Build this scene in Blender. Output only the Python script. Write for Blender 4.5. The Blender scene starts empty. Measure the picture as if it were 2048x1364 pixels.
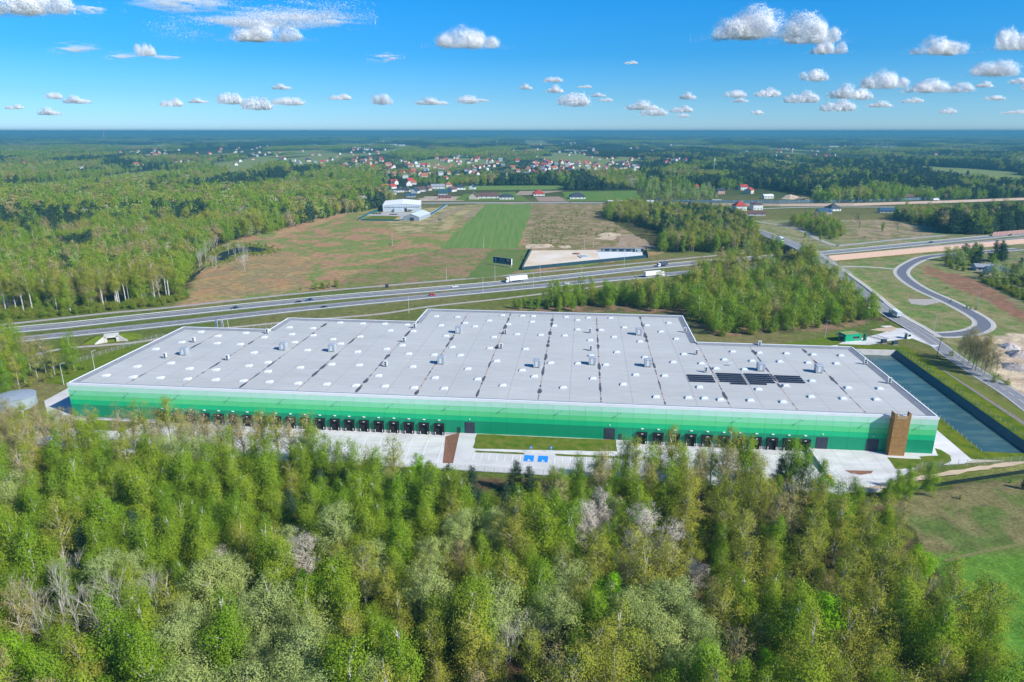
import bpy, math, random
import numpy as np
from mathutils import Vector, Matrix

random.seed(11)
rng = np.random.default_rng(11)
sc = bpy.context.scene
col = sc.collection
R = math.radians

# ------------------------------------------------------------------ camera
CAM_H, F_PX, PITCH = 100.0, 1365.0, math.atan((682 - 262) / 1365.0)
cam_d = bpy.data.cameras.new('camera')
cam_d.sensor_width = 36.0
cam_d.lens = 36.0 * F_PX / 2048.0
cam_d.clip_start = 1.0
cam_d.clip_end = 200000.0
cam = bpy.data.objects.new('camera', cam_d)
col.objects.link(cam)
cam.location = (0, 0, CAM_H)
cam.rotation_euler = (math.pi / 2 - PITCH, 0, 0)
sc.camera = cam

# ------------------------------------------------------------------ light
SUN_AZ, SUN_EL = R(-31.0), R(37.0)          # measured from +X, towards the camera side
sun_dir = Vector((math.cos(SUN_AZ) * math.cos(SUN_EL), math.sin(SUN_AZ) * math.cos(SUN_EL), math.sin(SUN_EL)))
sl = bpy.data.lights.new('sun', 'SUN')
sl.energy = 5.0
sl.angle = R(0.53)
sl.color = (1.0, 0.955, 0.88)
so = bpy.data.objects.new('sun', sl)
col.objects.link(so)
so.rotation_euler = sun_dir.to_track_quat('Z', 'Y').to_euler()

w = bpy.data.worlds.new('World')
sc.world = w
w.use_nodes = True
nt = w.node_tree
bg = nt.nodes['Background']
sky = nt.nodes.new('ShaderNodeTexSky')
sky.sky_type = 'NISHITA'
sky.sun_disc = False
sky.sun_elevation = SUN_EL
sky.sun_rotation = math.pi / 2 - SUN_AZ
sky.altitude = 100
sky.air_density = 1.0
sky.dust_density = 0.35
sky.ozone_density = 2.5
# clear spring air: deep cyan blue overhead, paler towards the horizon (depends on elevation only)
tcw = nt.nodes.new('ShaderNodeTexCoord')
sep = nt.nodes.new('ShaderNodeSeparateXYZ')
nt.links.new(tcw.outputs['Generated'], sep.inputs[0])
ramp = nt.nodes.new('ShaderNodeValToRGB')
els = ramp.color_ramp.elements
els[0].position = 0.0; els[0].color = (.52, .82, 1.35, 1)
els[1].position = 1.0; els[1].color = (.16, .56, 1.0, 1)
for ps_, c_ in ((.018, (.36, .68, 1.16, 1)), (.045, (.25, .57, .98, 1)), (.097, (.11, .50, .91, 1)), (.19, (.05, .55, 1.0, 1))):
    e_ = els.new(ps_); e_.color = c_
nt.links.new(sep.outputs[2], ramp.inputs[0])
tint = nt.nodes.new('ShaderNodeMix')
tint.data_type = 'RGBA'
tint.blend_type = 'MULTIPLY'
tint.inputs[0].default_value = 1.0
nt.links.new(sky.outputs[0], tint.inputs[6])
nt.links.new(ramp.outputs[0], tint.inputs[7])
nt.links.new(tint.outputs[2], bg.inputs[0])
bg.inputs[1].default_value = 0.115

sc.view_settings.view_transform = 'Standard'
sc.view_settings.look = 'None'
sc.view_settings.exposure = 0.5
sc.view_settings.gamma = 1.0
sc.render.engine = 'CYCLES'
cy = sc.cycles
cy.use_denoising = True
cy.max_bounces = 6
cy.diffuse_bounces = 3
cy.glossy_bounces = 2
cy.transmission_bounces = 3
cy.volume_bounces = 1
cy.transparent_max_bounces = 4
cy.use_adaptive_sampling = True
cy.adaptive_threshold = 0.02
sc.render.use_persistent_data = False

# ------------------------------------------------------------------ places: image -> ground
_c, _s = math.cos(PITCH), math.sin(PITCH)
def P(px, py, z=0.0):
    u = (px - 1024) / F_PX
    v = (py - 682) / F_PX
    dy, dz = _c - v * _s, -_s - v * _c
    t = (z - CAM_H) / dz
    return (u * t, dy * t, z)
def PX(X, Y, Z):
    d = Y * _c - (Z - CAM_H) * _s
    up = Y * _s + (Z - CAM_H) * _c
    return 1024 + F_PX * X / d, 682 - F_PX * up / d
# the warehouse's own axes: x along the green front, y into the building
WO = np.array([-159.66, 231.69])
WEX = np.array([0.99464257, -0.10337389])
WEY = np.array([0.10337389, 0.99464257])
W_ROT = math.atan2(WEX[1], WEX[0])
def L(x, y, z=0.0):
    q = WO + WEX * x + WEY * y
    return (float(q[0]), float(q[1]), z)
def to_local(x, y):
    dx, dy = x - WO[0], y - WO[1]
    return dx * WEX[0] + dy * WEX[1], dx * WEY[0] + dy * WEY[1]
def PL(px, py, z=0.0):
    q = P(px, py, z)
    a, b = to_local(q[0], q[1])
    return (a, b, z)
def wall_x(px, py):
    """where a ray meets the plane of the green front, as the distance along it"""
    u = (px - 1024) / F_PX
    v = (py - 682) / F_PX
    dx, dy = u, _c - v * _s
    dz = -_s - v * _c
    # (t*d - WO).WEY = 0
    t = (WO @ WEY) / (dx * WEY[0] + dy * WEY[1])
    x, y = t * dx, t * dy
    return to_local(x, y)[0], CAM_H + t * dz

# ------------------------------------------------------------------ numpy noise
def _hash(ix, iy, seed):
    h = (ix.astype(np.int64) * 374761393 + iy.astype(np.int64) * 668265263 + seed * 144665) & 0x7fffffff
    h = (h ^ (h >> 13)) * 1274126177 & 0x7fffffff
    return ((h ^ (h >> 16)) & 0xffff) / 65535.0
def vnoise(x, y, seed=0):
    x = np.asarray(x, float); y = np.asarray(y, float)
    ix, iy = np.floor(x), np.floor(y)
    fx, fy = x - ix, y - iy
    fx = fx * fx * (3 - 2 * fx); fy = fy * fy * (3 - 2 * fy)
    a, b = _hash(ix, iy, seed), _hash(ix + 1, iy, seed)
    c, d = _hash(ix, iy + 1, seed), _hash(ix + 1, iy + 1, seed)
    return (a * (1 - fx) + b * fx) * (1 - fy) + (c * (1 - fx) + d * fx) * fy
def fbm(x, y, seed=0, octv=4):
    t, a, n = 0.0, 0.5, 0.0
    for k in range(octv):
        t = t + a * vnoise(x * 2 ** k, y * 2 ** k, seed + k); n += a; a *= 0.5
    return t / n
def inside(x, y, poly):
    x = np.asarray(x, float); y = np.asarray(y, float)
    r = np.zeros(x.shape, bool)
    n = len(poly)
    for i in range(n):
        x0, y0 = poly[i][:2]; x1, y1 = poly[(i + 1) % n][:2]
        if y0 == y1: continue
        k = ((y0 > y) != (y1 > y)) & (x < (x1 - x0) * (y - y0) / (y1 - y0) + x0)
        r ^= k
    return r
def seg_dist(x, y, pts):
    """distance to a polyline and the height interpolated along it"""
    best = np.full(np.shape(x), 1e9); zz = np.zeros(np.shape(x))
    for a, b in zip(pts[:-1], pts[1:]):
        vx, vy = b[0] - a[0], b[1] - a[1]
        t = np.clip(((x - a[0]) * vx + (y - a[1]) * vy) / (vx * vx + vy * vy), 0, 1)
        d = np.hypot(x - a[0] - t * vx, y - a[1] - t * vy)
        m = d < best
        best = np.where(m, d, best)
        zz = np.where(m, a[2] + t * (b[2] - a[2]), zz)
    return best, zz
def spline(pts, n=8):
    p = [Vector(q) for q in pts]
    p = [p[0] * 2 - p[1]] + p + [p[-1] * 2 - p[-2]]
    out = []
    for i in range(1, len(p) - 2):
        a, b, c, d = p[i - 1], p[i], p[i + 1], p[i + 2]
        for k in range(n):
            t = k / n
            out.append(0.5 * ((2 * b) + (c - a) * t + (2 * a - 5 * b + 4 * c - d) * t * t + (3 * b - a - 3 * c + d) * t ** 3))
    out.append(p[-2])
    return [tuple(q) for q in out]

# ------------------------------------------------------------------ materials
def _nodes(name):
    m = bpy.data.materials.new(name)
    m.use_nodes = True
    return m, m.node_tree, m.node_tree.nodes['Principled BSDF']
def mat(name, c, rough=0.8, c2=None, scale=1.0, bump=0.0, metal=0.0, spec=0.3, detail=4, lo=0.35, hi=0.65, mscale=None, rnd=0.0):
    m, t, b = _nodes(name)
    b.inputs['Roughness'].default_value = rough
    b.inputs['Metallic'].default_value = metal
    b.inputs['Specular IOR Level'].default_value = spec
    b.inputs['Base Color'].default_value = (*c, 1)
    if c2 is not None or bump:
        tc = t.nodes.new('ShaderNodeTexCoord')
        src = tc.outputs['Object']
        if mscale:
            mp = t.nodes.new('ShaderNodeMapping'); mp.inputs['Scale'].default_value = mscale
            t.links.new(src, mp.inputs[0]); src = mp.outputs[0]
        n = t.nodes.new('ShaderNodeTexNoise')
        n.inputs['Scale'].default_value = scale; n.inputs['Detail'].default_value = detail
        t.links.new(src, n.inputs['Vector'])
        if c2 is not None:
            mr = t.nodes.new('ShaderNodeMapRange')
            mr.inputs[1].default_value = lo; mr.inputs[2].default_value = hi
            t.links.new(n.outputs['Fac'], mr.inputs[0])
            mx = t.nodes.new('ShaderNodeMix'); mx.data_type = 'RGBA'
            mx.inputs[6].default_value = (*c, 1); mx.inputs[7].default_value = (*c2, 1)
            t.links.new(mr.outputs[0], mx.inputs[0])
            out = mx.outputs[2]
            if rnd:
                out = _rnd(t, out, rnd)
            t.links.new(out, b.inputs['Base Color'])
        if bump:
            bp = t.nodes.new('ShaderNodeBump'); bp.inputs['Strength'].default_value = bump
            bp.inputs['Distance'].default_value = 0.2
            t.links.new(n.outputs['Fac'], bp.inputs['Height'])
            t.links.new(bp.outputs[0], b.inputs['Normal'])
    return m
def _rnd(t, out, amt):
    oi = t.nodes.new('ShaderNodeObjectInfo')
    mr = t.nodes.new('ShaderNodeMapRange')
    mr.inputs[3].default_value = 1 - amt; mr.inputs[4].default_value = 1 + amt
    t.links.new(oi.outputs['Random'], mr.inputs[0])
    h = t.nodes.new('ShaderNodeHueSaturation')
    t.links.new(mr.outputs[0], h.inputs['Value'])
    t.links.new(out, h.inputs['Color'])
    return h.outputs[0]
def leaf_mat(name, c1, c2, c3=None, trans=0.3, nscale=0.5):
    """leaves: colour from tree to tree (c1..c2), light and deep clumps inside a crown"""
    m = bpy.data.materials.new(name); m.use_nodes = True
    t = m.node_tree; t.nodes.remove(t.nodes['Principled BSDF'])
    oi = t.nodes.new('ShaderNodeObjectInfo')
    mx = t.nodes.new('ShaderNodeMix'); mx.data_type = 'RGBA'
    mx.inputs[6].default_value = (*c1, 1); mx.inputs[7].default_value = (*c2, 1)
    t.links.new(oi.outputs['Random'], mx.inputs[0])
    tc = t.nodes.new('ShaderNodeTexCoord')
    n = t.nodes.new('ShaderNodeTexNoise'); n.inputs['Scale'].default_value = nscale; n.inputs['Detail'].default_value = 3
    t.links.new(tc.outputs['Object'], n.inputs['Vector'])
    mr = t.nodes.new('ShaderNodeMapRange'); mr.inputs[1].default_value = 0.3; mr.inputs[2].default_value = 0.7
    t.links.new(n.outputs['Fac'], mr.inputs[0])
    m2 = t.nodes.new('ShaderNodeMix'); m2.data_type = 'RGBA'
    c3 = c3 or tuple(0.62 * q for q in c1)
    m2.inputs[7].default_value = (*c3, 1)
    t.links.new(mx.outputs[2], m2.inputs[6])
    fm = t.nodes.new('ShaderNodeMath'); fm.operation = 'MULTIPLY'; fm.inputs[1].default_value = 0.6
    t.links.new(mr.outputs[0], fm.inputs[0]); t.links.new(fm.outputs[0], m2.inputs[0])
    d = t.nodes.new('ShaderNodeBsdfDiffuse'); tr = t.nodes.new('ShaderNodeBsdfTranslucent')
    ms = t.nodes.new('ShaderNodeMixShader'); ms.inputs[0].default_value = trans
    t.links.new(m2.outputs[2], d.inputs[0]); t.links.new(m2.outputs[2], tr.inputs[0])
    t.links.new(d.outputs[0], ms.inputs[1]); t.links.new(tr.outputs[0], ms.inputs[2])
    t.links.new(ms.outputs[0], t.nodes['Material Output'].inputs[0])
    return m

# ------------------------------------------------------------------ objects
def tag(o, label=None, cat=None, group=None, kind=None):
    if label: o['label'] = label
    if cat: o['category'] = cat
    if group: o['group'] = group
    if kind: o['kind'] = kind
    return o
def empty(name, loc=(0, 0, 0), rz=0.0):
    o = bpy.data.objects.new(name, None)
    o.empty_display_size = 0.5
    o.location = loc; o.rotation_euler = (0, 0, rz)
    col.objects.link(o)
    return o
def thing(name, label, cat, loc=(0, 0, 0), rz=0.0, group=None):
    return tag(empty(name, loc, rz), label, cat, group)
def link(name, me, parent=None, loc=None, rz=None):
    o = bpy.data.objects.new(name, me)
    col.objects.link(o)
    if parent is not None: o.parent = parent
    if loc is not None: o.location = loc
    if rz is not None: o.rotation_euler = (0, 0, rz)
    return o
def children_of():
    d = {}
    for o in bpy.data.objects:
        if o.parent: d.setdefault(o.parent.name, []).append(o)
    return d
def copy_tree(o, parent=None, kids=None):
    c = o.copy(); col.objects.link(c); c.parent = parent
    for k in (kids or {}).get(o.name, []):
        copy_tree(k, c, kids)
    return c
class MB:
    """collects boxes, prisms, tubes and sheets for ONE mesh"""
    def __init__(s): s.v = []; s.f = []; s.m = []; s.mats = []
    def mi(s, m):
        if m not in s.mats: s.mats.append(m)
        return s.mats.index(m)
    def add(s, vs, fs, m=None):
        k = len(s.v); s.v += [tuple(q) for q in vs]
        i = s.mi(m) if m is not None else 0
        for f in fs: s.f.append([a + k for a in f]); s.m.append(i)
    def box(s, x0, x1, y0, y1, z0, z1, m=None):
        s.add([(x0, y0, z0), (x1, y0, z0), (x1, y1, z0), (x0, y1, z0), (x0, y0, z1), (x1, y0, z1), (x1, y1, z1), (x0, y1, z1)],
              [(0, 3, 2, 1), (4, 5, 6, 7), (0, 1, 5, 4), (1, 2, 6, 5), (2, 3, 7, 6), (3, 0, 4, 7)], m)
        return s
    def prism(s, poly, z0, z1, m=None, top_z=None):
        n = len(poly)
        b = [(p[0], p[1], z0) for p in poly]
        t = [(p[0], p[1], (top_z(p[0], p[1]) if top_z else z1)) for p in poly]
        s.add(b + t, [tuple(range(n, 2 * n))] + [tuple(range(n - 1, -1, -1))] + [(i, (i + 1) % n, n + (i + 1) % n, n + i) for i in range(n)], m)
        return s
    def hull8(s, bot, top, m=None):
        s.add(list(bot) + list(top), [(3, 2, 1, 0), (4, 5, 6, 7), (0, 1, 5, 4), (1, 2, 6, 5), (2, 3, 7, 6), (3, 0, 4, 7)], m)
        return s
    def tube(s, pts, rad, n=6, m=None, cap=True):
        pts = [Vector(p) for p in pts]
        rr = rad if isinstance(rad, (list, tuple)) else [rad] * len(pts)
        rings = []
        for i, p in enumerate(pts):
            d = (pts[min(i + 1, len(pts) - 1)] - pts[max(i - 1, 0)])
            if d.length < 1e-6: d = Vector((0, 0, 1))
            d.normalize()
            a = d.orthogonal().normalized() if abs(d.z) < 0.9 else Vector((1, 0, 0)).cross(d).normalized()
            if abs(d.z) < 0.9:
                a = d.cross(Vector((0, 0, 1))).normalized()
            b = d.cross(a)
            rings.append([p + (a * math.cos(2 * math.pi * k / n) + b * math.sin(2 * math.pi * k / n)) * rr[i] for k in range(n)])
        vs = [q for r in rings for q in r]
        fs = []
        for i in range(len(pts) - 1):
            for k in range(n):
                fs.append((i * n + k, i * n + (k + 1) % n, (i + 1) * n + (k + 1) % n, (i + 1) * n + k))
        if cap:
            fs.append(tuple(range(n - 1, -1, -1))); fs.append(tuple(range((len(pts) - 1) * n, len(pts) * n)))
        s.add(vs, fs, m)
        return s
    def disc(s, c, r, z0, z1, n=24, m=None):
        s.prism([(c[0] + r * math.cos(2 * math.pi * k / n), c[1] + r * math.sin(2 * math.pi * k / n)) for k in range(n)], z0, z1, m)
        return s
    def mesh(s, name, m=None):
        me = bpy.data.meshes.new(name)
        me.from_pydata(s.v, [], s.f)
        if m is not None: me.materials.append(m)
        for q in s.mats: me.materials.append(q)
        if s.mats:
            me.polygons.foreach_set('material_index', s.m)
        me.update()
        return me
    def build(s, name, m=None, parent=None, loc=None, rz=None):
        return link(name, s.mesh(name, m), parent, loc, rz)
def ribbon_mesh(name, pts, w, m, dz=0.0, thick=0.0, off=0.0):
    """a road: strip of width w along a polyline, shifted sideways by off"""
    p = [Vector(q) for q in pts]
    vs, fs = [], []
    for i, q in enumerate(p):
        d = p[min(i + 1, len(p) - 1)] - p[max(i - 1, 0)]
        n = Vector((-d.y, d.x, 0)).normalized()
        ww = w[i] if isinstance(w, (list, tuple)) else w
        for sgn in (0.5, -0.5):
            vs.append(q + n * (off + sgn * ww) + Vector((0, 0, dz)))
    k = len(p)
    if not thick:
        fs = [(2 * i, 2 * i + 1, 2 * i + 3, 2 * i + 2) for i in range(k - 1)]
    else:
        vs = vs + [v - Vector((0, 0, thick)) for v in vs]
        o = 2 * k
        for i in range(k - 1):
            a, b, c, d = 2 * i, 2 * i + 1, 2 * i + 3, 2 * i + 2
            fs += [(a, b, c, d), (d + o, c + o, b + o, a + o), (b, b + o, c + o, c), (d, d + o, a + o, a)]
        fs += [(0, o, o + 1, 1), (2 * k - 2, 2 * k - 1, o + 2 * k - 1, o + 2 * k - 2)]
    me = bpy.data.meshes.new(name)
    me.from_pydata([tuple(v) for v in vs], [], fs)
    me.materials.append(m)
    me.update()
    return me
def sheet(name, pts, m, z, label=None, cat=None, kind='structure', ztop=None, parent=None):
    """a flat piece of ground with its own outline"""
    me = bpy.data.meshes.new(name)
    me.from_pydata([(p[0], p[1], (ztop(p[0], p[1]) if ztop else 0) + z) for p in pts], [], [tuple(range(len(pts)))])
    me.materials.append(m); me.update()
    if me.polygons[0].normal.z < 0: me.flip_normals()
    o = link(name, me, parent)
    return tag(o, label, cat, kind=kind if parent is None else None)
def rough_outline(pts, step=6.0, amp=1.2, seed=3):
    out = []
    n = len(pts)
    for i in range(n):
        a, b = Vector(pts[i][:2]), Vector(pts[(i + 1) % n][:2])
        k = max(1, int((b - a).length / step))
        for j in range(k):
            q = a + (b - a) * (j / k)
            r = random.Random(int(q.x * 13 + q.y * 7 + seed))
            out.append((q.x + r.uniform(-amp, amp), q.y + r.uniform(-amp, amp)))
    return out
# ================================================================== key lines of the place
def pl(px_pts, z=0.0): return [P(a[0], a[1], a[2] if len(a) > 2 else z) for a in px_pts]
HW_FAR = spline(pl([(-260, 693), (-100, 675), (44, 660), (141, 651), (320, 631.5), (650, 598), (1016, 566.3), (1400, 525.5), (1640, 507.5), (1861, 486), (2048, 468), (2250, 449), (2500, 427)]), 5)
HW_NEAR = spline(pl([(-260, 716), (-100, 695), (94, 673.5), (320, 650), (650, 613), (1100, 570.3), (1400, 542.5), (1650, 517), (1861, 495), (2048, 477), (2250, 457), (2500, 434)]), 5)
SERVICE = spline(pl([(-200, 668), (0, 650), (219, 626), (320, 617), (650, 582), (1016, 550.5), (1300, 524), (1400, 514), (1520, 504)]), 5)
BRIDGE = spline(pl([(2300, 1010, 0), (2048, 806, 0), (1965, 752, 0), (1907, 714, 0), (1868, 684, 0), (1824, 655, .4), (1777, 627, 1.8), (1722, 581, 4.6), (1655, 531, 7.2), (1603, 496, 8.2), (1565, 481.5, 7.8), (1511, 461, 5.0), (1470, 447, 2.0), (1440, 437, 0.3)]), 6)
RAMP = spline(pl([(2040, 498), (1926, 507), (1861, 513), (1827, 524), (1804, 541), (1811, 557), (1844, 579), (1895, 602), (1936, 623), (1963, 640), (1967, 653), (1945, 664), (1902, 669.5), (1865, 668), (1835, 658)]), 6)
NEAR_PATH = spline(pl([(0, 730), (110, 700), (215, 690), (285, 683), (420, 660), (620, 640), (760, 628), (860, 613), (1000, 598), (1130, 582), (1220, 570)]), 5)
LOCAL_A = spline(pl([(1500, 441), (1588, 456), (1640, 480), (1672, 491), (1691, 490), (1807, 478), (1892, 471)]), 5)
LOCAL_B = spline(pl([(1674, 533), (1735, 534), (1800, 539)]), 5)
FAR_ROAD = spline(pl([(700, 408), (892, 406), (1170, 405.5), (1400, 408), (1560, 409), (1708, 408), (1900, 402), (2048, 397), (2300, 386)]), 4)
FAR_LOCAL = spline(pl([(1500, 418), (1640, 414), (1800, 414), (2048, 412)]), 4)

POND_PX = [(428, 515), (445, 504), (470, 496), (505, 493), (538, 498), (520, 504), (485, 504), (464, 510), (452, 521), (431, 522)]
POND_W = [P(*q)[:2] for q in POND_PX]
# rain basin beside the warehouse, in the warehouse's own axes
BAS = (314.5, 333.0, 3.0, 113.5)

def ground_z(x, y):
    x = np.asarray(x, float); y = np.asarray(y, float)
    z = np.zeros(np.broadcast(x, y).shape)
    lx, ly = to_local(x, y)
    yard = (lx > -11) & (lx < 259.6) & (ly > -25.5) & (ly < 40)
    z = np.where(yard, -1.5, z)
    bas = (lx > BAS[0] - .6) & (lx < BAS[1] + .6) & (ly > BAS[2] - .6) & (ly < BAS[3] + .6)
    z = np.where(bas, -4.0, z)
    d, zr = seg_dist(x, y, BRIDGE)
    dh, _ = seg_dist(x, y, HW_FAR); dn, _ = seg_dist(x, y, HW_NEAR)
    emb = zr - np.maximum(0, d - 7.5) / 1.8
    open_ = np.clip((np.minimum(dh, dn) - 13) / 7.0, 0, 1)
    emb = np.where(zr > 0.35, emb - 0.35, 0) * open_
    z = np.where(emb > 0, np.maximum(z, emb), z)
    # ditch beyond the fence on the right
    dd, _ = seg_dist(x, y, CREEK)
    z = np.where((dd < 4.5), np.minimum(z, -1.3 * (1 - dd / 4.5)), z)
    # low bank that carries the culvert
    cx, cy_, _z = P(222, 672)
    z = z + 0.0
    return z
CREEK = pl([(1560, 1020), (1690, 996), (1850, 968), (2048, 938), (2300, 900)])

# ------------------------------------------------------------------ what grows where (colour zones of the ground)
FOREST_FLOOR, MEADOW, MOOR, STRAW, GRASS, SAND, EARTH = (.052, .058, .022), (.105, .135, .03), (.27, .165, .09), (.30, .24, .12), (.10, .17, .03), (.52, .43, .29), (.16, .095, .055)
zones = [  # (outline, main colour, second colour, size of the mottling)
    ([(-400, 700), (-400, 560), (0, 560), (330, 600), (375, 600), (385, 560), (425, 500), (520, 455), (640, 430), (770, 405), (790, 380), (-400, 380)], FOREST_FLOOR, (.09, .085, .03), 9),
    ([(355, 615), (372, 590), (395, 545), (425, 500), (520, 450), (640, 432), (700, 420), (770, 418), (880, 430), (960, 406), (1200, 408), (1340, 425), (1340, 500), (1290, 515), (1050, 545), (860, 560), (640, 580)], MOOR, (.14, .17, .05), 11),
    ([(690, 560), (740, 530), (880, 497), (1060, 490), (1045, 545), (850, 562), (640, 580)], (.125, .145, .045), (.20, .14, .075), 10),
    ([(760, 425), (870, 415), (960, 408), (900, 460), (800, 470)], (.155, .155, .06), STRAW, 9),
    ([(1040, 405), (1210, 410), (1260, 470), (1330, 470), (1330, 500), (1050, 500)], (.24, .175, .105), (.14, .13, .05), 7),
    ([(560, 452), (640, 436), (700, 424), (690, 432), (600, 462), (540, 480)], (.3, .2, .1), MOOR, 6),
    ([(380, 600), (400, 540), (470, 520), (560, 500), (640, 520), (600, 580)], (.27, .175, .08), (.2, .16, .08), 8),
    ([(1240, 468), (1325, 468), (1330, 500), (1240, 497)], (.27, .205, .145), (.24, .18, .12), 6),
    ([(1500, 440), (1600, 440), (1680, 480), (1900, 462), (2100, 452), (2100, 480), (1660, 500), (1540, 480)], (.13, .155, .06), (.21, .185, .1), 8),
    ([(1680, 440), (1820, 440), (1900, 460), (1800, 478), (1680, 480)], (.14, .14, .06), (.25, .19, .12), 8),
    ([(1660, 525), (2048, 490), (2400, 470), (2400, 900), (2048, 800), (1880, 680), (1800, 640)], (.105, .15, .042), (.18, .165, .075), 6),
    ([(1840, 530), (1960, 560), (2120, 620), (2120, 690), (1990, 612), (1850, 548)], (.21, .115, .07), (.165, .10, .06), 5),
    ([(1880, 470), (2100, 470), (2100, 640), (2030, 612), (1950, 545), (1880, 520)], (.10, .13, .045), (.17, .15, .08), 5),
    ([(1960, 675), (2060, 670), (2100, 800), (2040, 790), (1990, 745)], (.44, .35, .25), (.33, .25, .18), 4),
    ([(1600, 1010), (2300, 900), (2300, 1060), (1900, 1115), (1850, 1130), (1800, 1080)], (.085, .115, .03), (.14, .125, .055), 6),
    ([(1850, 1122), (2300, 1065), (2400, 1500), (1700, 1600)], (.07, .15, .02), (.085, .17, .025), 8),
    ([(-300, 920), (0, 905), (640, 930), (700, 960), (1090, 955), (1690, 1000), (1780, 1010), (1860, 1130), (1960, 1300), (2000, 1900), (-300, 1900)], FOREST_FLOOR, (.12, .08, .045), 4),
    ([(1020, 620), (1250, 596), (1400, 545), (1560, 500), (1640, 520), (1780, 640), (1640, 662), (1420, 672), (1370, 630)], (.075, .075, .03), (.19, .12, .075), 5),
    ([(1200, 430), (1330, 415), (1510, 430), (1520, 500), (1330, 505)], FOREST_FLOOR, (.11, .1, .04), 6),
    ([(640, 985), (700, 975), (720, 1000), (650, 1005)], (.3, .22, .12), EARTH, 3),
]
def axis(lo, hi, step, extra=None, far=70000.0, grow=1.045):
    a = list(np.arange(lo, hi + .01, step))
    if extra:
        e0, e1, es = extra
        a = [q for q in a if q < e0 - .1 or q > e1 + .1] + list(np.arange(e0, e1 + .01, es))
        a.sort()
    s = step; q = a[-1]
    while q < far:
        s *= grow; q += s; a.append(q)
    s = step; q = a[0]
    lowfar = -far
    while q > lowfar:
        s *= (grow if lowfar == -far else grow); q -= s; a.insert(0, q)
    return np.array(a)
gx = axis(-360, 560, 4.0, extra=(100, 212, 1.25), grow=1.06)
gy = axis(76, 760, 4.0, extra=(166, 330, 1.6), grow=1.03)
gy = gy[gy > -3000]
GX, GY = np.meshgrid(gx, gy)
GZ = ground_z(GX, GY)
# colour of the ground, point by point
base = np.zeros(GX.shape + (3,))
nl = fbm(GX / 60, GY / 60, 5)
md = np.array(MEADOW); st = np.array((.17, .16, .06))
base[:] = md + (st - md) * np.clip((nl - .35) / .3, 0, 1)[..., None]
# country beyond: woods as seen from far away, with clearings
far = np.clip((np.hypot(GX, GY) - 900) / 500, 0, 1)
wood = fbm(GX / 420, GY / 900, 21, 4)
fcol = np.array((.048, .072, .026)) + (np.array((.022, .04, .024)) - np.array((.048, .072, .026))) * np.clip((wood - .42) / .12, 0, 1)[..., None]
cl = np.clip((fbm(GX / 220, GY / 800, 33, 3) - .60) / .03, 0, 1)[..., None]
fcol = fcol * (1 - cl) + np.array((.19, .23, .08)) * cl
base = base * (1 - far[..., None]) + fcol * far[..., None]
jx = (fbm(GX / 14, GY / 14, 61, 3) - .5) * 14; jy = (fbm(GX / 14, GY / 14, 71, 3) - .5) * 22
for k, (o_, ca, cb, sz) in enumerate(zones):
    pw = [P(a, max(b, 300))[:2] for a, b in o_]
    m = inside(GX + jx * .5, GY + jy * .5, pw)
    if not m.any(): continue
    n = fbm(GX[m] / sz, GY[m] / (sz * 1.2), 100 + 7 * k, 4)
    t = np.clip((n - .40) / .16, 0, 1)[..., None]
    if ca is not FOREST_FLOOR: ca, cb = [q_ * 1.28 for q_ in ca], [q_ * 1.28 for q_ in cb]
    base[m] = np.array(ca) * (1 - t) + np.array(cb) * t
ny, nx = GX.shape
me = bpy.data.meshes.new('ground')
vid = np.arange(nx * ny).reshape(ny, nx)
quads = np.stack([vid[:-1, :-1], vid[:-1, 1:], vid[1:, 1:], vid[1:, :-1]], -1).reshape(-1, 4)
me.vertices.add(nx * ny)
me.vertices.foreach_set('co', np.stack([GX, GY, GZ], -1).astype(np.float32).ravel())
me.loops.add(quads.size); me.loops.foreach_set('vertex_index', quads.ravel().astype(np.int32))
me.polygons.add(len(quads)); me.polygons.foreach_set('loop_start', np.arange(0, quads.size, 4, dtype=np.int32))
me.update(calc_edges=True)
ca = me.color_attributes.new('soil', 'FLOAT_COLOR', 'POINT')
ca.data.foreach_set('color', np.concatenate([base, np.ones(base.shape[:2] + (1,))], -1).astype(np.float32).ravel())
m_ground, t, b = _nodes('ground_cover')
at = t.nodes.new('ShaderNodeAttribute'); at.attribute_name = 'soil'
tc = t.nodes.new('ShaderNodeTexCoord')
n1 = t.nodes.new('ShaderNodeTexNoise'); n1.inputs['Scale'].default_value = .22; n1.inputs['Detail'].default_value = 8; n1.inputs['Roughness'].default_value = .72
n2 = t.nodes.new('ShaderNodeTexNoise'); n2.inputs['Scale'].default_value = .035; n2.inputs['Detail'].default_value = 5
t.links.new(tc.outputs['Object'], n1.inputs['Vector']); t.links.new(tc.outputs['Object'], n2.inputs['Vector'])
r1 = t.nodes.new('ShaderNodeMapRange'); r1.inputs[1].default_value = .28; r1.inputs[2].default_value = .72; r1.inputs[3].default_value = .55; r1.inputs[4].default_value = 1.4
t.links.new(n1.outputs['Fac'], r1.inputs[0])
r2 = t.nodes.new('ShaderNodeMapRange'); r2.inputs[1].default_value = .3; r2.inputs[2].default_value = .7; r2.inputs[3].default_value = .485; r2.inputs[4].default_value = .515
t.links.new(n2.outputs['Fac'], r2.inputs[0])
n3 = t.nodes.new('ShaderNodeTexNoise'); n3.inputs['Scale'].default_value = 1.3; n3.inputs['Detail'].default_value = 5
t.links.new(tc.outputs['Object'], n3.inputs['Vector'])
r3 = t.nodes.new('ShaderNodeMapRange'); r3.inputs[1].default_value = .3; r3.inputs[2].default_value = .7; r3.inputs[3].default_value = .68; r3.inputs[4].default_value = 1.3
t.links.new(n3.outputs['Fac'], r3.inputs[0])
mu = t.nodes.new('ShaderNodeMath'); mu.operation = 'MULTIPLY'
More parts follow.
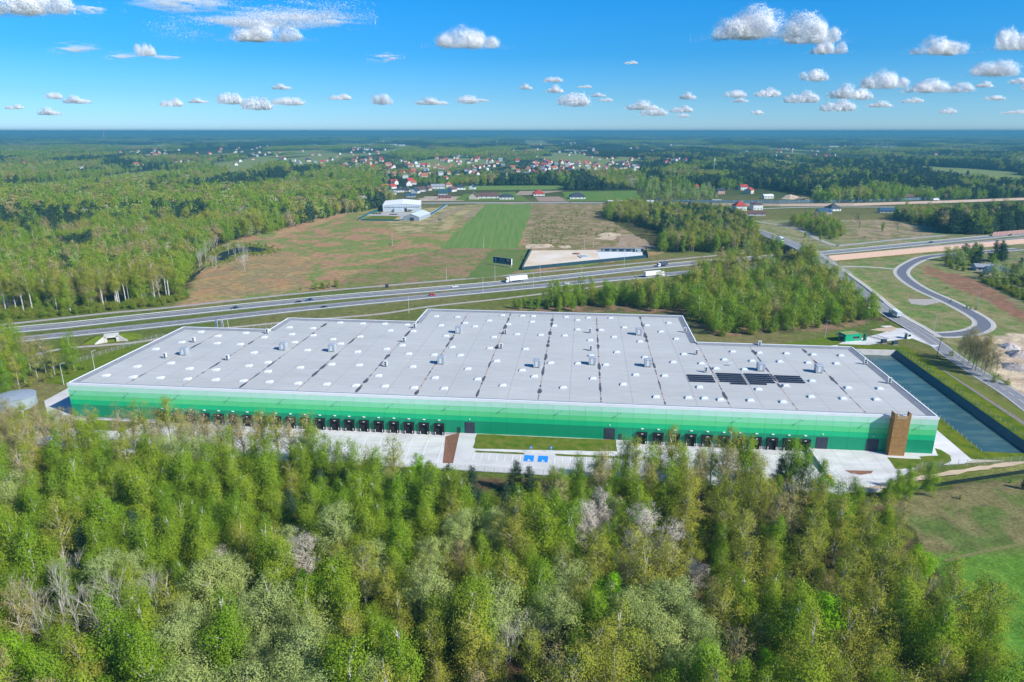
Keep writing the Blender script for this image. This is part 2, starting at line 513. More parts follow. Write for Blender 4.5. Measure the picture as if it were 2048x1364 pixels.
t.links.new(r1.outputs[0], mu.inputs[0]); t.links.new(r3.outputs[0], mu.inputs[1])
hv = t.nodes.new('ShaderNodeHueSaturation')
t.links.new(at.outputs['Color'], hv.inputs['Color']); t.links.new(mu.outputs[0], hv.inputs['Value']); t.links.new(r2.outputs[0], hv.inputs['Hue'])
t.links.new(hv.outputs[0], b.inputs['Base Color'])
b.inputs['Roughness'].default_value = 1; b.inputs['Specular IOR Level'].default_value = 0
bp = t.nodes.new('ShaderNodeBump'); bp.inputs['Strength'].default_value = .5; bp.inputs['Distance'].default_value = .5
t.links.new(n1.outputs['Fac'], bp.inputs['Height']); t.links.new(bp.outputs[0], b.inputs['Normal'])
me.materials.append(m_ground)
ground = tag(link('ground', me), kind='structure')
me.polygons.foreach_set('use_smooth', np.ones(len(quads), bool))

# ------------------------------------------------------------------ surface materials
M_asph = mat('asphalt_grey', (.155, .16, .175), .9, (.20, .205, .22), .35, mscale=(1, 1, 1))
M_asph2 = mat('asphalt_dark', (.115, .125, .15), .9, (.14, .15, .175), .3)
M_conc = mat('paving_concrete', (.50, .49, .47), .9, (.58, .57, .55), .25, detail=8)
M_path = mat('gravel_path', (.40, .37, .33), .95, (.31, .28, .24), .5)
M_white = mat('road_paint', (.72, .73, .72), .7)
M_lawn = mat('lawn', (.065, .125, .012), 1, (.15, .16, .03), .35, bump=.4, detail=7, spec=0)
M_lawn2 = mat('mown_verge', (.13, .17, .02), 1, (.085, .14, .015), .3, bump=.4, detail=7, spec=0)
M_field = mat('young_crop', (.105, .20, .045), 1, (.16, .225, .068), .11, bump=.2, detail=9, spec=0, mscale=(3.0, .10, 1))
M_sand = mat('sand', (.56, .44, .30), 1, (.42, .33, .24), .09, detail=9, spec=0)
M_mulch = mat('bark_mulch', (.19, .09, .055), 1, (.27, .15, .10), 1.6, bump=.6, spec=0)
M_track = mat('bare_soil_track', (.34, .27, .17), 1, (.20, .18, .09), .12, detail=8, spec=0)
M_water = mat('pond_water', (.012, .022, .014), .5, (.02, .03, .015), .3, spec=.12)
# ================================================================== roads
def road(name, pts, w, m, dz, label=None):
    return tag(link(name, ribbon_mesh(name, pts, w, m, dz)), label, kind='structure')
def line(parent, name, pts, off, w=.22, dz=0.0):
    return link(name, ribbon_mesh(name, pts, w, M_white, dz, off=off), parent)
def dashes(parent, pts, off, dz, every=3):
    mb = MB()
    p = [Vector(q) for q in pts]
    for i in range(len(p) - 1):
        d = p[i + 1] - p[i]; ln = d.length; d.normalize(); n = Vector((-d.y, d.x, 0))
        k = 0.0
        while k + 4 < ln:
            a = p[i] + d * k + n * off + Vector((0, 0, dz)); b = a + d * 4
            mb.add([a - n * .09, b - n * .09, b + n * .09, a + n * .09], [(0, 1, 2, 3)])
            k += 12
    o = mb.build('lane_dashes', M_white, parent); o['kind'] = 'stuff'
    return o
hw = []
for nm, pts in (('far_carriageway', HW_FAR), ('near_carriageway', HW_NEAR)):
    sh = road(nm + '_shoulder', pts, 12.6, mat(nm + '_shoulder', (.29, .29, .28), .95, (.24, .24, .23), .3), .05)
    o = road(nm, pts, 9.4, M_asph, .09)
    line(o, 'edge_line', pts, 3.75, .25, .112); line(o, 'edge_line', pts, -3.75, .25, .112)
    dashes(o, pts, 0, .112)
    hw.append(o)
road('service_road', SERVICE, 4.2, mat('service_surface', (.36, .34, .31), .95, (.30, .28, .26), .4), .05)
road('field_path', NEAR_PATH, 3.2, M_path, .05)
o = road('overpass_road', BRIDGE, 8.4, mat('overpass_asphalt', (.19, .195, .205), .9, (.23, .235, .245), .3), .06)
line(o, 'edge_line', BRIDGE, 3.7, .22, .082); line(o, 'edge_line', BRIDGE, -3.7, .22, .082); dashes(o, BRIDGE, 0, .082)
fw = tag(link('footway', ribbon_mesh('footway', [q for q in BRIDGE if q[1] > 330], 3.2, mat('footway_paving', (.47, .45, .42), .95, (.40, .38, .35), .5), .11, off=-6.4)), kind='structure')
rs = road('ramp_shoulder', RAMP, 11.0, mat('ramp_shoulder', (.50, .47, .43), .95, (.42, .40, .36), .4), .052)
rp = road('ramp', RAMP, 7.2, M_asph2, .096)
line(rp, 'edge_line', RAMP, 3.3, .22, .12); line(rp, 'edge_line', RAMP, -3.3, .22, .12)
road('local_road', LOCAL_A, 5.4, mat('local_surface', (.36, .35, .33), .95, (.30, .29, .27), .4), .05)
road('access_lane', LOCAL_B, 4.4, mat('access_surface', (.44, .42, .38), .95, (.38, .36, .32), .4), .05)
road('far_expressway', FAR_ROAD, 15, mat('far_surface', (.33, .33, .34), .95, (.28, .28, .29), .1), .05)
road('far_lane', FAR_LOCAL, 7, mat('far_lane_surface', (.40, .39, .37), .95, (.34, .33, .31), .1), .05)
sheet('lay_by', [P(*q)[:2] for q in [(1815, 598), (1878, 598), (1885, 604), (1850, 611), (1822, 608)]], M_path, .05)
sheet('forest_clearing_track', rough_outline([P(*q)[:2] for q in [(0, 612), (40, 596), (58, 598), (30, 612), (0, 625)]], 5, .6), M_track, .05)

def guard_rail(pts, off, label, z0=0.0):
    g = thing('guard_rail', label, 'guard rail')
    p = [Vector(q) for q in pts]
    mb = MB(); pb = MB()
    run = 0.0
    prev = None
    for i, q in enumerate(p):
        d = p[min(i + 1, len(p) - 1)] - p[max(i - 1, 0)]
        n = Vector((-d.y, d.x, 0)).normalized()
        c = q + n * off
        if prev is not None:
            dn = (c - prev); ln = dn.length; dn.normalize(); s_ = Vector((-dn.y, dn.x, 0)) * .06
            mb.hull8([prev - s_ + Vector((0, 0, .45)), c - s_ + Vector((0, 0, .45)), c + s_ + Vector((0, 0, .45)), prev + s_ + Vector((0, 0, .45))],
                     [prev - s_ + Vector((0, 0, .78)), c - s_ + Vector((0, 0, .78)), c + s_ + Vector((0, 0, .78)), prev + s_ + Vector((0, 0, .78))])
            k = 0.0
            while k < ln:
                a = prev + dn * k + s_ * 2.2
                pb.box(a.x - .06, a.x + .06, a.y - .06, a.y + .06, a.z - .2, a.z + .76)
                k += 4.0
        prev = c
    mb.build('beam', M_galv, g)
    o = pb.build('posts', M_galv2, g); o['kind'] = 'stuff'
    return g
M_galv = mat('galvanised_steel', (.62, .66, .64), .55, metal=.3)
M_galv2 = mat('galvanised_post', (.45, .48, .48), .6, metal=.3)
guard_rail(HW_FAR, 6.0, 'long steel guard rail on the outer verge of the far carriageway')
guard_rail(HW_FAR, -6.0, 'long steel guard rail on the grass median beside the far carriageway')
guard_rail(HW_NEAR, -6.0, 'long steel guard rail on the warehouse side of the near carriageway')

# ------------------------------------------------------------------ fields, lots
sheet('crop_field', rough_outline([P(*q)[:2] for q in [(882, 496), (930, 450), (972, 409), (1061, 409), (1062, 430), (1044, 470), (1036, 497)]], 12, 1.5), M_field, .06)
sheet('meadow_strip', rough_outline([P(*q)[:2] for q in [(985, 500), (1060, 499), (1050, 538), (1000, 553), (930, 558)]], 6, 1.4), mat('meadow_green', (.10, .165, .04), 1, (.14, .17, .06), .06, detail=9, spec=0, bump=.2), .055)
sheet('sandy_track', rough_outline([P(*q)[:2] for q in [(848, 446), (880, 428), (905, 415), (935, 412), (925, 420), (893, 434), (872, 447)]], 7, 2.5), M_track, .05)
sheet('sandy_track', rough_outline([P(*q)[:2] for q in [(925, 432), (952, 414), (968, 412), (950, 430), (935, 440)]], 7, 2.5), M_track, .05)
LOT = [P(*q)[:2] for q in [(1043, 537), (1062, 500.5), (1120, 500), (1240, 499), (1290, 503), (1288, 515), (1180, 525)]]
sheet('sand_lot', [P(*q)[:2] for q in [(1045, 536.5), (1064, 501), (1120, 500.5), (1240, 500), (1288, 503), (1286, 515), (1180, 524.5)]], mat('sand_lot_surface', (.57, .46, .33), 1, (.66, .60, .52), .05, detail=9, spec=0), .06)
sheet('lot_paving', [P(*q)[:2] for q in [(1193, 503), (1240, 501.5), (1270, 503), (1287, 511), (1286, 513), (1202, 521)]], mat('lot_slabs', (.66, .67, .69), .9, (.58, .6, .63), .12), .09)
for q in ([(1190, 478), (1220, 464), (1242, 468), (1225, 480)], [(1048, 494), (1062, 488), (1095, 490), (1110, 495), (1060, 498)], [(1118, 494), (1140, 491), (1135, 498)]):
    sheet('sand_patch', rough_outline([P(*a)[:2] for a in q], 5, 2.5), M_sand, .06)
sheet('crop_field', rough_outline([P(*q)[:2] for q in [(465, 365), (468, 358.5), (575, 358), (572, 364)]], 30, 5), M_field, .06)
sheet('crop_field', rough_outline([P(*q)[:2] for q in [(862, 381), (900, 372), (1130, 371), (1125, 379), (980, 380)]], 25, 3), M_field, .06)
sheet('crop_field', rough_outline([P(*q)[:2] for q in [(1130, 402), (1125, 384), (1270, 381), (1290, 402)]], 20, 3), mat('mid_crop', (.085, .18, .03), 1, (.13, .19, .05), .03, detail=8, spec=0), .065)
sheet('ploughed_plot', [P(*q)[:2] for q in [(1078, 403), (1070, 394), (1118, 393), (1142, 403)]], mat('ploughed_soil', (.33, .24, .19), 1, (.28, .2, .16), .15, spec=0), .06)
sheet('ploughed_plot', [P(*q)[:2] for q in [(1030, 390), (1040, 382), (1130, 381.5), (1062, 390)]], mat('ploughed_soil_pale', (.36, .28, .21), 1, (.3, .23, .18), .15, spec=0), .06)
sheet('house_lawn', rough_outline([P(*q)[:2] for q in [(905, 401), (930, 388), (1030, 383), (1060, 402)]], 20, 3), mat('garden_lawn', (.09, .17, .03), 1, (.13, .18, .05), .04, detail=7, spec=0), .055)
pond = sheet('marsh_pond', rough_outline(POND_W, 4, 1.0), M_water, .05)
sheet('pond_sedge', rough_outline([P(*q)[:2] for q in [(410, 510), (432, 494), (470, 489), (508, 488), (552, 497), (540, 509), (500, 508), (470, 516), (462, 524), (428, 528)]], 4, 1.2), mat('sedge', (.14, .19, .03), 1, (.20, .17, .06), .3, detail=6, spec=0), .03)
sheet('pond', rough_outline([P(*q)[:2] for q in [(375, 556), (392, 546), (405, 536), (412, 533), (400, 545), (384, 560)]], 4, .8), M_water, .045)
tag(link('storm_water_ditch', ribbon_mesh('storm_water_ditch', CREEK, 1.7, M_water, -.85)), kind='structure')
tag(link('sandy_bank', ribbon_mesh('sandy_bank', spline(pl([(1700, 985), (1780, 969), (1850, 955), (1950, 938), (2048, 924), (2300, 886)]), 5), [1.2 + 1.6 * math.sin(k * 1.1) ** 2 for k in range(26)], M_sand, .05)), kind='structure')
tag(link('meadow_track', ribbon_mesh('meadow_track', spline(pl([(1890, 1122), (1960, 1105), (2048, 1088), (2300, 1050)]), 5), 1.1, mat('trodden_grass', (.20, .19, .08), 1, (.13, .15, .05), .8, spec=0), .04)), kind='structure')
# ================================================================== warehouse yard (in the warehouse's axes)
def LS(pts): return [L(*q)[:2] for q in pts]
def dock_z(x, y):                       # loading yard falls towards the docks
    lx, ly = to_local(x, y)
    return -1.05 * (1 + min(0, ly) / 27.0)
def slab(name, pts, m, zf=None, z=0.03, deep=1.4):
    mb = MB(); w_ = LS(pts)
    mb.prism(w_, -deep - .3, z, None, (lambda x, y: zf(x, y) + z) if zf else None)
    o = mb.build(name, m)
    return tag(o, kind='structure')
M_yard = mat('yard_concrete', (.46, .455, .44), .9, (.60, .595, .575), .13, detail=10, mscale=(.7, 1.6, 1), lo=.3, hi=.6)
M_yard2 = mat('yard_blocks', (.47, .47, .46), .9, (.545, .54, .53), .18, detail=9)
slab('loading_yard', [(-12, 0), (-12, -22), (20, -25), (60, -26.5), (144.1, -26.5), (144.1, -22.5), (142.2, 0)], M_yard, dock_z)
slab('front_yard', [(142.3, 0), (144.2, -22.5), (144.2, -27), (199.9, -28), (199.9, 0)], M_yard2)
slab('loading_yard', [(200, 0), (200, -28), (258.6, -29.5), (258.6, 0)], M_yard, dock_z)
slab('corner_yard', [(259.2, 0), (258.7, -29.5), (271, -26), (289, -10), (304, -6.5), (312, -1), (313, 3), (309, 12), (307.5, 40), (307, 75), (297.6, 75), (297.6, 0)], M_yard)
slab('side_yard', [(-12, 0.05), (-1.6, 0.05), (-1.6, 75), (-6, 75), (-24, 28), (-23, 12)], M_yard2)
slab('back_yard', [(233.1, 75.1), (307, 75.1), (309, 118), (240, 90), (233.1, 90)], M_yard2)
slab('sand_road', [(305, -6), (330, -0.5), (330, 3.5), (312.5, -.8)], mat('sand_road_surface', (.5, .42, .31), .95, (.43, .36, .27), .3), z=.02, deep=.3)
# gate yard
sheet('gate_yard', [P(*q)[:2] for q in [(1606, 690), (1640, 683), (1700, 682), (1757, 668), (1788, 659), (1760, 652), (1800, 650), (1838, 660), (1880, 690), (1870, 695), (1822, 676), (1778, 682), (1738, 690), (1712, 697), (1700, 694)]], M_yard, .035)
sheet('gate_sand', rough_outline([P(*q)[:2] for q in [(1738, 660), (1772, 655), (1790, 651), (1793, 658), (1780, 664)]], 3, .5), M_sand, .05)
# lawns and beds
def lawn(name, pts, m=M_lawn, z=.06, zf=None, rough=True):
    p = rough_outline(LS(pts), 3, .18) if rough else LS(pts)
    return sheet(name, p, m, z, ztop=zf)
lawn('front_lawn', [(148.3, -.5), (196, -.5), (196, -9), (190, -9.6), (149.4, -12), (148.8, -11)])
lawn('kerb_lawn', [(150, -13.3), (166, -13.3), (166.2, -14.5), (151, -14.5), (149.8, -14)])
lawn('kerb_lawn', [(176, -13), (196, -12.6), (196, -14), (176.3, -14.4)])
sheet('front_path', LS([(149.5, -12.1), (198, -9.7), (198, -12.6), (150, -13.2)]), mat('path_slabs', (.55, .54, .52), .9, (.6, .59, .57), .5), .045)
lawn('corner_lawn', [(281.8, -4.6), (292.5, -4.6), (292.3, -2.8), (298.6, -1.6), (300.2, 4), (301.8, 3), (302.6, -1), (301, -5), (297, -8.4), (289, -11.2), (281.2, -12.6)])
lawn('corner_lawn', [(27.3, -1), (8, -1), (2, -9), (24, -10)], zf=dock_z, z=.08)
lawn('side_lawn', [(-7, 74), (-25, 29), (-38, 30), (-46, 48), (-40, 72), (-22, 100)], M_lawn2)
lawn('back_lawn', [(-1, 75.6), (39, 75.6), (39, 96), (104, 97), (104, 121), (150, 122), (150, 128), (60, 112), (-20, 96)], M_lawn2)
lawn('back_lawn', [(233.3, 91), (240, 91), (243, 100), (238, 119), (233.3, 119)], M_lawn)
lawn('verge_lawn', [(241, 91), (308, 119), (318, 132), (322, 148), (300, 128), (280, 118), (262, 112), (244, 112)], M_lawn2)
# bank of bark mulch between loading yard and front yard
mb = MB()
a, b, c, d = L(137.6, -1.6), L(142.3, -.2), L(144.2, -22.5), L(140.9, -22.8)
mb.hull8([(a[0], a[1], -1.4), (d[0], d[1], -1.4), (c[0], c[1], -1.4), (b[0], b[1], -1.4)],
         [(a[0], a[1], -.9), (d[0], d[1], -.1), (c[0], c[1], .09), (b[0], b[1], .1)])
tag(mb.build('mulch_bank', M_mulch), kind='structure')
bed = rough_outline(LS([(265, -15), (273.8, -14.4), (272.5, -16.2), (269, -17.6), (266.5, -16.8)]), 1, .06)
sheet('mulch_bed', bed, M_mulch, .06)

# painted bays
def markings(name, segs, zf=None, z=.05, w=.18):
    mb = MB()
    for (x0, y0, x1, y1) in segs:
        a, b = Vector(L(x0, y0)), Vector(L(x1, y1)); d = (b - a).normalized(); n = Vector((-d.y, d.x, 0)) * w / 2
        q = [a - n, b - n, b + n, a + n]
        mb.add([(v.x, v.y, (zf(v.x, v.y) if zf else 0) + z) for v in q], [(0, 1, 2, 3)])
    return tag(mb.build(name, M_white), kind='structure')
DOCK_L = [wall_x(p_, 852)[0] for p_ in (613, 642.3, 671.8, 700.5, 729.6, 758.9, 789, 818.8, 849, 879)]
dstep = (DOCK_L[-1] - DOCK_L[0]) / 9
DOCK_L = [DOCK_L[0] - dstep * k for k in range(10, 0, -1)] + DOCK_L
DOCK_R = [wall_x(1283 + 32.65 * k, 880)[0] for k in range(11)]
markings('bay_markings', [(x + dstep / 2 - .3, -4.5, x + dstep / 2 + 1.2, -22) for x in DOCK_L[6:]], dock_z)
markings('bay_markings', [(x + 2.3, -4.5, x + 2.3, -22) for x in DOCK_R], dock_z)
markings('bay_markings', [(144.5, -22.4, 200, -23.6)] + [(150 + 2.5 * k, -15.2, 150 + 2.5 * k, -19.6) for k in range(7)] + [(176 + 2.5 * k, -15.2, 176 + 2.5 * k, -19.6) for k in range(9)])
markings('road_markings', [(262, -27.5, 272, -23.2), (272, -23.2, 289, -7.6), (289, -7.6, 300, -4.2)], w=.22)
# joints of the concrete, cut lines
def joints(name, x0, x1, y0, y1, st, zf=None):
    mb = MB(); m = mat(name + '_sealant', (.33, .33, .32), .9)
    xs = np.arange(x0 + st, x1 - .5, st); ys = np.arange(y0 + st, y1 - .5, st)
    for x in xs:
        q = [L(x - .05, y0), L(x + .05, y0), L(x + .05, y1), L(x - .05, y1)]
        mb.add([(v[0], v[1], (zf(v[0], v[1]) if zf else 0) + .042) for v in q], [(0, 1, 2, 3)])
    for y in ys:
        q = [L(x0, y - .05), L(x1, y - .05), L(x1, y + .05), L(x0, y + .05)]
        mb.add([(v[0], v[1], (zf(v[0], v[1]) if zf else 0) + .0445) for v in q], [(0, 1, 2, 3)])
    return tag(mb.build(name, m), kind='structure')
joints('slab_joints', 30, 140, -26, 0, 6, dock_z)
joints('slab_joints', 201, 258, -28, 0, 6, dock_z)
joints('slab_joints', 260, 281, -26, 0, 6)
# two blue parking bays with a wheelchair mark
M_blue = mat('blue_bay_paint', (.01, .20, .72), .8, (.02, .25, .78), .6)
for x0 in (166.1, 170.6):
    bay = sheet('parking_bay', LS([(x0, -19.2), (x0 + 3.2, -19.2), (x0 + 3.2, -14.8), (x0, -14.8)]), M_blue, .055)
    mb = MB(); cx = x0 + 1.6
    for poly in ([(cx - .5, -18.9), (cx + .1, -18.95), (cx + .5, -18.6), (cx + .3, -18.5), (cx, -18.75), (cx - .35, -18.7)], [(cx - .15, -18.6), (cx + .05, -18.6), (cx + .05, -17.9), (cx - .15, -17.9)], [(cx + .05, -18.3), (cx + .5, -18.3), (cx + .75, -18.75), (cx + .6, -18.8), (cx + .4, -18.45), (cx + .05, -18.45)], [(cx - .2, -17.8), (cx + .1, -17.8), (cx + .1, -17.5), (cx - .2, -17.5)]):
        mb.add([(*L(*q)[:2], .062) for q in poly], [tuple(range(len(poly)))])
    me_ = mb.mesh('wheelchair_symbol', M_white)
    link('wheelchair_symbol', me_, bay)
sheet('parking_bay', [(q[0], q[1]) for q in (P(86, 878), P(100, 871), P(105, 873), P(92, 880))], M_blue, .09, ztop=dock_z)

# ------------------------------------------------------------------ rain basin
M_basin = mat('basin_liner', (.012, .075, .095), .55, (.018, .095, .115), .5)
M_bconc = mat('basin_concrete', (.45, .44, .41), .9, (.38, .37, .34), .6)
M_bwater = mat('basin_water', (.036, .085, .078), .22, (.07, .125, .10), .16, detail=9, lo=.45, hi=.62, spec=.4, bump=.05, mscale=(.6, 1.6, 1))
x0, x1, y0, y1 = BAS
bz = -2.3
def quad3(mb, pts): mb.add(pts, [(0, 1, 2, 3)])
ins = 1.8
mb = MB(); mb.add([L(x1, y1, .12), L(x1, y0, .12), L(x1 - ins, y0 + ins, bz - .6), L(x1 - ins, y1 - ins, bz - .6)], [(0, 1, 2, 3)])
tag(mb.build('basin_bank', M_basin), kind='structure')
mb = MB(); mb.add([L(x0, y0, .12), L(x0, y1, .12), L(x0 + ins, y1 - ins, bz - .6), L(x0 + ins, y0 + ins, bz - .6)], [(0, 1, 2, 3)])
tag(mb.build('basin_bank', M_basin), kind='structure')
mb = MB(); mb.add([L(x1, y0, .12), L(x0, y0, .12), L(x0 + ins, y0 + ins, bz - .6), L(x1 - ins, y0 + ins, bz - .6)], [(0, 1, 2, 3)])
tag(mb.build('basin_bank', M_basin), kind='structure')
mb = MB(); mb.add([L(x0, y1, .12), L(x1, y1, .12), L(x1 - ins, y1 - ins, bz - .6), L(x0 + ins, y1 - ins, bz - .6)], [(0, 1, 2, 3)])
tag(mb.build('basin_bank', M_bconc), kind='structure')
tag(sheet('rain_basin_water', LS([(x0 + .5, y0 + .5), (x1 - .5, y0 + .5), (x1 - .5, y1 - .5), (x0 + .5, y1 - .5)]), M_bwater, bz), kind='structure')
mb = MB()
for (a0, a1, b0, b1) in ((x0 - 6.4, x0, y0 - 6, y1 + 7), (x1, x1 + 7.5, y0 - 6, y1 + 7), (x0, x1, y0 - 6, y0), (x0, x1, y1, y1 + 7)):
    q = LS([(a0, b0), (a1, b0), (a1, b1), (a0, b1)])
    mb.prism(q, -1.0, .10)
tag(mb.build('basin_verge', mat('basin_grass', (.135, .165, .015), 1, (.07, .12, .012), .22, bump=.4, detail=7, spec=0, lo=.42, hi=.6)), kind='structure')
sheet('gravel_strip', LS([(x1 + 7.7, y0 - 6), (x1 + 10.6, y0 - 6), (x1 + 8.6, 92), (x1 + 7.7, 92)]), mat('ballast', (.18, .16, .135), 1, (.25, .23, .2), 1.2, bump=.5, spec=0), .05)
sheet('striped_verge', LS([(x1 + 10.8, y0 - 6), (x1 + 17.5, -3), (x1 + 12, 88), (x1 + 8.8, 92)]), mat('striped_grass', (.19, .19, .05), 1, (.10, .14, .025), .5, mscale=(3, .05, 1), spec=0), .045)
# ================================================================== warehouse
WH, RZ = 12.8, 12.15
FP = [(-1.5, 0), (297.5, 0), (297.5, 75), (233, 75), (233, 119.5), (104.3, 119.5), (104.3, 95.5), (40.5, 95.5), (40.5, 75), (-1.5, 75)]
wh = thing('warehouse', 'huge flat roofed logistics warehouse with green striped front wall', 'warehouse', L(0, 0), W_ROT)
bands = [('mint', (.44, .74, .58), 1.8), ('pale_green', (.21, .66, .36), 1.8), ('mid_green', (.10, .59, .225), 1.8), ('emerald', (.006, .47, .19), 1.8), ('teal', (.004, .275, .135), 4.65)]
M_wwhite = mat('white_cladding', (.74, .78, .78), .5, (.70, .74, .74), .3)
M_plinth = mat('plinth_concrete', (.55, .55, .53), .9, (.48, .48, .46), .8)
M_seal = mat('panel_joint', (.02, .12, .07), .8)
core = MB().prism(FP, -1.4, RZ - .06)
core_o = core.build('wall', mat('grey_cladding', (.52, .55, .56), .6, (.48, .51, .52), .2), wh)
# front: cladding panel by panel
fw_o = MB().box(-1.5, 297.5, -.12, -.004, .0, 12.1).build('front_wall', M_seal, wh)
NC = 56
cw = 299.0 / NC
def panel_mesh(nm, h, m):
    mb = MB(); e = .022
    mb.box(e, cw - e, -.09, 0, .0 + .012, h - .012)
    me_ = mb.mesh(nm, m); return me_
z = 11.85
def band_mat(nm, c):
    m = mat('panel_' + nm, c, .42, tuple(q * .955 for q in c), .22, spec=.4, detail=5, rnd=.02)
    return m
for nm, c, h in bands:
    me_ = panel_mesh('panel', h, band_mat(nm, c))
    for k in range(NC):
        o = link('panel', me_, fw_o, (-1.5 + k * cw, -.124, z - h))
    z -= h
fas = MB().box(-1.62, 297.62, -.23, 0, 11.87, WH).build('fascia', M_wwhite, wh)
MB().box(27, 297.4, -.30, -.13, -1.3, -.02).build('plinth', M_plinth, wh)
# parapets
M_cap = mat('parapet_cap', (.80, .83, .85), .5, (.74, .77, .79), .5)
M_upst = mat('membrane_upstand', (.20, .215, .235), .8, (.24, .25, .27), .3)
edges = list(zip(FP, FP[1:] + FP[:1]))
for (a, b) in edges:
    d = Vector((b[0] - a[0], b[1] - a[1], 0)); ln = d.length; d.normalize(); n = Vector((-d.y, d.x, 0))   # inward
    A, B = Vector((*a, 0)), Vector((*b, 0))
    mb = MB()
    q = [A - n * .04 - d * .04, B - n * .04 + d * .04, B + n * .42 - d * .0, A + n * .42 + d * .0]
    mb.hull8([(v.x, v.y, RZ - .05) for v in q], [(v.x, v.y, WH + .0) for v in q])
    o = mb.build('parapet', M_wwhite if False else M_cap, wh)
    mb = MB()
    q = [A + n * .425, B + n * .425, B + n * 2.6, A + n * 2.6]
    mb.add([(q[0].x, q[0].y, WH - .12), (q[1].x, q[1].y, WH - .12), (q[2].x, q[2].y, RZ + .03), (q[3].x, q[3].y, RZ + .03)], [(0, 1, 2, 3)])
    mb.build('roof_upstand', M_upst, wh)
# roof membrane: strips of felt, faint laps, washed patches
m_roof, t, b = _nodes('roof_membrane')
tc = t.nodes.new('ShaderNodeTexCoord')
n1 = t.nodes.new('ShaderNodeTexNoise'); n1.inputs['Scale'].default_value = .06; n1.inputs['Detail'].default_value = 8; n1.inputs['Roughness'].default_value = .6
mp = t.nodes.new('ShaderNodeMapping'); mp.inputs['Scale'].default_value = (.35, 1.3, 1)
t.links.new(tc.outputs['Object'], mp.inputs[0]); t.links.new(mp.outputs[0], n1.inputs['Vector'])
n2 = t.nodes.new('ShaderNodeTexNoise'); n2.inputs['Scale'].default_value = .9; n2.inputs['Detail'].default_value = 6
mp2 = t.nodes.new('ShaderNodeMapping'); mp2.inputs['Scale'].default_value = (.12, 1, 1)
t.links.new(tc.outputs['Object'], mp2.inputs[0]); t.links.new(mp2.outputs[0], n2.inputs['Vector'])
br = t.nodes.new('ShaderNodeTexBrick')
br.inputs['Scale'].default_value = 1; br.inputs['Brick Width'].default_value = 10.7; br.inputs['Row Height'].default_value = 1.05; br.inputs['Mortar Size'].default_value = .035
br.inputs['Color1'].default_value = (1, 1, 1, 1); br.inputs['Color2'].default_value = (.97, .97, .97, 1); br.inputs['Mortar'].default_value = (.82, .82, .83, 1)
t.links.new(tc.outputs['Object'], br.inputs['Vector'])
mx = t.nodes.new('ShaderNodeMix'); mx.data_type = 'RGBA'
mx.inputs[6].default_value = (.385, .392, .378, 1); mx.inputs[7].default_value = (.485, .492, .475, 1)
r = t.nodes.new('ShaderNodeMapRange'); r.inputs[1].default_value = .32; r.inputs[2].default_value = .68
ad = t.nodes.new('ShaderNodeMath'); ad.operation = 'MULTIPLY_ADD'; ad.inputs[1].default_value = .5
t.links.new(n2.outputs['Fac'], ad.inputs[0])
hf = t.nodes.new('ShaderNodeMath'); hf.operation = 'MULTIPLY'; hf.inputs[1].default_value = .5
t.links.new(n1.outputs['Fac'], hf.inputs[0]); t.links.new(hf.outputs[0], ad.inputs[2])
t.links.new(ad.outputs[0], r.inputs[0]); t.links.new(r.outputs[0], mx.inputs[0])
ml = t.nodes.new('ShaderNodeMix'); ml.data_type = 'RGBA'; ml.blend_type = 'MULTIPLY'; ml.inputs[0].default_value = 1
t.links.new(mx.outputs[2], ml.inputs[6]); t.links.new(br.outputs[0], ml.inputs[7])
t.links.new(ml.outputs[2], b.inputs['Base Color']); b.inputs['Roughness'].default_value = .85; b.inputs['Specular IOR Level'].default_value = .2
roof = MB()
roof.add([(x, y, RZ) for x, y in FP], [tuple(range(len(FP)))])
roof_o = roof.build('roof', m_roof, wh)
# valleys with standing-water stains, ridge laps between them
M_stain = mat('water_stain', (.06, .06, .075), .75, (.10, .097, .115), .4)
M_rust = mat('rust_trace', (.34, .25, .19), .85, (.42, .36, .32), .8)
M_lap = mat('lap_strip', (.22, .225, .245), .85)
def depth_at(x):
    return 75 if x < 40.5 else 95.5 if x < 104.3 else 119.5 if x < 233 else 75
VALL = [19.2 + 21.42 * k for k in range(13)]
for k, vx in enumerate(VALL):
    rr = random.Random(k * 17 + 5)
    dmax = depth_at(vx + .5) - 2.5
    st_ = MB(); rs_ = MB()
    y = 3.2
    while y < dmax - 3:
        big = rr.random() < .34
        ln = rr.uniform(4, 11) if big else rr.uniform(.8, 3.0)
        wd = (rr.uniform(.55, 1.0) if big else rr.uniform(.2, .42))
        wd *= (.85 if rr.random() < .6 else .5)
        n = 14
        ph = rr.uniform(0, 6)
        ring = []
        for j in range(n):
            a = 2 * math.pi * j / n
            rad = 1 + .22 * math.sin(3 * a + ph) + .15 * math.sin(5 * a + 2 * ph)
            ring.append((vx + math.cos(a) * wd * rad, y + ln / 2 + math.sin(a) * ln / 2 * (1 + .1 * math.sin(2 * a + ph)), RZ + .012))
        if rr.random() < .86:
            st_ = MB(); st_.add(ring, [tuple(range(n))]); st_.build('water_stain', M_stain, roof_o)
        y += ln + rr.uniform(.2, 2.6) * (1 if rr.random() < .7 else 3)
    rs_.add([(vx - .22, 2.8, RZ + .006), (vx + .22, 2.8, RZ + .006), (vx + .22, dmax, RZ + .006), (vx - .22, dmax, RZ + .006)], [(0, 1, 2, 3)])
    rs_.build('valley_seam', M_rust, roof_o)
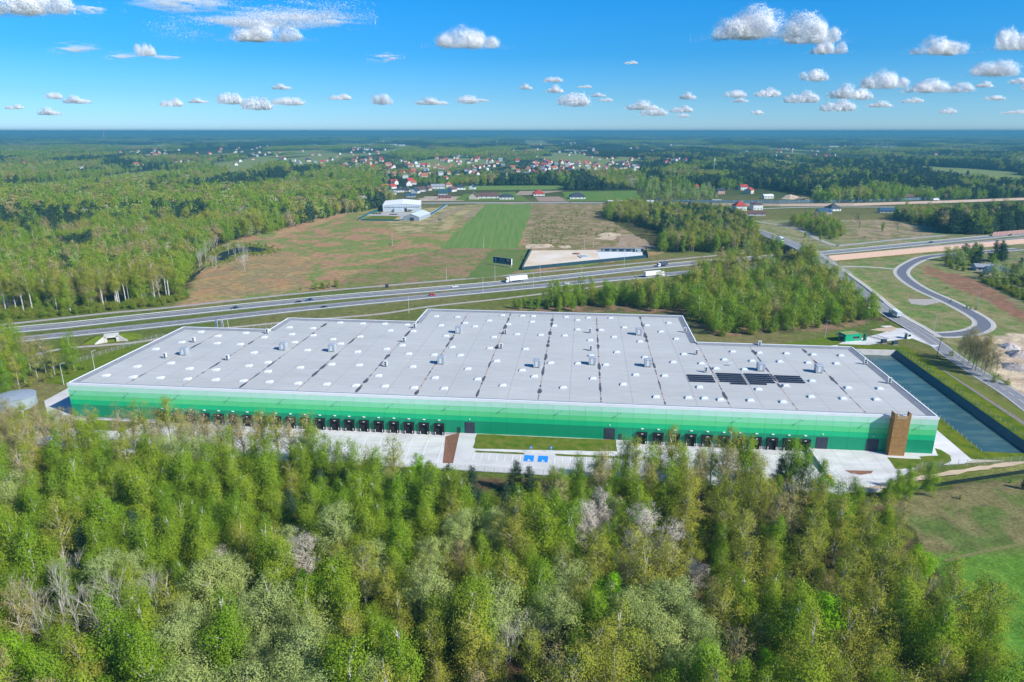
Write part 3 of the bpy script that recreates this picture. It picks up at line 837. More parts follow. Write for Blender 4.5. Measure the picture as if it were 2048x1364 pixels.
for k in range(14):
    vx = 8.5 + 21.42 * k
    if vx > 290: continue
    dmax = depth_at(vx) - 3
    MB().add([(vx - .05, 3, RZ + .006), (vx + .05, 3, RZ + .006), (vx + .05, dmax, RZ + .006), (vx - .05, dmax, RZ + .006)], [(0, 1, 2, 3)]) if False else None
    mb = MB(); mb.add([(vx - .06, 3, RZ + .006), (vx + .06, 3, RZ + .006), (vx + .06, dmax, RZ + .006), (vx - .06, dmax, RZ + .006)], [(0, 1, 2, 3)])
    mb.build('lap_strip', M_lap, roof_o)

# ------------------------------------------------------------------ skylights (parts of the roof)
z1 = lambda x, y: (x / 2.926, 600 + y / 2.926)
z2 = lambda x, y: (600 + x / 2.926, 600 + y / 2.926)
z3 = lambda x, y: (1250 + x / 2.566, 600 + y / 2.566)
SKY1 = [(1175,184),(1438,190),(1275,207),(1063,244),(1270,250),(1545,215),(910,284),(1405,256),(1000,366),(802,386),(1108,398),(620,438),(778,447),(937,452),(1097,459),(1260,464),(1262,405),(1455,382),(1485,305),(1567,361),(1567,415),(1423,470),(1575,476),(1743,484),(1910,489),(1940,373),(1757,392),(1797,291),(1723,244),(1707,198),(1693,158),(1830,163),(1832,204),(1948,227),(1993,253),(1990,130)]
SKY2 = [(366,135),(495,137),(626,142),(527,176),(663,180),(352,212),(598,263),(505,284),(337,300),(345,378),(635,312),(785,318),(660,387),(458,440),(325,497),(497,501),(667,510),(790,452),(843,514),(797,93),(922,97),(967,132),(825,146),(1024,152),(855,207),(890,273),(938,320),(982,400),(1107,118),(1185,87),(1220,140),(1302,90),(1365,92),(1358,125),(1270,198),(1410,202),(1134,214),(1110,279),(1320,284),(1150,354),(1300,408),(1040,460),(1187,496),(1372,443),(1467,365),(1490,148),(1558,97),(1625,115),(1688,101),(1625,170),(1550,206),(1762,173),(1698,233),(1818,103),(1898,158),(1838,214),(1855,302),(1704,323),(1627,368),(1790,376),(1715,456),(1540,509),(1892,490),(1965,434),(1990,240),(2030,145),(2018,332)]
SKY3 = [(225,115),(185,160),(263,197),(302,275),(248,316),(203,386),(160,494),(325,498),(408,501),(383,444),(490,508),(643,512),(685,455),(811,519),(826,436),(955,493),(1120,502),(960,412),(1145,447),(1290,507),(1307,451),(1085,323),(1108,282),(967,277),(940,319),(829,271),(795,313),(690,268),(652,310),(553,262),(510,303),(392,322),(468,348),(613,353)]
SKYL = [z1(*q) for q in SKY1] + [z2(*q) for q in SKY2] + [z3(*q) for q in SKY3]
M_dome = mat('skylight_dome', (.66, .70, .71), .25, spec=.4)
M_curb = mat('skylight_curb', (.66, .68, .70), .6)
mb = MB(); mb.box(-1.15, 1.15, -1.15, 1.15, 0, .42)
curb_me = mb.mesh('skylight', M_curb)
mb = MB(); nseg = 5
prof = [(1.1, .421), (1.02, .58), (.75, .72), (.4, .79), (0.02, .81)]
for (ra, za), (rb, zb) in zip(prof[:-1], prof[1:]):
    A = [(-ra, -ra, za), (ra, -ra, za), (ra, ra, za), (-ra, ra, za)]; B = [(-rb, -rb, zb), (rb, -rb, zb), (rb, rb, zb), (-rb, rb, zb)]
    for i in range(4):
        j = (i + 1) % 4
        mb.add([A[i], A[j], B[j], B[i]], [(0, 1, 2, 3)])
dome_me = mb.mesh('dome', M_dome)
for q in SKYL:
    a = PL(q[0], q[1], RZ + .4)
    if not (1 < a[1] < depth_at(a[0]) - 2): continue
    s_ = link('skylight', curb_me, wh, (a[0], a[1], RZ + .004)); s_.scale = (1.0, .9, .85)
    link('dome', dome_me, s_)

# ------------------------------------------------------------------ docks, doors, lamps
M_black = mat('dock_rubber', (.012, .013, .016), .8)
M_dockin = mat('dock_dark', (.02, .021, .025), .9)  # even near-black colour of the dock doors, reused on other dark parts
M_bumper = mat('bumper_white', (.6, .6, .58), .8)
M_door = mat('sectional_door', (.035, .045, .065), .5, (.045, .055, .075), .8)
sh = MB()
sh.box(-1.75, -1.15, -.9, -.26, -.75, 3.35); sh.box(1.15, 1.75, -.9, -.26, -.75, 3.35); sh.box(-1.75, 1.75, -.92, -.26, 2.45, 3.36)
sh.box(-1.1, 1.1, -.5, -.27, -1.0, .02)
shelter_me = sh.mesh('dock_shelter', M_black)
mb = MB().box(-1.14, 1.14, -.34, -.235, .03, 2.44); ddoor_me = mb.mesh('dock_door', M_dockin)
mb = MB(); mb.box(-1.45, -1.2, -1.02, -.91, -.6, .25); mb.box(1.2, 1.45, -1.02, -.91, -.6, .25); mb.box(-.35, .35, -.97, -.925, 2.75, 3.0)
bump_me = mb.mesh('dock_bumper', M_bumper)
mb = MB().box(-.42, .42, -.45, -.22, 0, .26); lamp_me = mb.mesh('dock_lamp', mat('lamp_housing', (.82, .84, .85), .4))
for x in DOCK_L + DOCK_R:
    d_ = link('dock_shelter', shelter_me, wh, (x, 0, 0))
    link('dock_door', ddoor_me, d_); link('dock_bumper', bump_me, d_)
    link('dock_lamp', lamp_me, wh, (x, 0, 4.35))
def big_door(px0, px1, py, h=4.2):
    a, b = wall_x(px0, py)[0], wall_x(px1, py)[0]
    mb = MB(); mb.box(a, b, -.30, -.16, 0.05, h)
    o = mb.build('sectional_door', M_door, wh)
    n = 7
    for k in range(n):
        zz = .05 + (h - .05) * k / n
        MB().box(a + .12, b - .12, -.335, -.301, zz + .02, zz + (h - .05) / n - .03).build('door_panel', M_door, o)
    link('dock_lamp', lamp_me, wh, ((a + b) / 2, 0, h + .95)).scale = (.45, 1, 1)
for q in ((930, 950, 860), (1208, 1230, 868), (1630.5, 1654, 890), (1730.5, 1755, 895)):
    big_door(*q)
for px_, py_ in ((918, 862), (1240, 872)):
    a = wall_x(px_, py_)[0]
    MB().box(a - .55, a + .55, -.30, -.16, .04, 2.2).build('door', M_door, wh)
# small arm lamps under the fascia
arm = MB(); arm.tube([(0, -.2, 0), (0, -.9, .18), (0, -1.0, .16)], .05, 5); arm.box(-.16, .16, -1.5, -.95, .1, .2)
arm_me = arm.mesh('arm_lamp', mat('arm_lamp_metal', (.12, .2, .16), .5))
ARM = [(452, 540), (757, 549), (1053, 566), (1355, 577), (1665, 590), (1978, 604)]
ARMX = [wall_x(x / 2.926, 600 + y / 2.926)[0] for x, y in ARM] + [wall_x(600 + x / 2.926, 600 + y / 2.926)[0] for x, y in ((548, 617), (875, 629), (1197, 644), (1533, 657), (1875, 670))] + [wall_x(1250 + x / 2.566, 600 + y / 2.566)[0] for x, y in ((588, 613), (903, 628), (1240, 642), (1520, 653))]
for x in ARMX:
    link('arm_lamp', arm_me, wh, (x, 0, 9.9))
# ------------------------------------------------------------------ units standing on the roof
M_unit = mat('unit_casing', (.42, .46, .50), .45, (.36, .40, .44), .6, metal=.2)
M_unitw = mat('unit_white', (.62, .64, .64), .5)
M_grill = mat('unit_grille', (.05, .06, .07), .7)
M_fan = mat('fan_cowl', (.3, .33, .36), .5)
def rooftop_big(loc, label):
    u = thing('rooftop_air_handler', label, 'roof unit', loc, W_ROT, 'box air handlers on the warehouse roof')
    MB().box(-1.35, 1.35, -1.3, 1.3, .25, 2.9).build('casing', M_unit, u)
    MB().box(-.6, .25, -1.36, -1.302, .5, 2.6).build('access_door', M_unitw, u)
    MB().hull8([(-1.45, -1.4, 2.91), (1.45, -1.4, 2.91), (1.45, 1.4, 2.91), (-1.45, 1.4, 2.91)], [(-1.3, -1.2, 3.12), (1.3, -1.2, 3.12), (1.3, 1.2, 3.12), (-1.3, 1.2, 3.12)]).build('hood', M_unit, u)
    mb = MB()
    for sx in (-1.1, .9):
        mb.box(sx, sx + .2, -1.5, 1.5, 0, .249)
    mb.build('skid', M_galv2, u)
    return u
def rooftop_small(loc, label):
    u = thing('rooftop_condenser', label, 'roof unit', loc, W_ROT, 'twin fan condensers on the warehouse roof')
    MB().box(-.65, .65, -.4, .4, .55, 2.25).build('casing', M_unitw, u)
    for zz in (.95, 1.75):
        mb = MB(); n = 12
        mb.add([(.36 * math.cos(2 * math.pi * k / n), -.406, zz + .36 * math.sin(2 * math.pi * k / n)) for k in range(n)] + [(.36 * math.cos(2 * math.pi * k / n), -.46, zz + .36 * math.sin(2 * math.pi * k / n)) for k in range(n)],
                [tuple(range(n, 2 * n))] + [(k, (k + 1) % n, n + (k + 1) % n, n + k) for k in range(n)])
        mb.build('fan_grille', M_grill, u)
    mb = MB()
    for sx in (-.7, .6):
        for sy in (-.6, .5):
            mb.box(sx, sx + .1, sy, sy + .1, 0, .55)
    mb.box(-.75, .75, -.62, .62, .47, .549)
    mb.build('stand', M_galv2, u)
    return u
BIG = [z1(1082, 320), z1(1660, 290), z2(190, 300), z2(928, 192), z2(828, 372), z2(1387, 391), z2(1710, 376), z2(1982, 203), z2(2035, 388), z3(695, 361), z3(992, 371)]
SMALL = [z1(1135, 247), z1(968, 340), z1(1333, 352), z1(1565, 196), z2(672, 164), z2(610, 246), z2(502, 389), z2(1203, 199), z2(1178, 284), z2(1697, 193), z2(1702, 296), z3(307, 166), z3(367, 280), z3(415, 371), z3(690, 236), z3(1233, 330), z3(1355, 428)]
for q in BIG:
    a = P(q[0], q[1], RZ); rooftop_big((a[0], a[1], RZ + .012), 'grey box air handling unit standing on the warehouse roof')
for q in SMALL:
    a = P(q[0], q[1], RZ); rooftop_small((a[0], a[1], RZ + .012), 'small pale twin fan condenser on a stand on the warehouse roof')
# weather sensor tripod by the solar panels
a = P(*z3(540, 338), RZ)
u = thing('roof_sensor_mast', 'small white sensor box on a pole just behind the solar panels', 'sensor mast', (a[0], a[1], RZ + .012), W_ROT)
MB().tube([(0, 0, .05), (0, 0, 1.1)], .06, 6).build('pole', M_galv, u)
MB().box(-.9, .9, -.35, .35, 1.1, 1.3).build('sensor_box', M_unitw, u)
MB().box(-.5, .5, -.5, .5, 0, .06).build('foot_plate', M_galv2, u)
# solar arrays
M_pv = mat('solar_glass', (.008, .012, .026), .25, (.012, .018, .035), 3, spec=.5)
M_pvf = mat('solar_rail', (.55, .57, .58), .5)
zs = lambda x, y: (1340 + x / 6.827, 700 + y / 6.827)
pw_, ph_ = .86, .95
mb = MB(); mb.hull8([(.02, 0, .10), (pw_ - .02, 0, .10), (pw_ - .02, ph_, .34), (.02, ph_, .34)], [(.02, 0, .14), (pw_ - .02, 0, .14), (pw_ - .02, ph_, .38), (.02, ph_, .38)])
pv_me = mb.mesh('solar_panel', M_pv)
for (c0, rows, lab) in (((225, 345), [11] * 4, 'dark solar array of four even rows next to the small condenser'), ((620, 323), [11] * 5 + [(4, 7)], 'dark solar array whose short last row sits at its right end'),
                        ((1000, 330), [11] * 5 + [(0, 7)], 'dark solar array whose short last row sits at its left end'), ((1415, 355), [11] * 4, 'dark solar array of four even rows across a stained valley')):
    a = PL(*zs(*c0), RZ)
    s_ = thing('solar_array', lab, 'solar array', L(a[0], a[1], RZ + .012), W_ROT)
    for r_, n_ in enumerate(rows):
        off, n_ = (n_ if isinstance(n_, tuple) else (0, n_))
        yy = -r_ * 2.05 - ph_
        MB().box(off * pw_, (off + n_) * pw_, yy + .1, yy + .2, .0, .098).build('rail', M_pvf, s_)
        for k in range(n_):
            link('solar_panel', pv_me, s_, ((off + k) * pw_, yy, 0))
# ------------------------------------------------------------------ brown stair tower
m_cor = mat('weathered_mesh', (.30, .155, .05), .8, (.38, .215, .08), 1.2, detail=7)
M_corl = mat('tower_joint', (.12, .06, .025), .8)
tw = thing('stair_tower', 'tall square tower clad in rust brown panels against the green wall', 'tower', L(282.7, -3.0), W_ROT)
TW, TD, TH = 5.0, 2.7, 14.6
for k in range(4):
    z0_, z1_ = .05 + k * 3.15, .05 + k * 3.15 + 3.1
    MB().box(.06, TW - .06, 0, .1, z0_, z1_).build('front_panel', m_cor, tw)
    MB().box(0, .1, .12, TD, z0_, z1_).build('side_panel', m_cor, tw)
    MB().box(TW - .1, TW, .12, TD, z0_, z1_).build('side_panel', m_cor, tw)
mb = MB()
for x in (0.0, TW - .1):
    mb.hull8([(x, 0, 12.7), (x + .1, 0, 12.7), (x + .1, TD, 12.7), (x, TD, 12.7)], [(x, 0, TH), (x + .1, 0, TH), (x + .1, TD, TH), (x, TD, TH)])
mb.box(.0, .9, -.004, .1, 12.7, TH); mb.box(TW - .9, TW, -.004, .1, 12.7, TH)
mb.build('upper_cheeks', m_cor, tw)
MB().box(.9, TW - .9, .01, .09, 12.7, 13.9).build('upper_mesh', mat('upper_mesh', (.36, .25, .14), .8, (.45, .33, .2), 2.5), tw)
MB().box(.12, TW - .12, .14, TD - .05, .0, 12.6).build('stair_core', M_corl, tw)
# ================================================================== things around the warehouse
# retaining wall of the dock ramp
mb = MB()
mb.hull8([(-.25, 0, -1.5), (.25, 0, -1.5), (.25, -19.2, -1.5), (-.25, -19.2, -1.5)][::-1], [(-.25, 0, .55), (.25, 0, .55), (.25, -19.2, .35), (-.25, -19.2, .35)][::-1])
rw = thing('ramp_wall', 'long low concrete wall sloping away from the last loading dock', 'retaining wall', L(258.9, -.35), W_ROT)
mb.build('wall', mat('wall_concrete', (.42, .44, .45), .9, (.36, .38, .39), .8), rw)
MB().box(-.27, .27, -19.1, 0, .56, .62).build('coping', mat('coping', (.6, .6, .58), .9), rw)
bo = thing('crash_bollard', 'bright yellow block protecting the end of the low ramp wall', 'bollard', L(258.9, -20.6), W_ROT + R(-12))
MB().hull8([(-.45, -.9, -.3), (.45, -.9, -.3), (.45, .9, -.3), (-.45, .9, -.3)], [(-.35, -.6, .75), (.35, -.6, .75), (.35, .8, .8), (-.35, .8, .8)]).build('bollard_body', mat('yellow_paint', (.75, .48, .03), .6, (.65, .4, .03), 2), bo)
MB().box(-.47, .47, -.92, .92, -.32, -.0).build('base', M_plinth, bo)
# guard house
gh = thing('guard_house', 'small bright green guard house with flat planted roof beside the gate', 'guard house', P(1690, 684.5), R(13))
M_ggreen = mat('green_cladding', (.004, .36, .17), .5, (.004, .31, .145), .4)
MB().box(0, 9.2, 0, 5.2, .3, 3.6).build('wall', M_ggreen, gh)
MB().box(-.1, 9.3, -.1, 5.3, 0, .299).build('base', M_plinth, gh)
mb = MB(); mb.box(-.12, 9.32, -.12, .12, 3.601, 3.9); mb.box(-.12, 9.32, 5.08, 5.32, 3.601, 3.9); mb.box(-.12, .12, .121, 5.079, 3.601, 3.9); mb.box(9.08, 9.32, .121, 5.079, 3.601, 3.9)
mb.build('roof_edge', M_ggreen, gh)
MB().box(.13, 9.07, .13, 5.07, 3.605, 3.75).build('planted_roof', mat('sedum', (.32, .27, .10), 1, (.22, .24, .09), 1.5), gh)
wn = MB().box(4.2, 8.0, -.06, -.002, 1.5, 2.6).build('window', mat('dark_window', (.03, .04, .05), .15, spec=.6), gh)
MB().box(4.1, 8.1, -.1, -.061, 1.4, 1.5).build('sill', M_galv2, wn)
MB().box(-.06, -.002, 1.4, 3.6, .3, 2.6).build('door', M_door, gh)
MB().box(9.33, 9.9, 1.5, 3.0, .0, 2.2).build('meter_cabinet', M_unitw, gh)
MB().box(-2.2, -.1, .4, 5.2, 3.0, 3.15).build('canopy', M_door, gh)
pm = thing('steel_column', 'dark green square steel column right of the guard house', 'column', P(1729, 681), R(13))
MB().box(-.55, .55, -.55, .55, .0, 3.4).build('shaft', mat('dark_green_steel', (.01, .12, .07), .5), pm)
MB().box(-.7, .7, -.7, .7, 0, .15).build('base_plate', M_galv2, pm)
mp_ = thing('floodlight_mast', 'very tall thin green lattice mast rising behind the guard house', 'mast', P(1730, 668))
MB().tube([(0, 0, 0), (0, 0, 14)], [.14, .07], 6).build('pole', mat('mast_green', (.03, .2, .1), .5), mp_)
MB().box(-.6, .6, -.12, .12, 13.7, 14.1).build('lamp_head', M_galv2, mp_)
# sliding gate, posts and rails
gt = thing('sliding_gate', 'long dark steel sliding gate across the concrete entrance', 'gate', (0, 0, 0))
a, b = Vector(P(1736, 672)), Vector(P(1776, 684)); d = (b - a); ln = d.length; d.normalize()
gt.location = a; gt.rotation_euler = (0, 0, math.atan2(d.y, d.x))
M_gate = mat('gate_steel', (.03, .06, .06), .5)
MB().box(0, ln, -.06, .06, .15, .3).build('bottom_rail', M_gate, gt)
MB().box(0, ln, -.05, .05, 1.7, 1.82).build('top_rail', M_gate, gt)
bar = MB().box(-.03, .03, -.03, .03, .3, 1.7).mesh('bar', M_gate)
for k in range(int(ln / .55)):
    link('bar', bar, gt, (.2 + .55 * k, 0, 0))
for k, q in enumerate(((1767, 686), (1789, 689))):
    c = thing('gate_drive', ('dark box of the gate drive at the near end of the sliding gate', 'dark gate cabinet on the grass just past the sliding gate')[k], 'cabinet', P(*q), R(10))
    MB().box(-1.2, 1.2, -.7, .7, .12, 1.9 if k == 0 else 1.7).build('cabinet', mat('cabinet_blue_grey', (.03, .06, .08), .5), c)
    MB().box(-1.3, 1.3, -.8, .8, 0, .119).build('plinth', M_plinth, c)
ki = thing('kiosk', 'small white kiosk with a window standing beside the entrance road', 'kiosk', P(1815, 677), R(14))
MB().box(-1.2, 1.2, -1, 1, .1, 2.9).build('wall', M_wwhite, ki)
MB().box(-1.4, 1.4, -1.2, 1.2, 2.901, 3.1).build('roof', M_unitw, ki)
MB().box(-.9, .9, -1.05, -1.001, 1.3, 2.4).build('window', M_dockin, ki)
MB().box(-1.26, -1.202, -.4, .4, .2, 2.3).build('door', M_door, ki)
# round water tank
tk = thing('water_tank', 'wide round steel water tank with pale domed roof among the trees', 'water tank', P(33, 812))
mb = MB(); n = 40; rt = 6.9
mb.prism([(rt * math.cos(2 * math.pi * k / n), rt * math.sin(2 * math.pi * k / n)) for k in range(n)], 0, 4.2)
mb.build('tank_wall', mat('tank_steel', (.40, .48, .52), .45, (.35, .43, .47), .8, metal=.3), tk)
mb = MB()
ring = [[(r_ * math.cos(2 * math.pi * k / n), r_ * math.sin(2 * math.pi * k / n), z_) for k in range(n)] for r_, z_ in ((rt + .15, 4.21), (rt * .66, 4.7), (rt * .33, 4.95))]
for A, B in zip(ring[:-1], ring[1:]):
    for k in range(n): mb.add([A[k], A[(k + 1) % n], B[(k + 1) % n], B[k]], [(0, 1, 2, 3)])
mb.add(ring[-1], [tuple(range(n))])
mb.build('tank_roof', mat('tank_roof', (.38, .44, .49), .45, (.33, .39, .44), .7, metal=.3), tk)
# culvert under the expressway
cv = thing('culvert_portal', 'white concrete culvert mouth with slanting wing walls below the expressway', 'culvert', P(224, 684), R(24))
M_cv = mat('portal_concrete', (.58, .58, .55), .9, (.48, .48, .45), .6)
mb = MB(); mb.box(-3.2, -2.0, 0, 4, -.2, 3.1); mb.box(2.0, 3.2, 0, 4, -.2, 3.1); mb.box(-3.2, 3.2, 0, 4, 2.2, 3.4)
mb.build('headwall', M_cv, cv)
for sgn in (-1, 1):
    mb = MB(); mb.hull8([(sgn * 3.2, .2, -.2), (sgn * 7.2, -1.6, -.2), (sgn * 7.2, -1.2, -.2), (sgn * 3.2, .6, -.2)], [(sgn * 3.2, .2, 3.2), (sgn * 7.2, -1.6, .5), (sgn * 7.2, -1.2, .5), (sgn * 3.2, .6, 3.2)])
    mb.build('wing_wall', M_cv, cv)
MB().box(-2, 2, 2.0, 2.1, -.2, 2.19).build('tunnel_shade_sheet', M_dockin, cv)  # shade inside the culvert, put in as a near-black sheet
mb = MB(); mb.tube([(-3.2, .3, 4.4), (3.2, .3, 4.4)], .05, 5)
for x in np.linspace(-3.1, 3.1, 5): mb.tube([(x, .3, 3.4), (x, .3, 4.4)], .04, 5)
mb.build('railing', M_galv, cv)
# earth bank beside the portal
mb = MB(); ring0, ring1 = [], []
for q, h_ in (((-12, 1.2), 0), ((-9, .9), 0), ((-3.4, .9), 0), ((3.4, .9), 0), ((9, .9), 0), ((12, 1.2), 0)):
    ring0.append((q[0], q[1], -.05))
mb.add([(-13, .9, -.05), (13, .9, -.05), (13, 9, -.05), (-13, 9, -.05), (-6.5, 2.4, 2.9), (6.5, 2.4, 2.9), (7, 5, 2.6), (-7, 5, 2.6)], [(0, 1, 5, 4), (1, 2, 6, 5), (2, 3, 7, 6), (3, 0, 4, 7), (4, 5, 6, 7)])
mb.build('earth_bank', M_lawn2, cv)
# flags
for k, (px_, cc, lab) in enumerate(((438, (.32, .34, .62), 'violet grey banner flag on the pole farthest from the green corner'), (449, (.55, .5, .68), 'pale lilac banner flag on the middle white pole behind the roof'), (459, (.8, .82, .85), 'plain white banner flag on the pole beside the lilac one'))):
    b_ = P(px_, 671)
    f = thing('banner_flag', lab, 'flag', b_, R(-8))
    MB().tube([(0, 0, 0), (0, 0, 8.6)], .08, 6).build('pole', M_wwhite, f)
    fl = MB()
    wdt = (-1.3, -1.2, -.35)[k]
    N = 5
    for j in range(N):
        z0_, z1_ = 3.6 + j * .95, 3.6 + (j + 1) * .95
        o0, o1 = .1 * math.sin(j * 1.3), .1 * math.sin((j + 1) * 1.3)
        fl.hull8([(-.08, o0, z0_), (wdt, o0 + .15, z0_), (wdt, o0 + .17, z0_), (-.08, o0 + .02, z0_)], [(-.08, o1, z1_), (wdt, o1 + .15, z1_), (wdt, o1 + .17, z1_), (-.08, o1 + .02, z1_)])
    fl.build('cloth', mat('flag_cloth_%d' % k, cc, .8), f)
# blue parking signs
for k, q in enumerate(((168.1, -13.0), (174.6, -12.4))):
    s_ = thing('parking_sign', 'blue parking sign on a thin post at the head of a blue bay', 'sign', L(*q), W_ROT, 'blue signs at the disabled bays')
    MB().tube([(0, 0, 0), (0, 0, 2.4)], .05, 6).build('post', M_galv, s_)
    pn = MB().box(-.38, .38, -.09, -.055, 1.5, 2.4).build('sign_plate', M_blue, s_)
    MB().box(-.12, .12, -.1, -.0905, 1.75, 2.2).build('white_symbol', M_white, pn)
# fences: posts and mesh
M_mesh, t, b = _nodes('wire_mesh')
b.inputs['Base Color'].default_value = (.30, .34, .33, 1)
tcn = t.nodes.new('ShaderNodeTexCoord')
trn = t.nodes.new('ShaderNodeBsdfTransparent'); ms = t.nodes.new('ShaderNodeMixShader'); ms.inputs[0].default_value = .13
t.links.new(trn.outputs[0], ms.inputs[1]); t.links.new(b.outputs[0], ms.inputs[2]); t.links.new(ms.outputs[0], t.nodes['Material Output'].inputs[0])
def fence(pts, label, h=2.0, st=3.0, m=None, solid=False, post_m=None, name='mesh_fence'):
    g = thing(name, label, 'fence', pts[0])
    o = Vector(pts[0])
    post = MB().box(-.045, .045, -.045, .045, 0, h + .12).mesh('post', post_m or M_galv2)
    n_ = 0
    for a, b in zip(pts[:-1], pts[1:]):
        a, b = Vector(a) - o, Vector(b) - o
        d = b - a; ln = d.length; d.normalize(); n = Vector((-d.y, d.x, 0)) * .03
        k = max(1, round(ln / st))
        for j in range(k):
            p0, p1 = a + (b - a) * (j / k), a + (b - a) * ((j + 1) / k)
            ang = math.atan2(d.y, d.x)
            link('post', post, g, tuple(p0), ang)
            mb = MB()
            q0, q1 = p0 + d * .06, p1 - d * .06
            if solid:
                mb.hull8([q0 - n + Vector((0, 0, .05)), q1 - n + Vector((0, 0, .05)), q1 + n + Vector((0, 0, .05)), q0 + n + Vector((0, 0, .05))], [q0 - n + Vector((0, 0, h)), q1 - n + Vector((0, 0, h)), q1 + n + Vector((0, 0, h)), q0 + n + Vector((0, 0, h))])
            else:
                mb.add([q0 + Vector((0, 0, .05)), q1 + Vector((0, 0, .05)), q1 + Vector((0, 0, h)), q0 + Vector((0, 0, h))], [(0, 1, 2, 3)])
            mb.build('fence_panel', m or M_mesh, g)
    return g
fence([L(*q) for q in ((143, -27.6), (200, -28.6), (258, -30.3), (271, -26.8), (289.5, -10.8), (304.5, -7.4), (331, -1.4))], 'thin wire mesh fence along the near edge of the concrete yard')
fence([L(*q) for q in ((313.6, 2.2), (313.6, 114))], 'thin wire mesh fence between the warehouse and the rain basin', 1.3)
fence([L(*q) for q in ((334.2, 2.5), (334.2, 114), (322, 121))], 'thin wire mesh fence on the road side of the rain basin', 1.3)
fence([L(*q) for q in ((-46, 46), (-30, 96), (0, 112), (60, 134))], 'thin wire mesh fence round the grass left of the warehouse')
M_dkfence = mat('slate_fence', (.012, .05, .075), .6, (.018, .06, .085), .3)
fence([P(*q) for q in ((1046, 540.5), (1180, 527), (1292, 516))], 'dark slate solid fence on the road side of the sand lot', 2.6, 4.0, M_dkfence, True, M_dkfence, 'solid_fence')
fence([P(*q) for q in ((1044, 540), (1063, 499))], 'dark slate solid fence on the meadow side of the sand lot', 2.6, 4.0, M_dkfence, True, M_dkfence, 'solid_fence')
fence([P(*q) for q in ((1296, 516), (1291, 501))], 'dark slate solid fence at the short end of the sand lot', 2.8, 4.0, M_dkfence, True, M_dkfence, 'solid_fence')
M_tealf = mat('teal_fence', (.01, .10, .14), .6)
fence([P(*q) for q in ((716, 441), (740, 427), (764, 421))], 'teal panel fence on the forest side of the white hall', 2.4, 5.0, M_tealf, True, M_tealf, 'solid_fence')
fence([P(*q) for q in ((858, 432), (872, 424), (893, 410))], 'teal panel fence between the grey shed and the sandy field', 2.4, 5.0, M_tealf, True, M_tealf, 'solid_fence')
fence([P(*q) for q in ((722, 441), (800, 442))], 'low teal mesh fence in front of the white hall lawn', 1.6, 5.0, M_tealf, False, M_tealf, 'mesh_fence')
fence([L(*q) for q in ((84, 108), (103, 112.5))], 'dark louvred screen standing behind the warehouse', 1.8, 2.4, M_dkfence, True, M_dkfence, 'screen_fence')
# ================================================================== overpass
i0 = [i for i, q in enumerate(BRIDGE) if q[2] > 6.4]
span = BRIDGE[min(i0):max(i0) + 1]
ov = thing('overpass_bridge', 'concrete road bridge with steel railings over the expressway', 'bridge')
M_bc = mat('bridge_concrete', (.40, .41, .41), .9, (.34, .35, .35), .3)
link('deck', ribbon_mesh('deck', span, 14.6, M_bc, .04, 1.3, off=-1.6), ov)
for nm_, off, mm in (('parapet_railing', 5.4, M_galv), ('guard_rail', -4.55, mat('rusty_rail', (.45, .36, .2), .7)), ('parapet_railing', -8.6, M_galv)):
    link(nm_, ribbon_mesh(nm_, span, .12, mm, .95, .35, off=off), ov)
for k in (len(span) // 3, len(span) // 2, 2 * len(span) // 3):
    q = Vector(span[k]); d = (Vector(span[k + 1]) - Vector(span[k - 1])).normalized(); n = Vector((-d.y, d.x, 0))
    for s_ in (-6, -1.6, 2.8):
        c = q + n * s_
        MB().tube([(c.x, c.y, -.2), (c.x, c.y, q.z - 1.27)], .55, 10).build('pier', M_bc, ov)
low = [q for q in BRIDGE if q[1] > 380 and q not in span]
for part, lab in (([q for q in BRIDGE[:min(i0) + 1] if q[1] > 390], 'steel guard rail on the near approach of the overpass road'), (BRIDGE[max(i0):], 'steel guard rail on the far approach of the overpass road')):
    guard_rail(part, -4.55, lab)
    guard_rail(part, 4.6, lab.replace('guard rail on', 'guard rail along the outer side of'))

# ------------------------------------------------------------------ noise barriers
M_nb = mat('pink_barrier', (.62, .43, .34), .9, (.56, .38, .30), .6)
M_nbp = mat('barrier_post', (.66, .52, .44), .8)
def barrier(pts, label, h, st, m, group=None, cat='noise barrier'):
    g = thing('noise_barrier', label, cat, pts[0], 0, group)
    o = Vector(pts[0])
    post = MB().box(-.14, .14, -.14, .14, -.1, h + .1).mesh('post', M_nbp)
    carry = 0
    for a, b in zip(pts[:-1], pts[1:]):
        a, b = Vector(a) - o, Vector(b) - o
        d = b - a; ln = d.length
        if ln < .5: continue
        d.normalize(); ang = math.atan2(d.y, d.x)
        k = max(1, round(ln / st))
        for j in range(k):
            p0 = a + d * (ln * j / k)
            link('post', post, g, tuple(p0), ang)
            MB().box(.15, ln / k - .15, -.09, .09, 0, h * .5 - .02).build('panel', m, g, tuple(p0), ang)
            MB().box(.15, ln / k - .15, -.09, .09, h * .5 + .02, h).build('panel', m, g, tuple(p0), ang)
    return g
barrier(pl([(1657, 522.5), (1760, 513), (1880, 502), (2048, 487), (2300, 462)]), 'pink panelled noise barrier along the near side of the expressway', 4.6, 8, M_nb)
barrier(pl([(1985, 472.5), (2048, 467), (2200, 452)]), 'brownish noise barrier behind the far carriageway beyond the pines', 4.0, 8, mat('brown_barrier', (.40, .24, .20), .9, (.34, .2, .17), .5))
barrier(pl([(1355, 409), (1440, 411), (1560, 412.5), (1708, 411.5), (1900, 405.5), (2048, 400), (2300, 389)]), 'long pale pink noise barrier beside the far expressway', 3.4, 14, mat('pale_barrier', (.60, .44, .36), .9, (.54, .4, .33), .4))
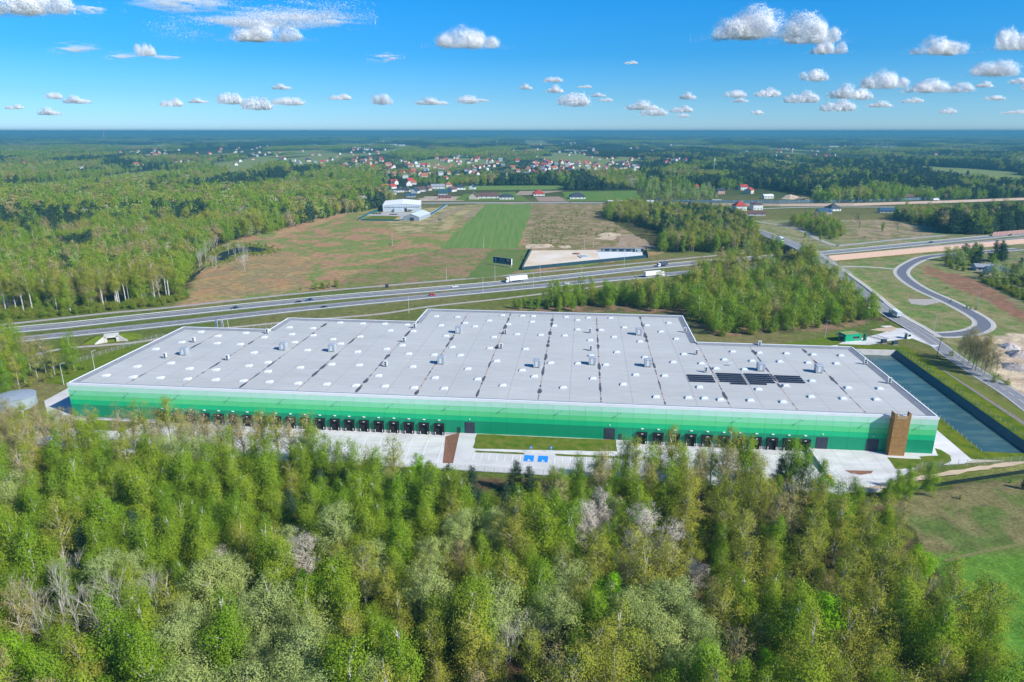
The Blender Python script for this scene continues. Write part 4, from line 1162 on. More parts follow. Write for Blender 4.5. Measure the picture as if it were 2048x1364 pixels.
barrier(pl([(1340, 404), (1450, 405.5), (1560, 406), (1708, 404), (1850, 399.5), (1880, 398)]), 'long blue grey glass noise screen on the far side of the far expressway', 3.6, 14, mat('glass_screen', (.10, .17, .22), .3, (.13, .2, .25), .4, spec=.5))

# ------------------------------------------------------------------ white hall and grey shed
M_hall = mat('hall_cladding', (.46, .53, .58), .6, (.42, .49, .54), .3)
M_hroof = mat('hall_roof', (.80, .81, .82), .6, (.76, .77, .78), .1)
M_win = mat('window_glass', (.025, .04, .055), .15, spec=.6)
a, b, c = Vector(P(766, 424)), Vector(P(842, 423)), Vector(P(859, 413))
hall = thing('industrial_hall', 'white roofed industrial hall with a row of small windows beyond the fields', 'hall', a, math.atan2((b - a).y, (b - a).x))
HWd, HD, HH = (b - a).length, 62.0, 8.2
def gable(w_, d_, h_, rh):
    return [(0, 0, 0), (w_, 0, 0), (w_, 0, h_), (w_ / 2, 0, h_ + rh), (0, 0, h_), (0, d_, 0), (w_, d_, 0), (w_, d_, h_), (w_ / 2, d_, h_ + rh), (0, d_, h_)]
def gable_house(w_, d_, h_, rh, wm, rm, parent, over=.5, wall_name='wall'):
    v = gable(w_, d_, h_, rh)
    mb = MB(); mb.add(v, [(0, 1, 2, 3, 4), (9, 8, 7, 6, 5), (1, 6, 7, 2), (5, 0, 4, 9), (0, 5, 6, 1)])
    wl = mb.build(wall_name, wm, parent)
    mb = MB(); o = over; sl_ = rh / (w_ / 2)
    for s_ in (0, 1):
        x0_, x1_ = (-o, w_ / 2) if s_ == 0 else (w_ + o, w_ / 2)
        z0_ = h_ - sl_ * o; z1_ = h_ + rh
        q = [(x0_, -o, z0_), (x1_, -o, z1_), (x1_, d_ + o, z1_), (x0_, d_ + o, z0_)]
        if s_: q = q[::-1]
        mb.hull8([(p_[0], p_[1], p_[2] + .03) for p_ in q], [(p_[0], p_[1], p_[2] + .28) for p_ in q])
    rf = mb.build('roof', rm, parent)
    return wl, rf
wl, rf = gable_house(HWd, HD, HH, 2.0, M_hall, M_hroof, hall, .3)
for k in range(15):
    x = 3 + (HWd - 6) * k / 14
    wn = MB().box(x - .7, x + .7, -.1, -.01, 5.0, 6.4).build('window', M_win, hall)
for k in range(8):
    y = 4 + (HD - 8) * k / 7
    MB().box(HWd + .01, HWd + .1, y - .7, y + .7, 5.0, 6.4).build('window', M_win, hall)
MB().box(HWd * .3, HWd * .52, -4.5, -.02, 0, 4.6).build('annex', M_hall, hall)
MB().box(HWd * .56, HWd * .63, -.12, -.01, 0, 4.4).build('loading_door', M_dockin, hall)
MB().box(HWd * .68, HWd * .8, -3.0, -.02, 3.2, 3.5).build('canopy', M_unitw, hall)
a2, b2 = Vector(P(806.5, 441)), Vector(P(839, 441.5))
shd = thing('gabled_shed', 'grey metal gabled shed in front of the white roofed hall', 'shed', a2, math.atan2((b2 - a2).y, (b2 - a2).x) - R(4))
gable_house((b2 - a2).length, 44, 4.2, 3.6, mat('shed_cladding', (.33, .38, .42), .6, (.29, .34, .38), .3), mat('shed_roof', (.52, .58, .62), .5, (.48, .54, .58), .2), shd, .2)
MB().box(8, 13, -.1, -.01, 0, 3.6).build('door', M_door, shd)
sheet('hall_yard', [P(*q)[:2] for q in [(724, 431), (765, 425), (860, 425), (892, 408), (896, 411), (858, 433), (803, 442), (800, 432)]], mat('hall_paving', (.42, .41, .39), .95, (.36, .35, .33), .1), .05)
sheet('hall_lawn', [P(*q)[:2] for q in [(722, 439), (748, 431.5), (798, 432.5), (786, 440)]], M_lawn, .06)
sheet('far_yard', rough_outline([P(*q)[:2] for q in [(835, 399), (850, 393), (925, 393), (925, 402), (840, 402)]], 12, 4), mat('yard_soil', (.45, .37, .28), 1, (.34, .27, .2), .08, spec=0), .05)
# container offices in the sand lot
of = thing('container_offices', 'row of dark container offices with tall windows in the sand lot', 'cabins', P(1203, 503.5), R(-2))
for k in range(6):
    m_ = MB().box(k * 6.1, k * 6.1 + 5.9, 0, 3, 0, 2.9).build('cabin', mat('cabin_grey_%d' % k, (.07, .10, .13), .6), of)
    MB().box(k * 6.1 + .8, k * 6.1 + 2.6, -.06, -.01, .5, 2.4).build('window', mat('cabin_window_%d' % k, (.30, .40, .46), .2), m_)
    MB().box(k * 6.1 + 3.4, k * 6.1 + 5.1, -.06, -.01, .5, 2.4).build('window', M_win, m_)
MB().box(-.2, 36.6, -1.2, 3.2, 2.95, 3.15).build('roof', M_upst, of)
cb = thing('site_cabin', 'small pale cabin at the short end of the sand lot', 'cabin', P(1270, 504.5), R(-2))
MB().box(0, 5, 0, 2.6, .05, 2.7).build('wall', mat('cabin_teal', (.28, .40, .42), .6), cb); MB().box(-.1, 5.1, -.1, 2.7, 2.71, 2.85).build('roof', M_unitw, cb); MB().box(1, 2, -.06, -.01, .1, 2.1).build('door', M_door, cb)
pitm = thing('machine_pit', 'concrete foundation pit with dug sand heaps in the sand lot', 'foundation', P(1168, 514), R(10))
MB().box(-4, 4, -6, 6, .08, .7).build('slab', M_conc, pitm); MB().box(-2.5, 2.5, -4, 4, .71, 1.0).build('frame', M_galv2, pitm)
# sand heaps
def heap(loc, r_, h_, m, label, seed=1):
    rr = random.Random(seed); n = 16; rings = []
    for f_, z_ in ((1, -.05), (.75, .35), (.45, .75), (.15, .98)):
        rings.append([(r_ * f_ * (1 + .22 * math.sin(3 * a_ + seed) + rr.uniform(-.08, .08)) * math.cos(a_), r_ * f_ * (1 + .2 * math.cos(2 * a_ + seed)) * math.sin(a_), h_ * z_ * rr.uniform(.85, 1.1)) for a_ in [2 * math.pi * k / n for k in range(n)]])
    mb = MB()
    for A, B in zip(rings[:-1], rings[1:]):
        for k in range(n): mb.add([A[k], A[(k + 1) % n], B[(k + 1) % n], B[k]], [(0, 1, 2, 3)])
    mb.add(rings[-1], [tuple(range(n))])
    o = mb.build('earth_heap', m, None, loc)
    return tag(o, label, 'heap')
heap(P(1212, 470), 9, 2.2, M_sand, 'broad pale sand heap on the brown field behind the sand lot', 3)
heap(P(1092, 492), 7, 1.6, M_sand, 'low pale sand heap behind the sand lot near the crop field', 5)
heap(P(1152, 508), 4, 1.1, M_mulch, 'small brown spoil heap inside the sand lot', 7)
heap(P(1580, 397), 16, 6, M_sand, 'large orange sand heap by the far houses', 9)
heap(P(1608, 399), 14, 4, M_track, 'long brown soil heap beside the large sand heap', 11)
for k, (q, r_, h_, mm, lab) in enumerate((((2018, 695), 5, 2.2, mat('rubble', (.55, .5, .47), .95, (.3, .27, .25), 1.2, bump=.8), 'grey rubble heap nearest the ramp on the sandy plot'), ((2040, 712), 6, 2.6, mat('rubble_pink', (.6, .5, .43), .95, (.35, .28, .25), 1.2, bump=.8), 'pinkish rubble heap beside the grey one on the sandy plot'), ((2030, 735), 6, 1.8, mat('rubble_dark', (.4, .36, .33), .95, (.22, .2, .18), 1.2, bump=.8), 'dark low rubble heap farther down the sandy plot'))):
    heap(P(*q), r_, h_, mm, lab, 20 + k)

# ------------------------------------------------------------------ houses
WALLS = {'white': mat('render_white', (.70, .70, .68), .9), 'cream': mat('render_cream', (.60, .52, .42), .9), 'pink': mat('render_pink', (.55, .34, .28), .9), 'grey': mat('render_grey', (.42, .43, .44), .9)}
ROOFS = {'red': mat('tiles_red', (.40, .05, .035), .8, (.34, .045, .03), .8), 'orange': mat('tiles_orange', (.40, .14, .075), .8, (.34, .11, .06), .8), 'dark': mat('tiles_dark', (.035, .05, .065), .7, (.045, .06, .075), .8),
         'teal': mat('tiles_teal', (.02, .065, .075), .6, (.03, .075, .085), .8), 'brown': mat('tiles_brown', (.13, .07, .065), .8, (.11, .06, .055), .8), 'grey': mat('tiles_grey', (.24, .27, .30), .7, (.28, .3, .33), .5), 'blue': mat('tiles_blue', (.03, .08, .15), .6), 'white': mat('roof_white', (.66, .67, .68), .7)}
def house(name, label, px_, w_, d_, h_, rh, wall, roof_, rot=0.0, hip=False, wins=3, group=None, cat='house'):
    q = px_ if len(px_) == 3 else P(*px_)
    g = thing(name, label, cat, q, rot, group)
    wm, rm = WALLS[wall], ROOFS[roof_]
    if not hip:
        # ridge along x: build with gables to the sides
        g2 = [(-w_ / 2, -d_ / 2, 0), (w_ / 2, -d_ / 2, 0), (w_ / 2, d_ / 2, 0), (-w_ / 2, d_ / 2, 0)]
        mb = MB()
        v = [(x, y, 0) for x, y, _ in g2] + [(x, y, h_) for x, y, _ in g2] + [(-w_ / 2, 0, h_ + rh), (w_ / 2, 0, h_ + rh)]
        mb.add(v, [(0, 1, 5, 4), (2, 3, 7, 6), (1, 2, 6, 9, 5), (3, 0, 4, 8, 7), (3, 2, 1, 0)])
        mb.build('wall', wm, g)
        o = .6; sl_ = rh / (d_ / 2); mb = MB()
        for s_ in (-1, 1):
            q_ = [(-w_ / 2 - o, s_ * (d_ / 2 + o), h_ - sl_ * o), (w_ / 2 + o, s_ * (d_ / 2 + o), h_ - sl_ * o), (w_ / 2 + o, 0, h_ + rh), (-w_ / 2 - o, 0, h_ + rh)]
            if s_ > 0: q_ = q_[::-1]
            mb.hull8([(p_[0], p_[1], p_[2] + .03) for p_ in q_], [(p_[0], p_[1], p_[2] + .25) for p_ in q_])
    else:
        MB().box(-w_ / 2, w_ / 2, -d_ / 2, d_ / 2, 0, h_).build('wall', wm, g)
        o = .8; rd = max(.3, (w_ - d_) / 2); mb = MB()
        mb.add([(-w_ / 2 - o, -d_ / 2 - o, h_ + .02), (w_ / 2 + o, -d_ / 2 - o, h_ + .02), (w_ / 2 + o, d_ / 2 + o, h_ + .02), (-w_ / 2 - o, d_ / 2 + o, h_ + .02), (-rd, 0, h_ + rh), (rd, 0, h_ + rh)],
               [(0, 1, 5, 4), (1, 2, 5), (2, 3, 4, 5), (3, 0, 4), (3, 2, 1, 0)])
    rf = mb.build('roof', rm, g)
    MB().box(w_ * .18, w_ * .18 + .8, .2, 1.0, h_ + rh * .5, h_ + rh + .9).build('chimney', WALLS['grey'], rf)
    for k in range(wins):
        x = -w_ / 2 + w_ * (k + .5) / wins
        MB().box(x - .6, x + .6, -d_ / 2 - .05, -d_ / 2 - .004, .9, 2.3).build('window', M_win, g)
    MB().box(w_ / 2 + .004, w_ / 2 + .05, -.6, .6, .9, 2.2).build('window', M_win, g)
    return g
near = [
 ((771, 377), 12, 9, 4, 4, 'white', 'orange', .2, 0, 'white house with orange roof at the edge of the forest'), ((785, 377), 12, 9, 4, 4, 'white', 'red', .9, 0, 'white house with red roof beside the orange roofed one'),
 ((784, 389), 14, 10, 4, 3, 'white', 'grey', .2, 0, 'pale house with grey roof behind the white hall'), ((799, 384), 14, 11, 3.5, 4, 'white', 'dark', .3, 1, 'white house with dark hipped roof behind a hedge'),
 ((813, 383), 14, 11, 3.5, 4, 'cream', 'dark', -.2, 1, 'cream house with dark hipped roof in the garden row'), ((831, 386), 12, 12, 4, 5, 'white', 'dark', 1.3, 0, 'house showing a white gable under a steep dark roof'),
 ((843, 383), 13, 10, 4, 4, 'white', 'brown', .2, 0, 'white house with brown roof between two dark ones'), ((856, 381), 12, 10, 4, 4, 'cream', 'brown', 1.2, 0, 'cream house with brown roof next to the sandy yard'),
 ((876, 377), 24, 11, 4, 4, 'white', 'grey', .1, 0, 'long white house with slate grey roof'), ((904, 383), 14, 10, 4, 4.5, 'white', 'brown', 1.0, 0, 'white gabled house with purple brown roof on the green slope'),
 ((920, 379), 18, 12, 4, 4.5, 'white', 'dark', .2, 1, 'broad white house with dark hipped roof on the green slope'), ((945, 378), 13, 10, 4, 4, 'white', 'teal', 1.4, 0, 'lone white gabled house at the end of a pale drive'),
 ((885, 391), 15, 12, 4, 6, 'white', 'teal', .2, 0, 'house with tall teal roof beside the brown barn'), ((889, 398), 20, 9, 3, 3.2, 'pink', 'brown', .1, 0, 'low brown roofed barn beside the far road'),
 ((948, 398), 12, 14, 4, 6, 'cream', 'brown', 1.45, 0, 'house turning its cream gable to the far road'), ((978, 396), 30, 11, 3.6, 4.5, 'white', 'brown', .05, 0, 'long white house with brown roof by the far road'),
 ((1013, 398), 22, 13, 3.6, 4.5, 'white', 'dark', .05, 1, 'white house with dark roof joined to the long brown one'), ((822, 394), 14, 9, 3, 2.5, 'grey', 'blue', .1, 0, 'grey outbuilding with blue grey roof'),
 ((1077, 391), 18, 15, 3.4, 5.5, 'white', 'red', .1, 1, 'white bungalow with bright red hipped roof'), ((1154, 397), 24, 16, 3.4, 6, 'white', 'dark', .05, 1, 'white bungalow with dark slate hipped roof and porch'),
 ((1440, 388), 12, 11, 6, 3, 'pink', 'dark', .1, 0, 'pinkish house with dark flat roof by the pine wood'), ((1486, 380), 13, 10, 6, 3.5, 'white', 'red', .1, 0, 'tall white house with red roof below the pine wood'),
 ((1498, 387), 14, 11, 6, 3.5, 'cream', 'red', .9, 0, 'cream house with red roof in front of the tall one'), ((1535, 397), 15, 9, 4, 2.5, 'white', 'white', .1, 0, 'white shed with pale roof beside the sand heap'),
 ((1478, 420), 15, 14, 6, 6, 'white', 'red', .1, 1, 'white house with steep bright red roof above the copse'), ((1512, 419), 13, 12, 7, 3, 'white', 'brown', .1, 1, 'square white house with pinkish brown roof'),
 ((1501, 431), 34, 8, 3, 2.5, 'grey', 'brown', .0, 0, 'long low outbuilding with brown roof'), ((1665, 421), 15, 14, 3.4, 6, 'white', 'dark', .2, 1, 'white house with steep dark hipped roof on a sandy yard'),
 ((1647, 427), 17, 9, 3, 3, 'grey', 'blue', .1, 0, 'low garage with blue grey roof beside the dark roofed house'), ((1858, 425), 24, 10, 3.5, 4, 'white', 'red', .0, 0, 'long house with bright red roof between the trees'),
 ((1774, 425), 20, 9, 3, 3, 'grey', 'blue', -.15, 0, 'long shed with dark blue roof behind the bare oak'), ((1806, 398), 26, 11, 3.5, 4, 'cream', 'brown', .0, 0, 'long cream house with brown roof behind the far screen'),
 ((1780, 392), 13, 10, 4, 4, 'cream', 'brown', .5, 0, 'cream house with brown roof left of the long one'), ((1391, 376), 9, 8, 3, 3, 'cream', 'red', .2, 0, 'small red roofed cottage in the bushes'),
 ((1969, 540), 15, 10, 3, 1.6, 'grey', 'grey', -.25, 0, 'dark barn with flat pale grey roof under the spruces'), ((1991, 548), 14, 8, 3, 2.6, 'cream', 'blue', -.1, 0, 'cream cottage with blue grey roof beside the dark barn'),
 ((432, 366), 16, 12, 7, 5, 'white', 'blue', .3, 0, 'tall white house with blue roof in a forest clearing'), ((405, 361), 13, 10, 5, 4, 'cream', 'red', .2, 0, 'cream house with red roof at the forest edge'),
 ((449, 366), 15, 11, 5, 4, 'white', 'dark', -.2, 0, 'white house with dark roof next to the tall blue roofed one'), ((485, 361), 20, 10, 4, 4, 'white', 'blue', .1, 0, 'long white house with blue roof beside the narrow field'),
 ((370, 388), 24, 10, 4, 3, 'white', 'blue', .1, 0, 'low white house with blue grey roof deep in the forest'), ((117, 384), 26, 10, 4, 4, 'white', 'dark', .05, 0, 'long white house with black roof in the forest'),
 ((32, 384), 14, 9, 4, 3, 'cream', 'orange', .1, 0, 'cream cottage with orange roof in the forest'), ((2, 386), 14, 10, 5, 4, 'white', 'blue', .1, 0, 'white house with blue roof near the orange cottage'),
 ((631, 359), 20, 11, 4, 4.5, 'white', 'dark', .1, 0, 'white house with black roof beyond the wood'), ((788, 367), 13, 10, 4, 4, 'cream', 'red', .4, 0, 'cream house with dull red roof above the garden row'),
 ((811, 357), 12, 11, 7, 1, 'white', 'white', .1, 1, 'plain white cube shaped house among trees'), ((848, 354), 16, 11, 4, 5, 'cream', 'orange', .3, 0, 'house with broad orange roof among dark trees'),
]
HOUSE_XY = []
for q, w_, d_, h_, rh, wc, rc, rot, hip, lab in near:
    house('house', lab, q, w_, d_, h_, rh, wc, rc, rot, bool(hip), 4 if w_ > 18 else 3)
    HOUSE_XY.append(P(*q)[:2])
# the village: prototypes copied
protos = {}
for k, (w_, d_, h_, rh, wc, rc, hip, lab) in enumerate(((12, 10, 5, 4.5, 'white', 'orange', 0, 'white village house with orange tiled roof among the trees'), (13, 11, 5, 5, 'white', 'red', 0, 'white village house with red tiled roof among the trees'), (14, 11, 4.5, 4.5, 'cream', 'dark', 1, 'cream village house with dark hipped roof among the trees'),
        (12, 11, 6.5, 3, 'white', 'grey', 0, 'tall white village house with grey roof among the trees'), (13, 10, 5, 5, 'cream', 'orange', 1, 'cream village house with orange hipped roof among the trees'), (14, 10, 5.5, 3.5, 'white', 'brown', 0, 'white village house with brown roof among the trees'))):
    protos[k] = (w_, d_, h_, rh, wc, rc, hip, lab)
clusters = [((1050, 1270, 322, 352), 105), ((770, 870, 320, 352), 24), ((860, 1040, 308, 348), 46), ((640, 770, 312, 335), 8), ((330, 520, 312, 328), 10), ((1290, 1380, 312, 325), 9), ((0, 200, 296, 330), 8), ((1540, 1720, 292, 304), 18), ((1880, 2040, 290, 302), 8), ((780, 900, 355, 374), 8), ((500, 640, 300, 325), 5), ((200, 330, 295, 320), 9), ((0, 330, 300, 345), 14), ((520, 760, 300, 345), 14), ((1050, 1300, 300, 318), 12), ((700, 1050, 292, 306), 14), ((1330, 1540, 290, 308), 12), ((1700, 2040, 288, 306), 12)]
hk = {}
first = {}
rr = random.Random(42)
VILL = []
for (xa, xb, ya, yb), n_ in clusters:
    for _ in range(n_):
        py_ = rr.uniform(ya, yb); px_ = rr.uniform(xa, xb)
        q = P(px_, py_ + 3)
        if any((q[0] - v[0]) ** 2 + (q[1] - v[1]) ** 2 < 14 ** 2 for v in VILL): continue
        VILL.append(q[:2])
        k = rr.choices(range(6), (26, 22, 12, 14, 10, 10))[0]
        w_, d_, h_, rh, wc, rc, hip, lab = protos[k]
        if k not in first:
            first[k] = house('village_house', lab, q, w_, d_, h_, rh, wc, rc, rr.uniform(-.8, .8), bool(hip), 3, 'houses of the village beyond the fields')
            hk = children_of()
        else:
            c = copy_tree(first[k], None, hk)
            c.location = q; c.rotation_euler = (0, 0, rr.uniform(-1.2, 1.2)); s_ = rr.uniform(.7, 1.02); c.scale = (s_, s_, s_)
# single homes scattered on the clearings far and wide
tries = 0
while len(VILL) < 292 and tries < 4000:
    tries += 1
    y_ = 1300 * (4200 / 1300) ** rr.random(); x_ = rr.uniform(-1, 1) * y_ * .74
    f_ = fbm(np.array([x_ / 220]), np.array([y_ / 800]), 33, 3)[0]
    if f_ < .60 or any((x_ - v[0]) ** 2 + (y_ - v[1]) ** 2 < 30 ** 2 for v in VILL): continue
    VILL.append((x_, y_)); k = rr.choices(range(6), (26, 22, 12, 14, 10, 10))[0]
    c = copy_tree(first[k], None, hk); c.location = (x_, y_, 0); c.rotation_euler = (0, 0, rr.uniform(-1.2, 1.2)); s_ = rr.uniform(.8, 1.15); c.scale = (s_, s_, s_)
# far white halls
for k, (px_, py_, w_, h_) in enumerate(((735, 293, 70, 9), (770, 292, 50, 8), (783, 291, 60, 9), (802, 292, 45, 8), (845, 292, 90, 9), (712, 296, 45, 8), (1147, 301, 95, 9), (1173, 302, 60, 9), (1182, 302, 40, 14), (325, 294, 60, 12), (185, 266, 260, 22), (40, 323, 150, 6), (1668, 295, 60, 9), (920, 314, 60, 10))):
    lab = ['long white hall on the rise beyond the village', 'broad pale works hall beyond the village'][k % 2]
    g = thing('distant_hall', lab, 'hall', P(px_, py_), 0, 'pale halls far beyond the village')
    MB().box(-w_ / 2, w_ / 2, 0, 40, 0, h_).build('wall', WALLS['white'], g)
    MB().box(-w_ / 2 - .5, w_ / 2 + .5, -.5, 40.5, h_ + .01, h_ + .8).build('roof', ROOFS['white'], g)
# chimney on the horizon and masts
q = ((242 - 1024) / F_PX * 9000, 9000)
ch = thing('power_station_chimney', 'red and white striped chimney standing on the horizon', 'chimney', (q[0], q[1], 0))
for k in range(6):
    MB().tube([(0, 0, k * 18.2 + .1), (0, 0, k * 18.2 + 18.1)], [8 - k * .7, 7.3 - k * .7], 12).build('band', WALLS['white'] if k % 2 == 0 else mat('chimney_red_%d' % k, (.5, .1, .08), .9), ch)
for (px_, py_, h_, lab) in ((1426, 360, 45, 'white telecom mast rising out of the pine wood'), (687, 301, 60, 'thin mast beyond the village left of the white halls'), (994, 309, 60, 'thin dark mast beyond the village centre')):
    g = thing('telecom_mast', lab, 'mast', P(px_, py_))
    MB().tube([(0, 0, 0), (0, 0, h_)], [.8, .3], 6).build('lattice', M_galv2, g)
    MB().box(-1, 1, -1, 1, h_ - 6, h_ - 1).build('antennas', WALLS['white'], g)
# roadside structures
gs = thing('filling_station', 'low pale filling station canopy beside the far road', 'filling station', P(1235, 408), .02)
MB().box(-14, 14, -5, 5, 4.2, 5.0).build('canopy', WALLS['white'], gs); MB().box(-16, -2, 6, 13, 0, 4).build('shop', WALLS['grey'], gs)
for x in (-10, 0, 10): MB().box(x - .3, x + .3, -.3, .3, 0, 4.19).build('column', M_galv2, gs)
MB().box(6, 16, 7, 12, 0, 3.4).build('store', mat('store_green', (.03, .30, .18), .6), gs)
sg = thing('gantry_sign', 'dark overhead road sign on two posts by the far expressway', 'sign', P(1315, 409), .02)
MB().box(-4, 4, -.15, .15, 4.5, 9).build('sign_plate', mat('sign_back', (.05, .07, .09), .6), sg)
for x in (-2, 2): MB().box(x - .2, x + .2, .16, .5, 0, 8.5).build('post', M_galv2, sg)
# ================================================================== vehicles
M_tyre = mat('tyre_rubber', (.012, .012, .013), .9)
M_glass = mat('vehicle_glass', (.015, .022, .028), .1, spec=.6)
def wheel(parent, x, y, r_=.33, w_=.22):
    mb = MB(); n = 12
    ring = lambda yy, rr_: [(rr_ * math.cos(2 * math.pi * k / n), yy, rr_ * math.sin(2 * math.pi * k / n)) for k in range(n)]
    mb.add(ring(-w_ / 2, r_) + ring(w_ / 2, r_), [tuple(range(n)), tuple(range(2 * n - 1, n - 1, -1))] + [(k, n + k, n + (k + 1) % n, (k + 1) % n) for k in range(n)])
    o = mb.build('wheel', M_tyre, parent, (x, y, r_))
    mb = MB(); mb.add(ring(-w_ / 2 - .01, r_ * .6) + ring(w_ / 2 + .01, r_ * .6), [tuple(range(n)), tuple(range(2 * n - 1, n - 1, -1)), ])
    mb.build('rim', M_galv, o)
    return o
def on_road(px_, py_, pts, z=.12):
    """stand a vehicle on a lane, headed along it"""
    x, y, _ = P(px_, py_)
    best = min(range(len(pts) - 1), key=lambda i: (pts[i][0] - x) ** 2 + (pts[i][1] - y) ** 2)
    a, b = Vector(pts[max(best - 1, 0)]), Vector(pts[min(best + 1, len(pts) - 1)])
    return (x, y, z), math.atan2(b.y - a.y, b.x - a.x)
def car(label, loc, ang, c, wagon=False):
    g = thing('car', label, 'car', loc, ang)
    paint = mat('car_paint', c, .3, spec=.6)
    w_ = .88
    prof = [(-2.15, .35), (2.1, .35), (2.15, .62), (1.95, .78), (.95, .92), (-1.9 if wagon else -1.5, .95), (-2.15, .88)]
    mb = MB(); n = len(prof)
    mb.add([(x, -w_, z_) for x, z_ in prof] + [(x, w_, z_) for x, z_ in prof], [tuple(range(n)), tuple(range(2 * n - 1, n - 1, -1))] + [(k, n + k, n + (k + 1) % n, (k + 1) % n) for k in range(n)])
    mb.build('body', paint, g)
    xb = -2.0 if wagon else -1.55
    MB().hull8([(xb, -.83, .93), (.95, -.83, .93), (.95, .83, .93), (xb, .83, .93)], [(xb + .35, -.66, 1.36), (.15, -.66, 1.36), (.15, .66, 1.36), (xb + .35, .66, 1.36)]).build('cabin_glass', M_glass, g)
    MB().hull8([(xb + .33, -.67, 1.361), (.17, -.67, 1.361), (.17, .67, 1.361), (xb + .33, .67, 1.361)], [(xb + .42, -.6, 1.45), (.08, -.6, 1.45), (.08, .6, 1.45), (xb + .42, .6, 1.45)]).build('roof', paint, g)
    for x in (-1.3, 1.35):
        for y in (-.8, .8): wheel(g, x, y)
    for y in (-.62, .62):
        MB().box(2.1, 2.17, y - .18, y + .18, .62, .74).build('headlight', M_galv, g)
        MB().box(-2.17, -2.1, y - .18, y + .18, .66, .8).build('tail_light', mat('tail_red', (.4, .02, .02), .4), g)
    return g
def lorry(label, loc, ang, cab, box, L_=13.4, mark=None, rigid=False):
    g = thing('lorry', label, 'lorry', loc, ang)
    pc, pb = mat('cab_paint', cab, .4, spec=.5), mat('trailer_sheet', box, .6, tuple(q * .95 for q in box), .4)
    h_ = 4.0 if not rigid else 3.4
    MB().box(-L_ / 2, L_ / 2, -1.27, 1.27, 1.15, h_).build('box_body', pb, g)
    x0_ = L_ / 2 + .55
    MB().hull8([(x0_, -1.22, .6), (x0_ + 2.25, -1.22, .55), (x0_ + 2.25, 1.22, .55), (x0_, 1.22, .6)], [(x0_ + .1, -1.15, 3.6 if not rigid else 2.7), (x0_ + 1.75, -1.15, 3.3 if not rigid else 2.5), (x0_ + 1.75, 1.15, 3.3 if not rigid else 2.5), (x0_ + .1, 1.15, 3.6 if not rigid else 2.7)]).build('cab', pc, g)
    MB().hull8([(x0_ + 2.2, -1.05, 1.6), (x0_ + 2.22, -1.05, 1.6), (x0_ + 2.22, 1.05, 1.6), (x0_ + 2.2, 1.05, 1.6)], [(x0_ + 1.98, -1.0, 2.7), (x0_ + 2.03, -1.0, 2.7), (x0_ + 2.03, 1.0, 2.7), (x0_ + 1.98, 1.0, 2.7)]).build('windscreen', M_glass, g)
    for y in (-1.215, 1.185): MB().box(x0_ + .9, x0_ + 1.8, y, y + .03, 1.7, 2.4).build('side_window', M_glass, g)
    MB().box(-L_ / 2, x0_ + .2, -.5, .5, .75, 1.14).build('chassis', M_tyre, g)
    xs = ([-L_ / 2 + 2.0, -L_ / 2 + 3.3, -L_ / 2 + 4.6, L_ / 2 - .9] if not rigid else [-L_ / 2 + 1.5]) + [x0_ + 1.2]
    for x in xs:
        for y in (-1.05, 1.05): wheel(g, x, y, .5, .32)
    if mark:
        mk = MB()
        mk.add([(.8, -1.285, 2.2), (2.2, -1.285, 3.0), (2.9, -1.285, 3.1), (1.6, -1.285, 2.3)], [(0, 1, 2, 3)])
        for k in range(5): mk.add([(3.0 + k * .55, -1.285, 2.8), (3.38 + k * .55, -1.285, 2.8), (3.5 + k * .55, -1.285, 3.25), (3.12 + k * .55, -1.285, 3.25)], [(0, 1, 2, 3)])
        mk.v = [(-x - 0 if False else x - 7.2, y, z_) for x, y, z_ in mk.v]
        mk.build('side_mark', mat('trailer_mark', (.35, .36, .45), .6), g)
    return g
WEST = math.pi
for px_, py_, rd, back, c, lab, wg in ((470, 617.5, HW_FAR, 1, (.015, .035, .045), 'dark teal car alone on the far carriageway', False), (596, 606.5, HW_FAR, 1, (.012, .018, .02), 'black car just ahead of the blue one on the far carriageway', True), (619, 601.5, HW_FAR, 1, (.012, .035, .16), 'dark blue car following the black one', False),
        (649, 616.5, HW_NEAR, 0, (.012, .015, .017), 'black car on the near carriageway', False), (865, 591.5, HW_NEAR, 0, (.45, .02, .02), 'red car on the near carriageway', True), (910, 575, HW_FAR, 1, (.78, .79, .8), 'white car on the far carriageway behind the long lorry', True),
        (1862, 486, HW_FAR, 1, (.02, .07, .12), 'dark blue car on the expressway behind the pink barrier', False), (2020, 471.5, HW_FAR, 1, (.02, .02, .022), 'black car on the expressway near the brown barrier', False), (1133, 568.5, HW_NEAR, 0, (.75, .76, .77), 'white car partly hidden behind a birch on the near carriageway', True)):
    loc, ang = on_road(px_, py_, rd)
    car(lab, loc, ang + (math.pi if back else 0), c, wg)
loc, ang = on_road(1036, 563, HW_FAR); lorry('long white semi trailer lorry heading down the far carriageway', loc, ang + math.pi, (.8, .81, .82), (.82, .83, .83), mark=True)
loc, ang = on_road(1327, 532.5, HW_FAR); lorry('short lorry with dark curtain side on the far carriageway', loc, ang + math.pi, (.78, .8, .83), (.06, .08, .12), 6.4, rigid=True)
loc, ang = on_road(1305, 553.5, HW_NEAR); lorry('white semi trailer lorry on the near carriageway behind tree tops', loc, ang, (.8, .81, .82), (.82, .82, .81))
def on_bridge(px_, py_, off=0):
    q = min(BRIDGE, key=lambda b_: (PX(*b_)[0] - px_) ** 2 + (PX(*b_)[1] - py_) ** 2)
    i = BRIDGE.index(q); d = Vector(BRIDGE[i + 1]) - Vector(BRIDGE[i - 1]); n = Vector((-d.y, d.x, 0)).normalized()
    return tuple(Vector(q) + n * off + Vector((0, 0, .09))), math.atan2(d.y, d.x), math.atan2(d.z, math.hypot(d.x, d.y))
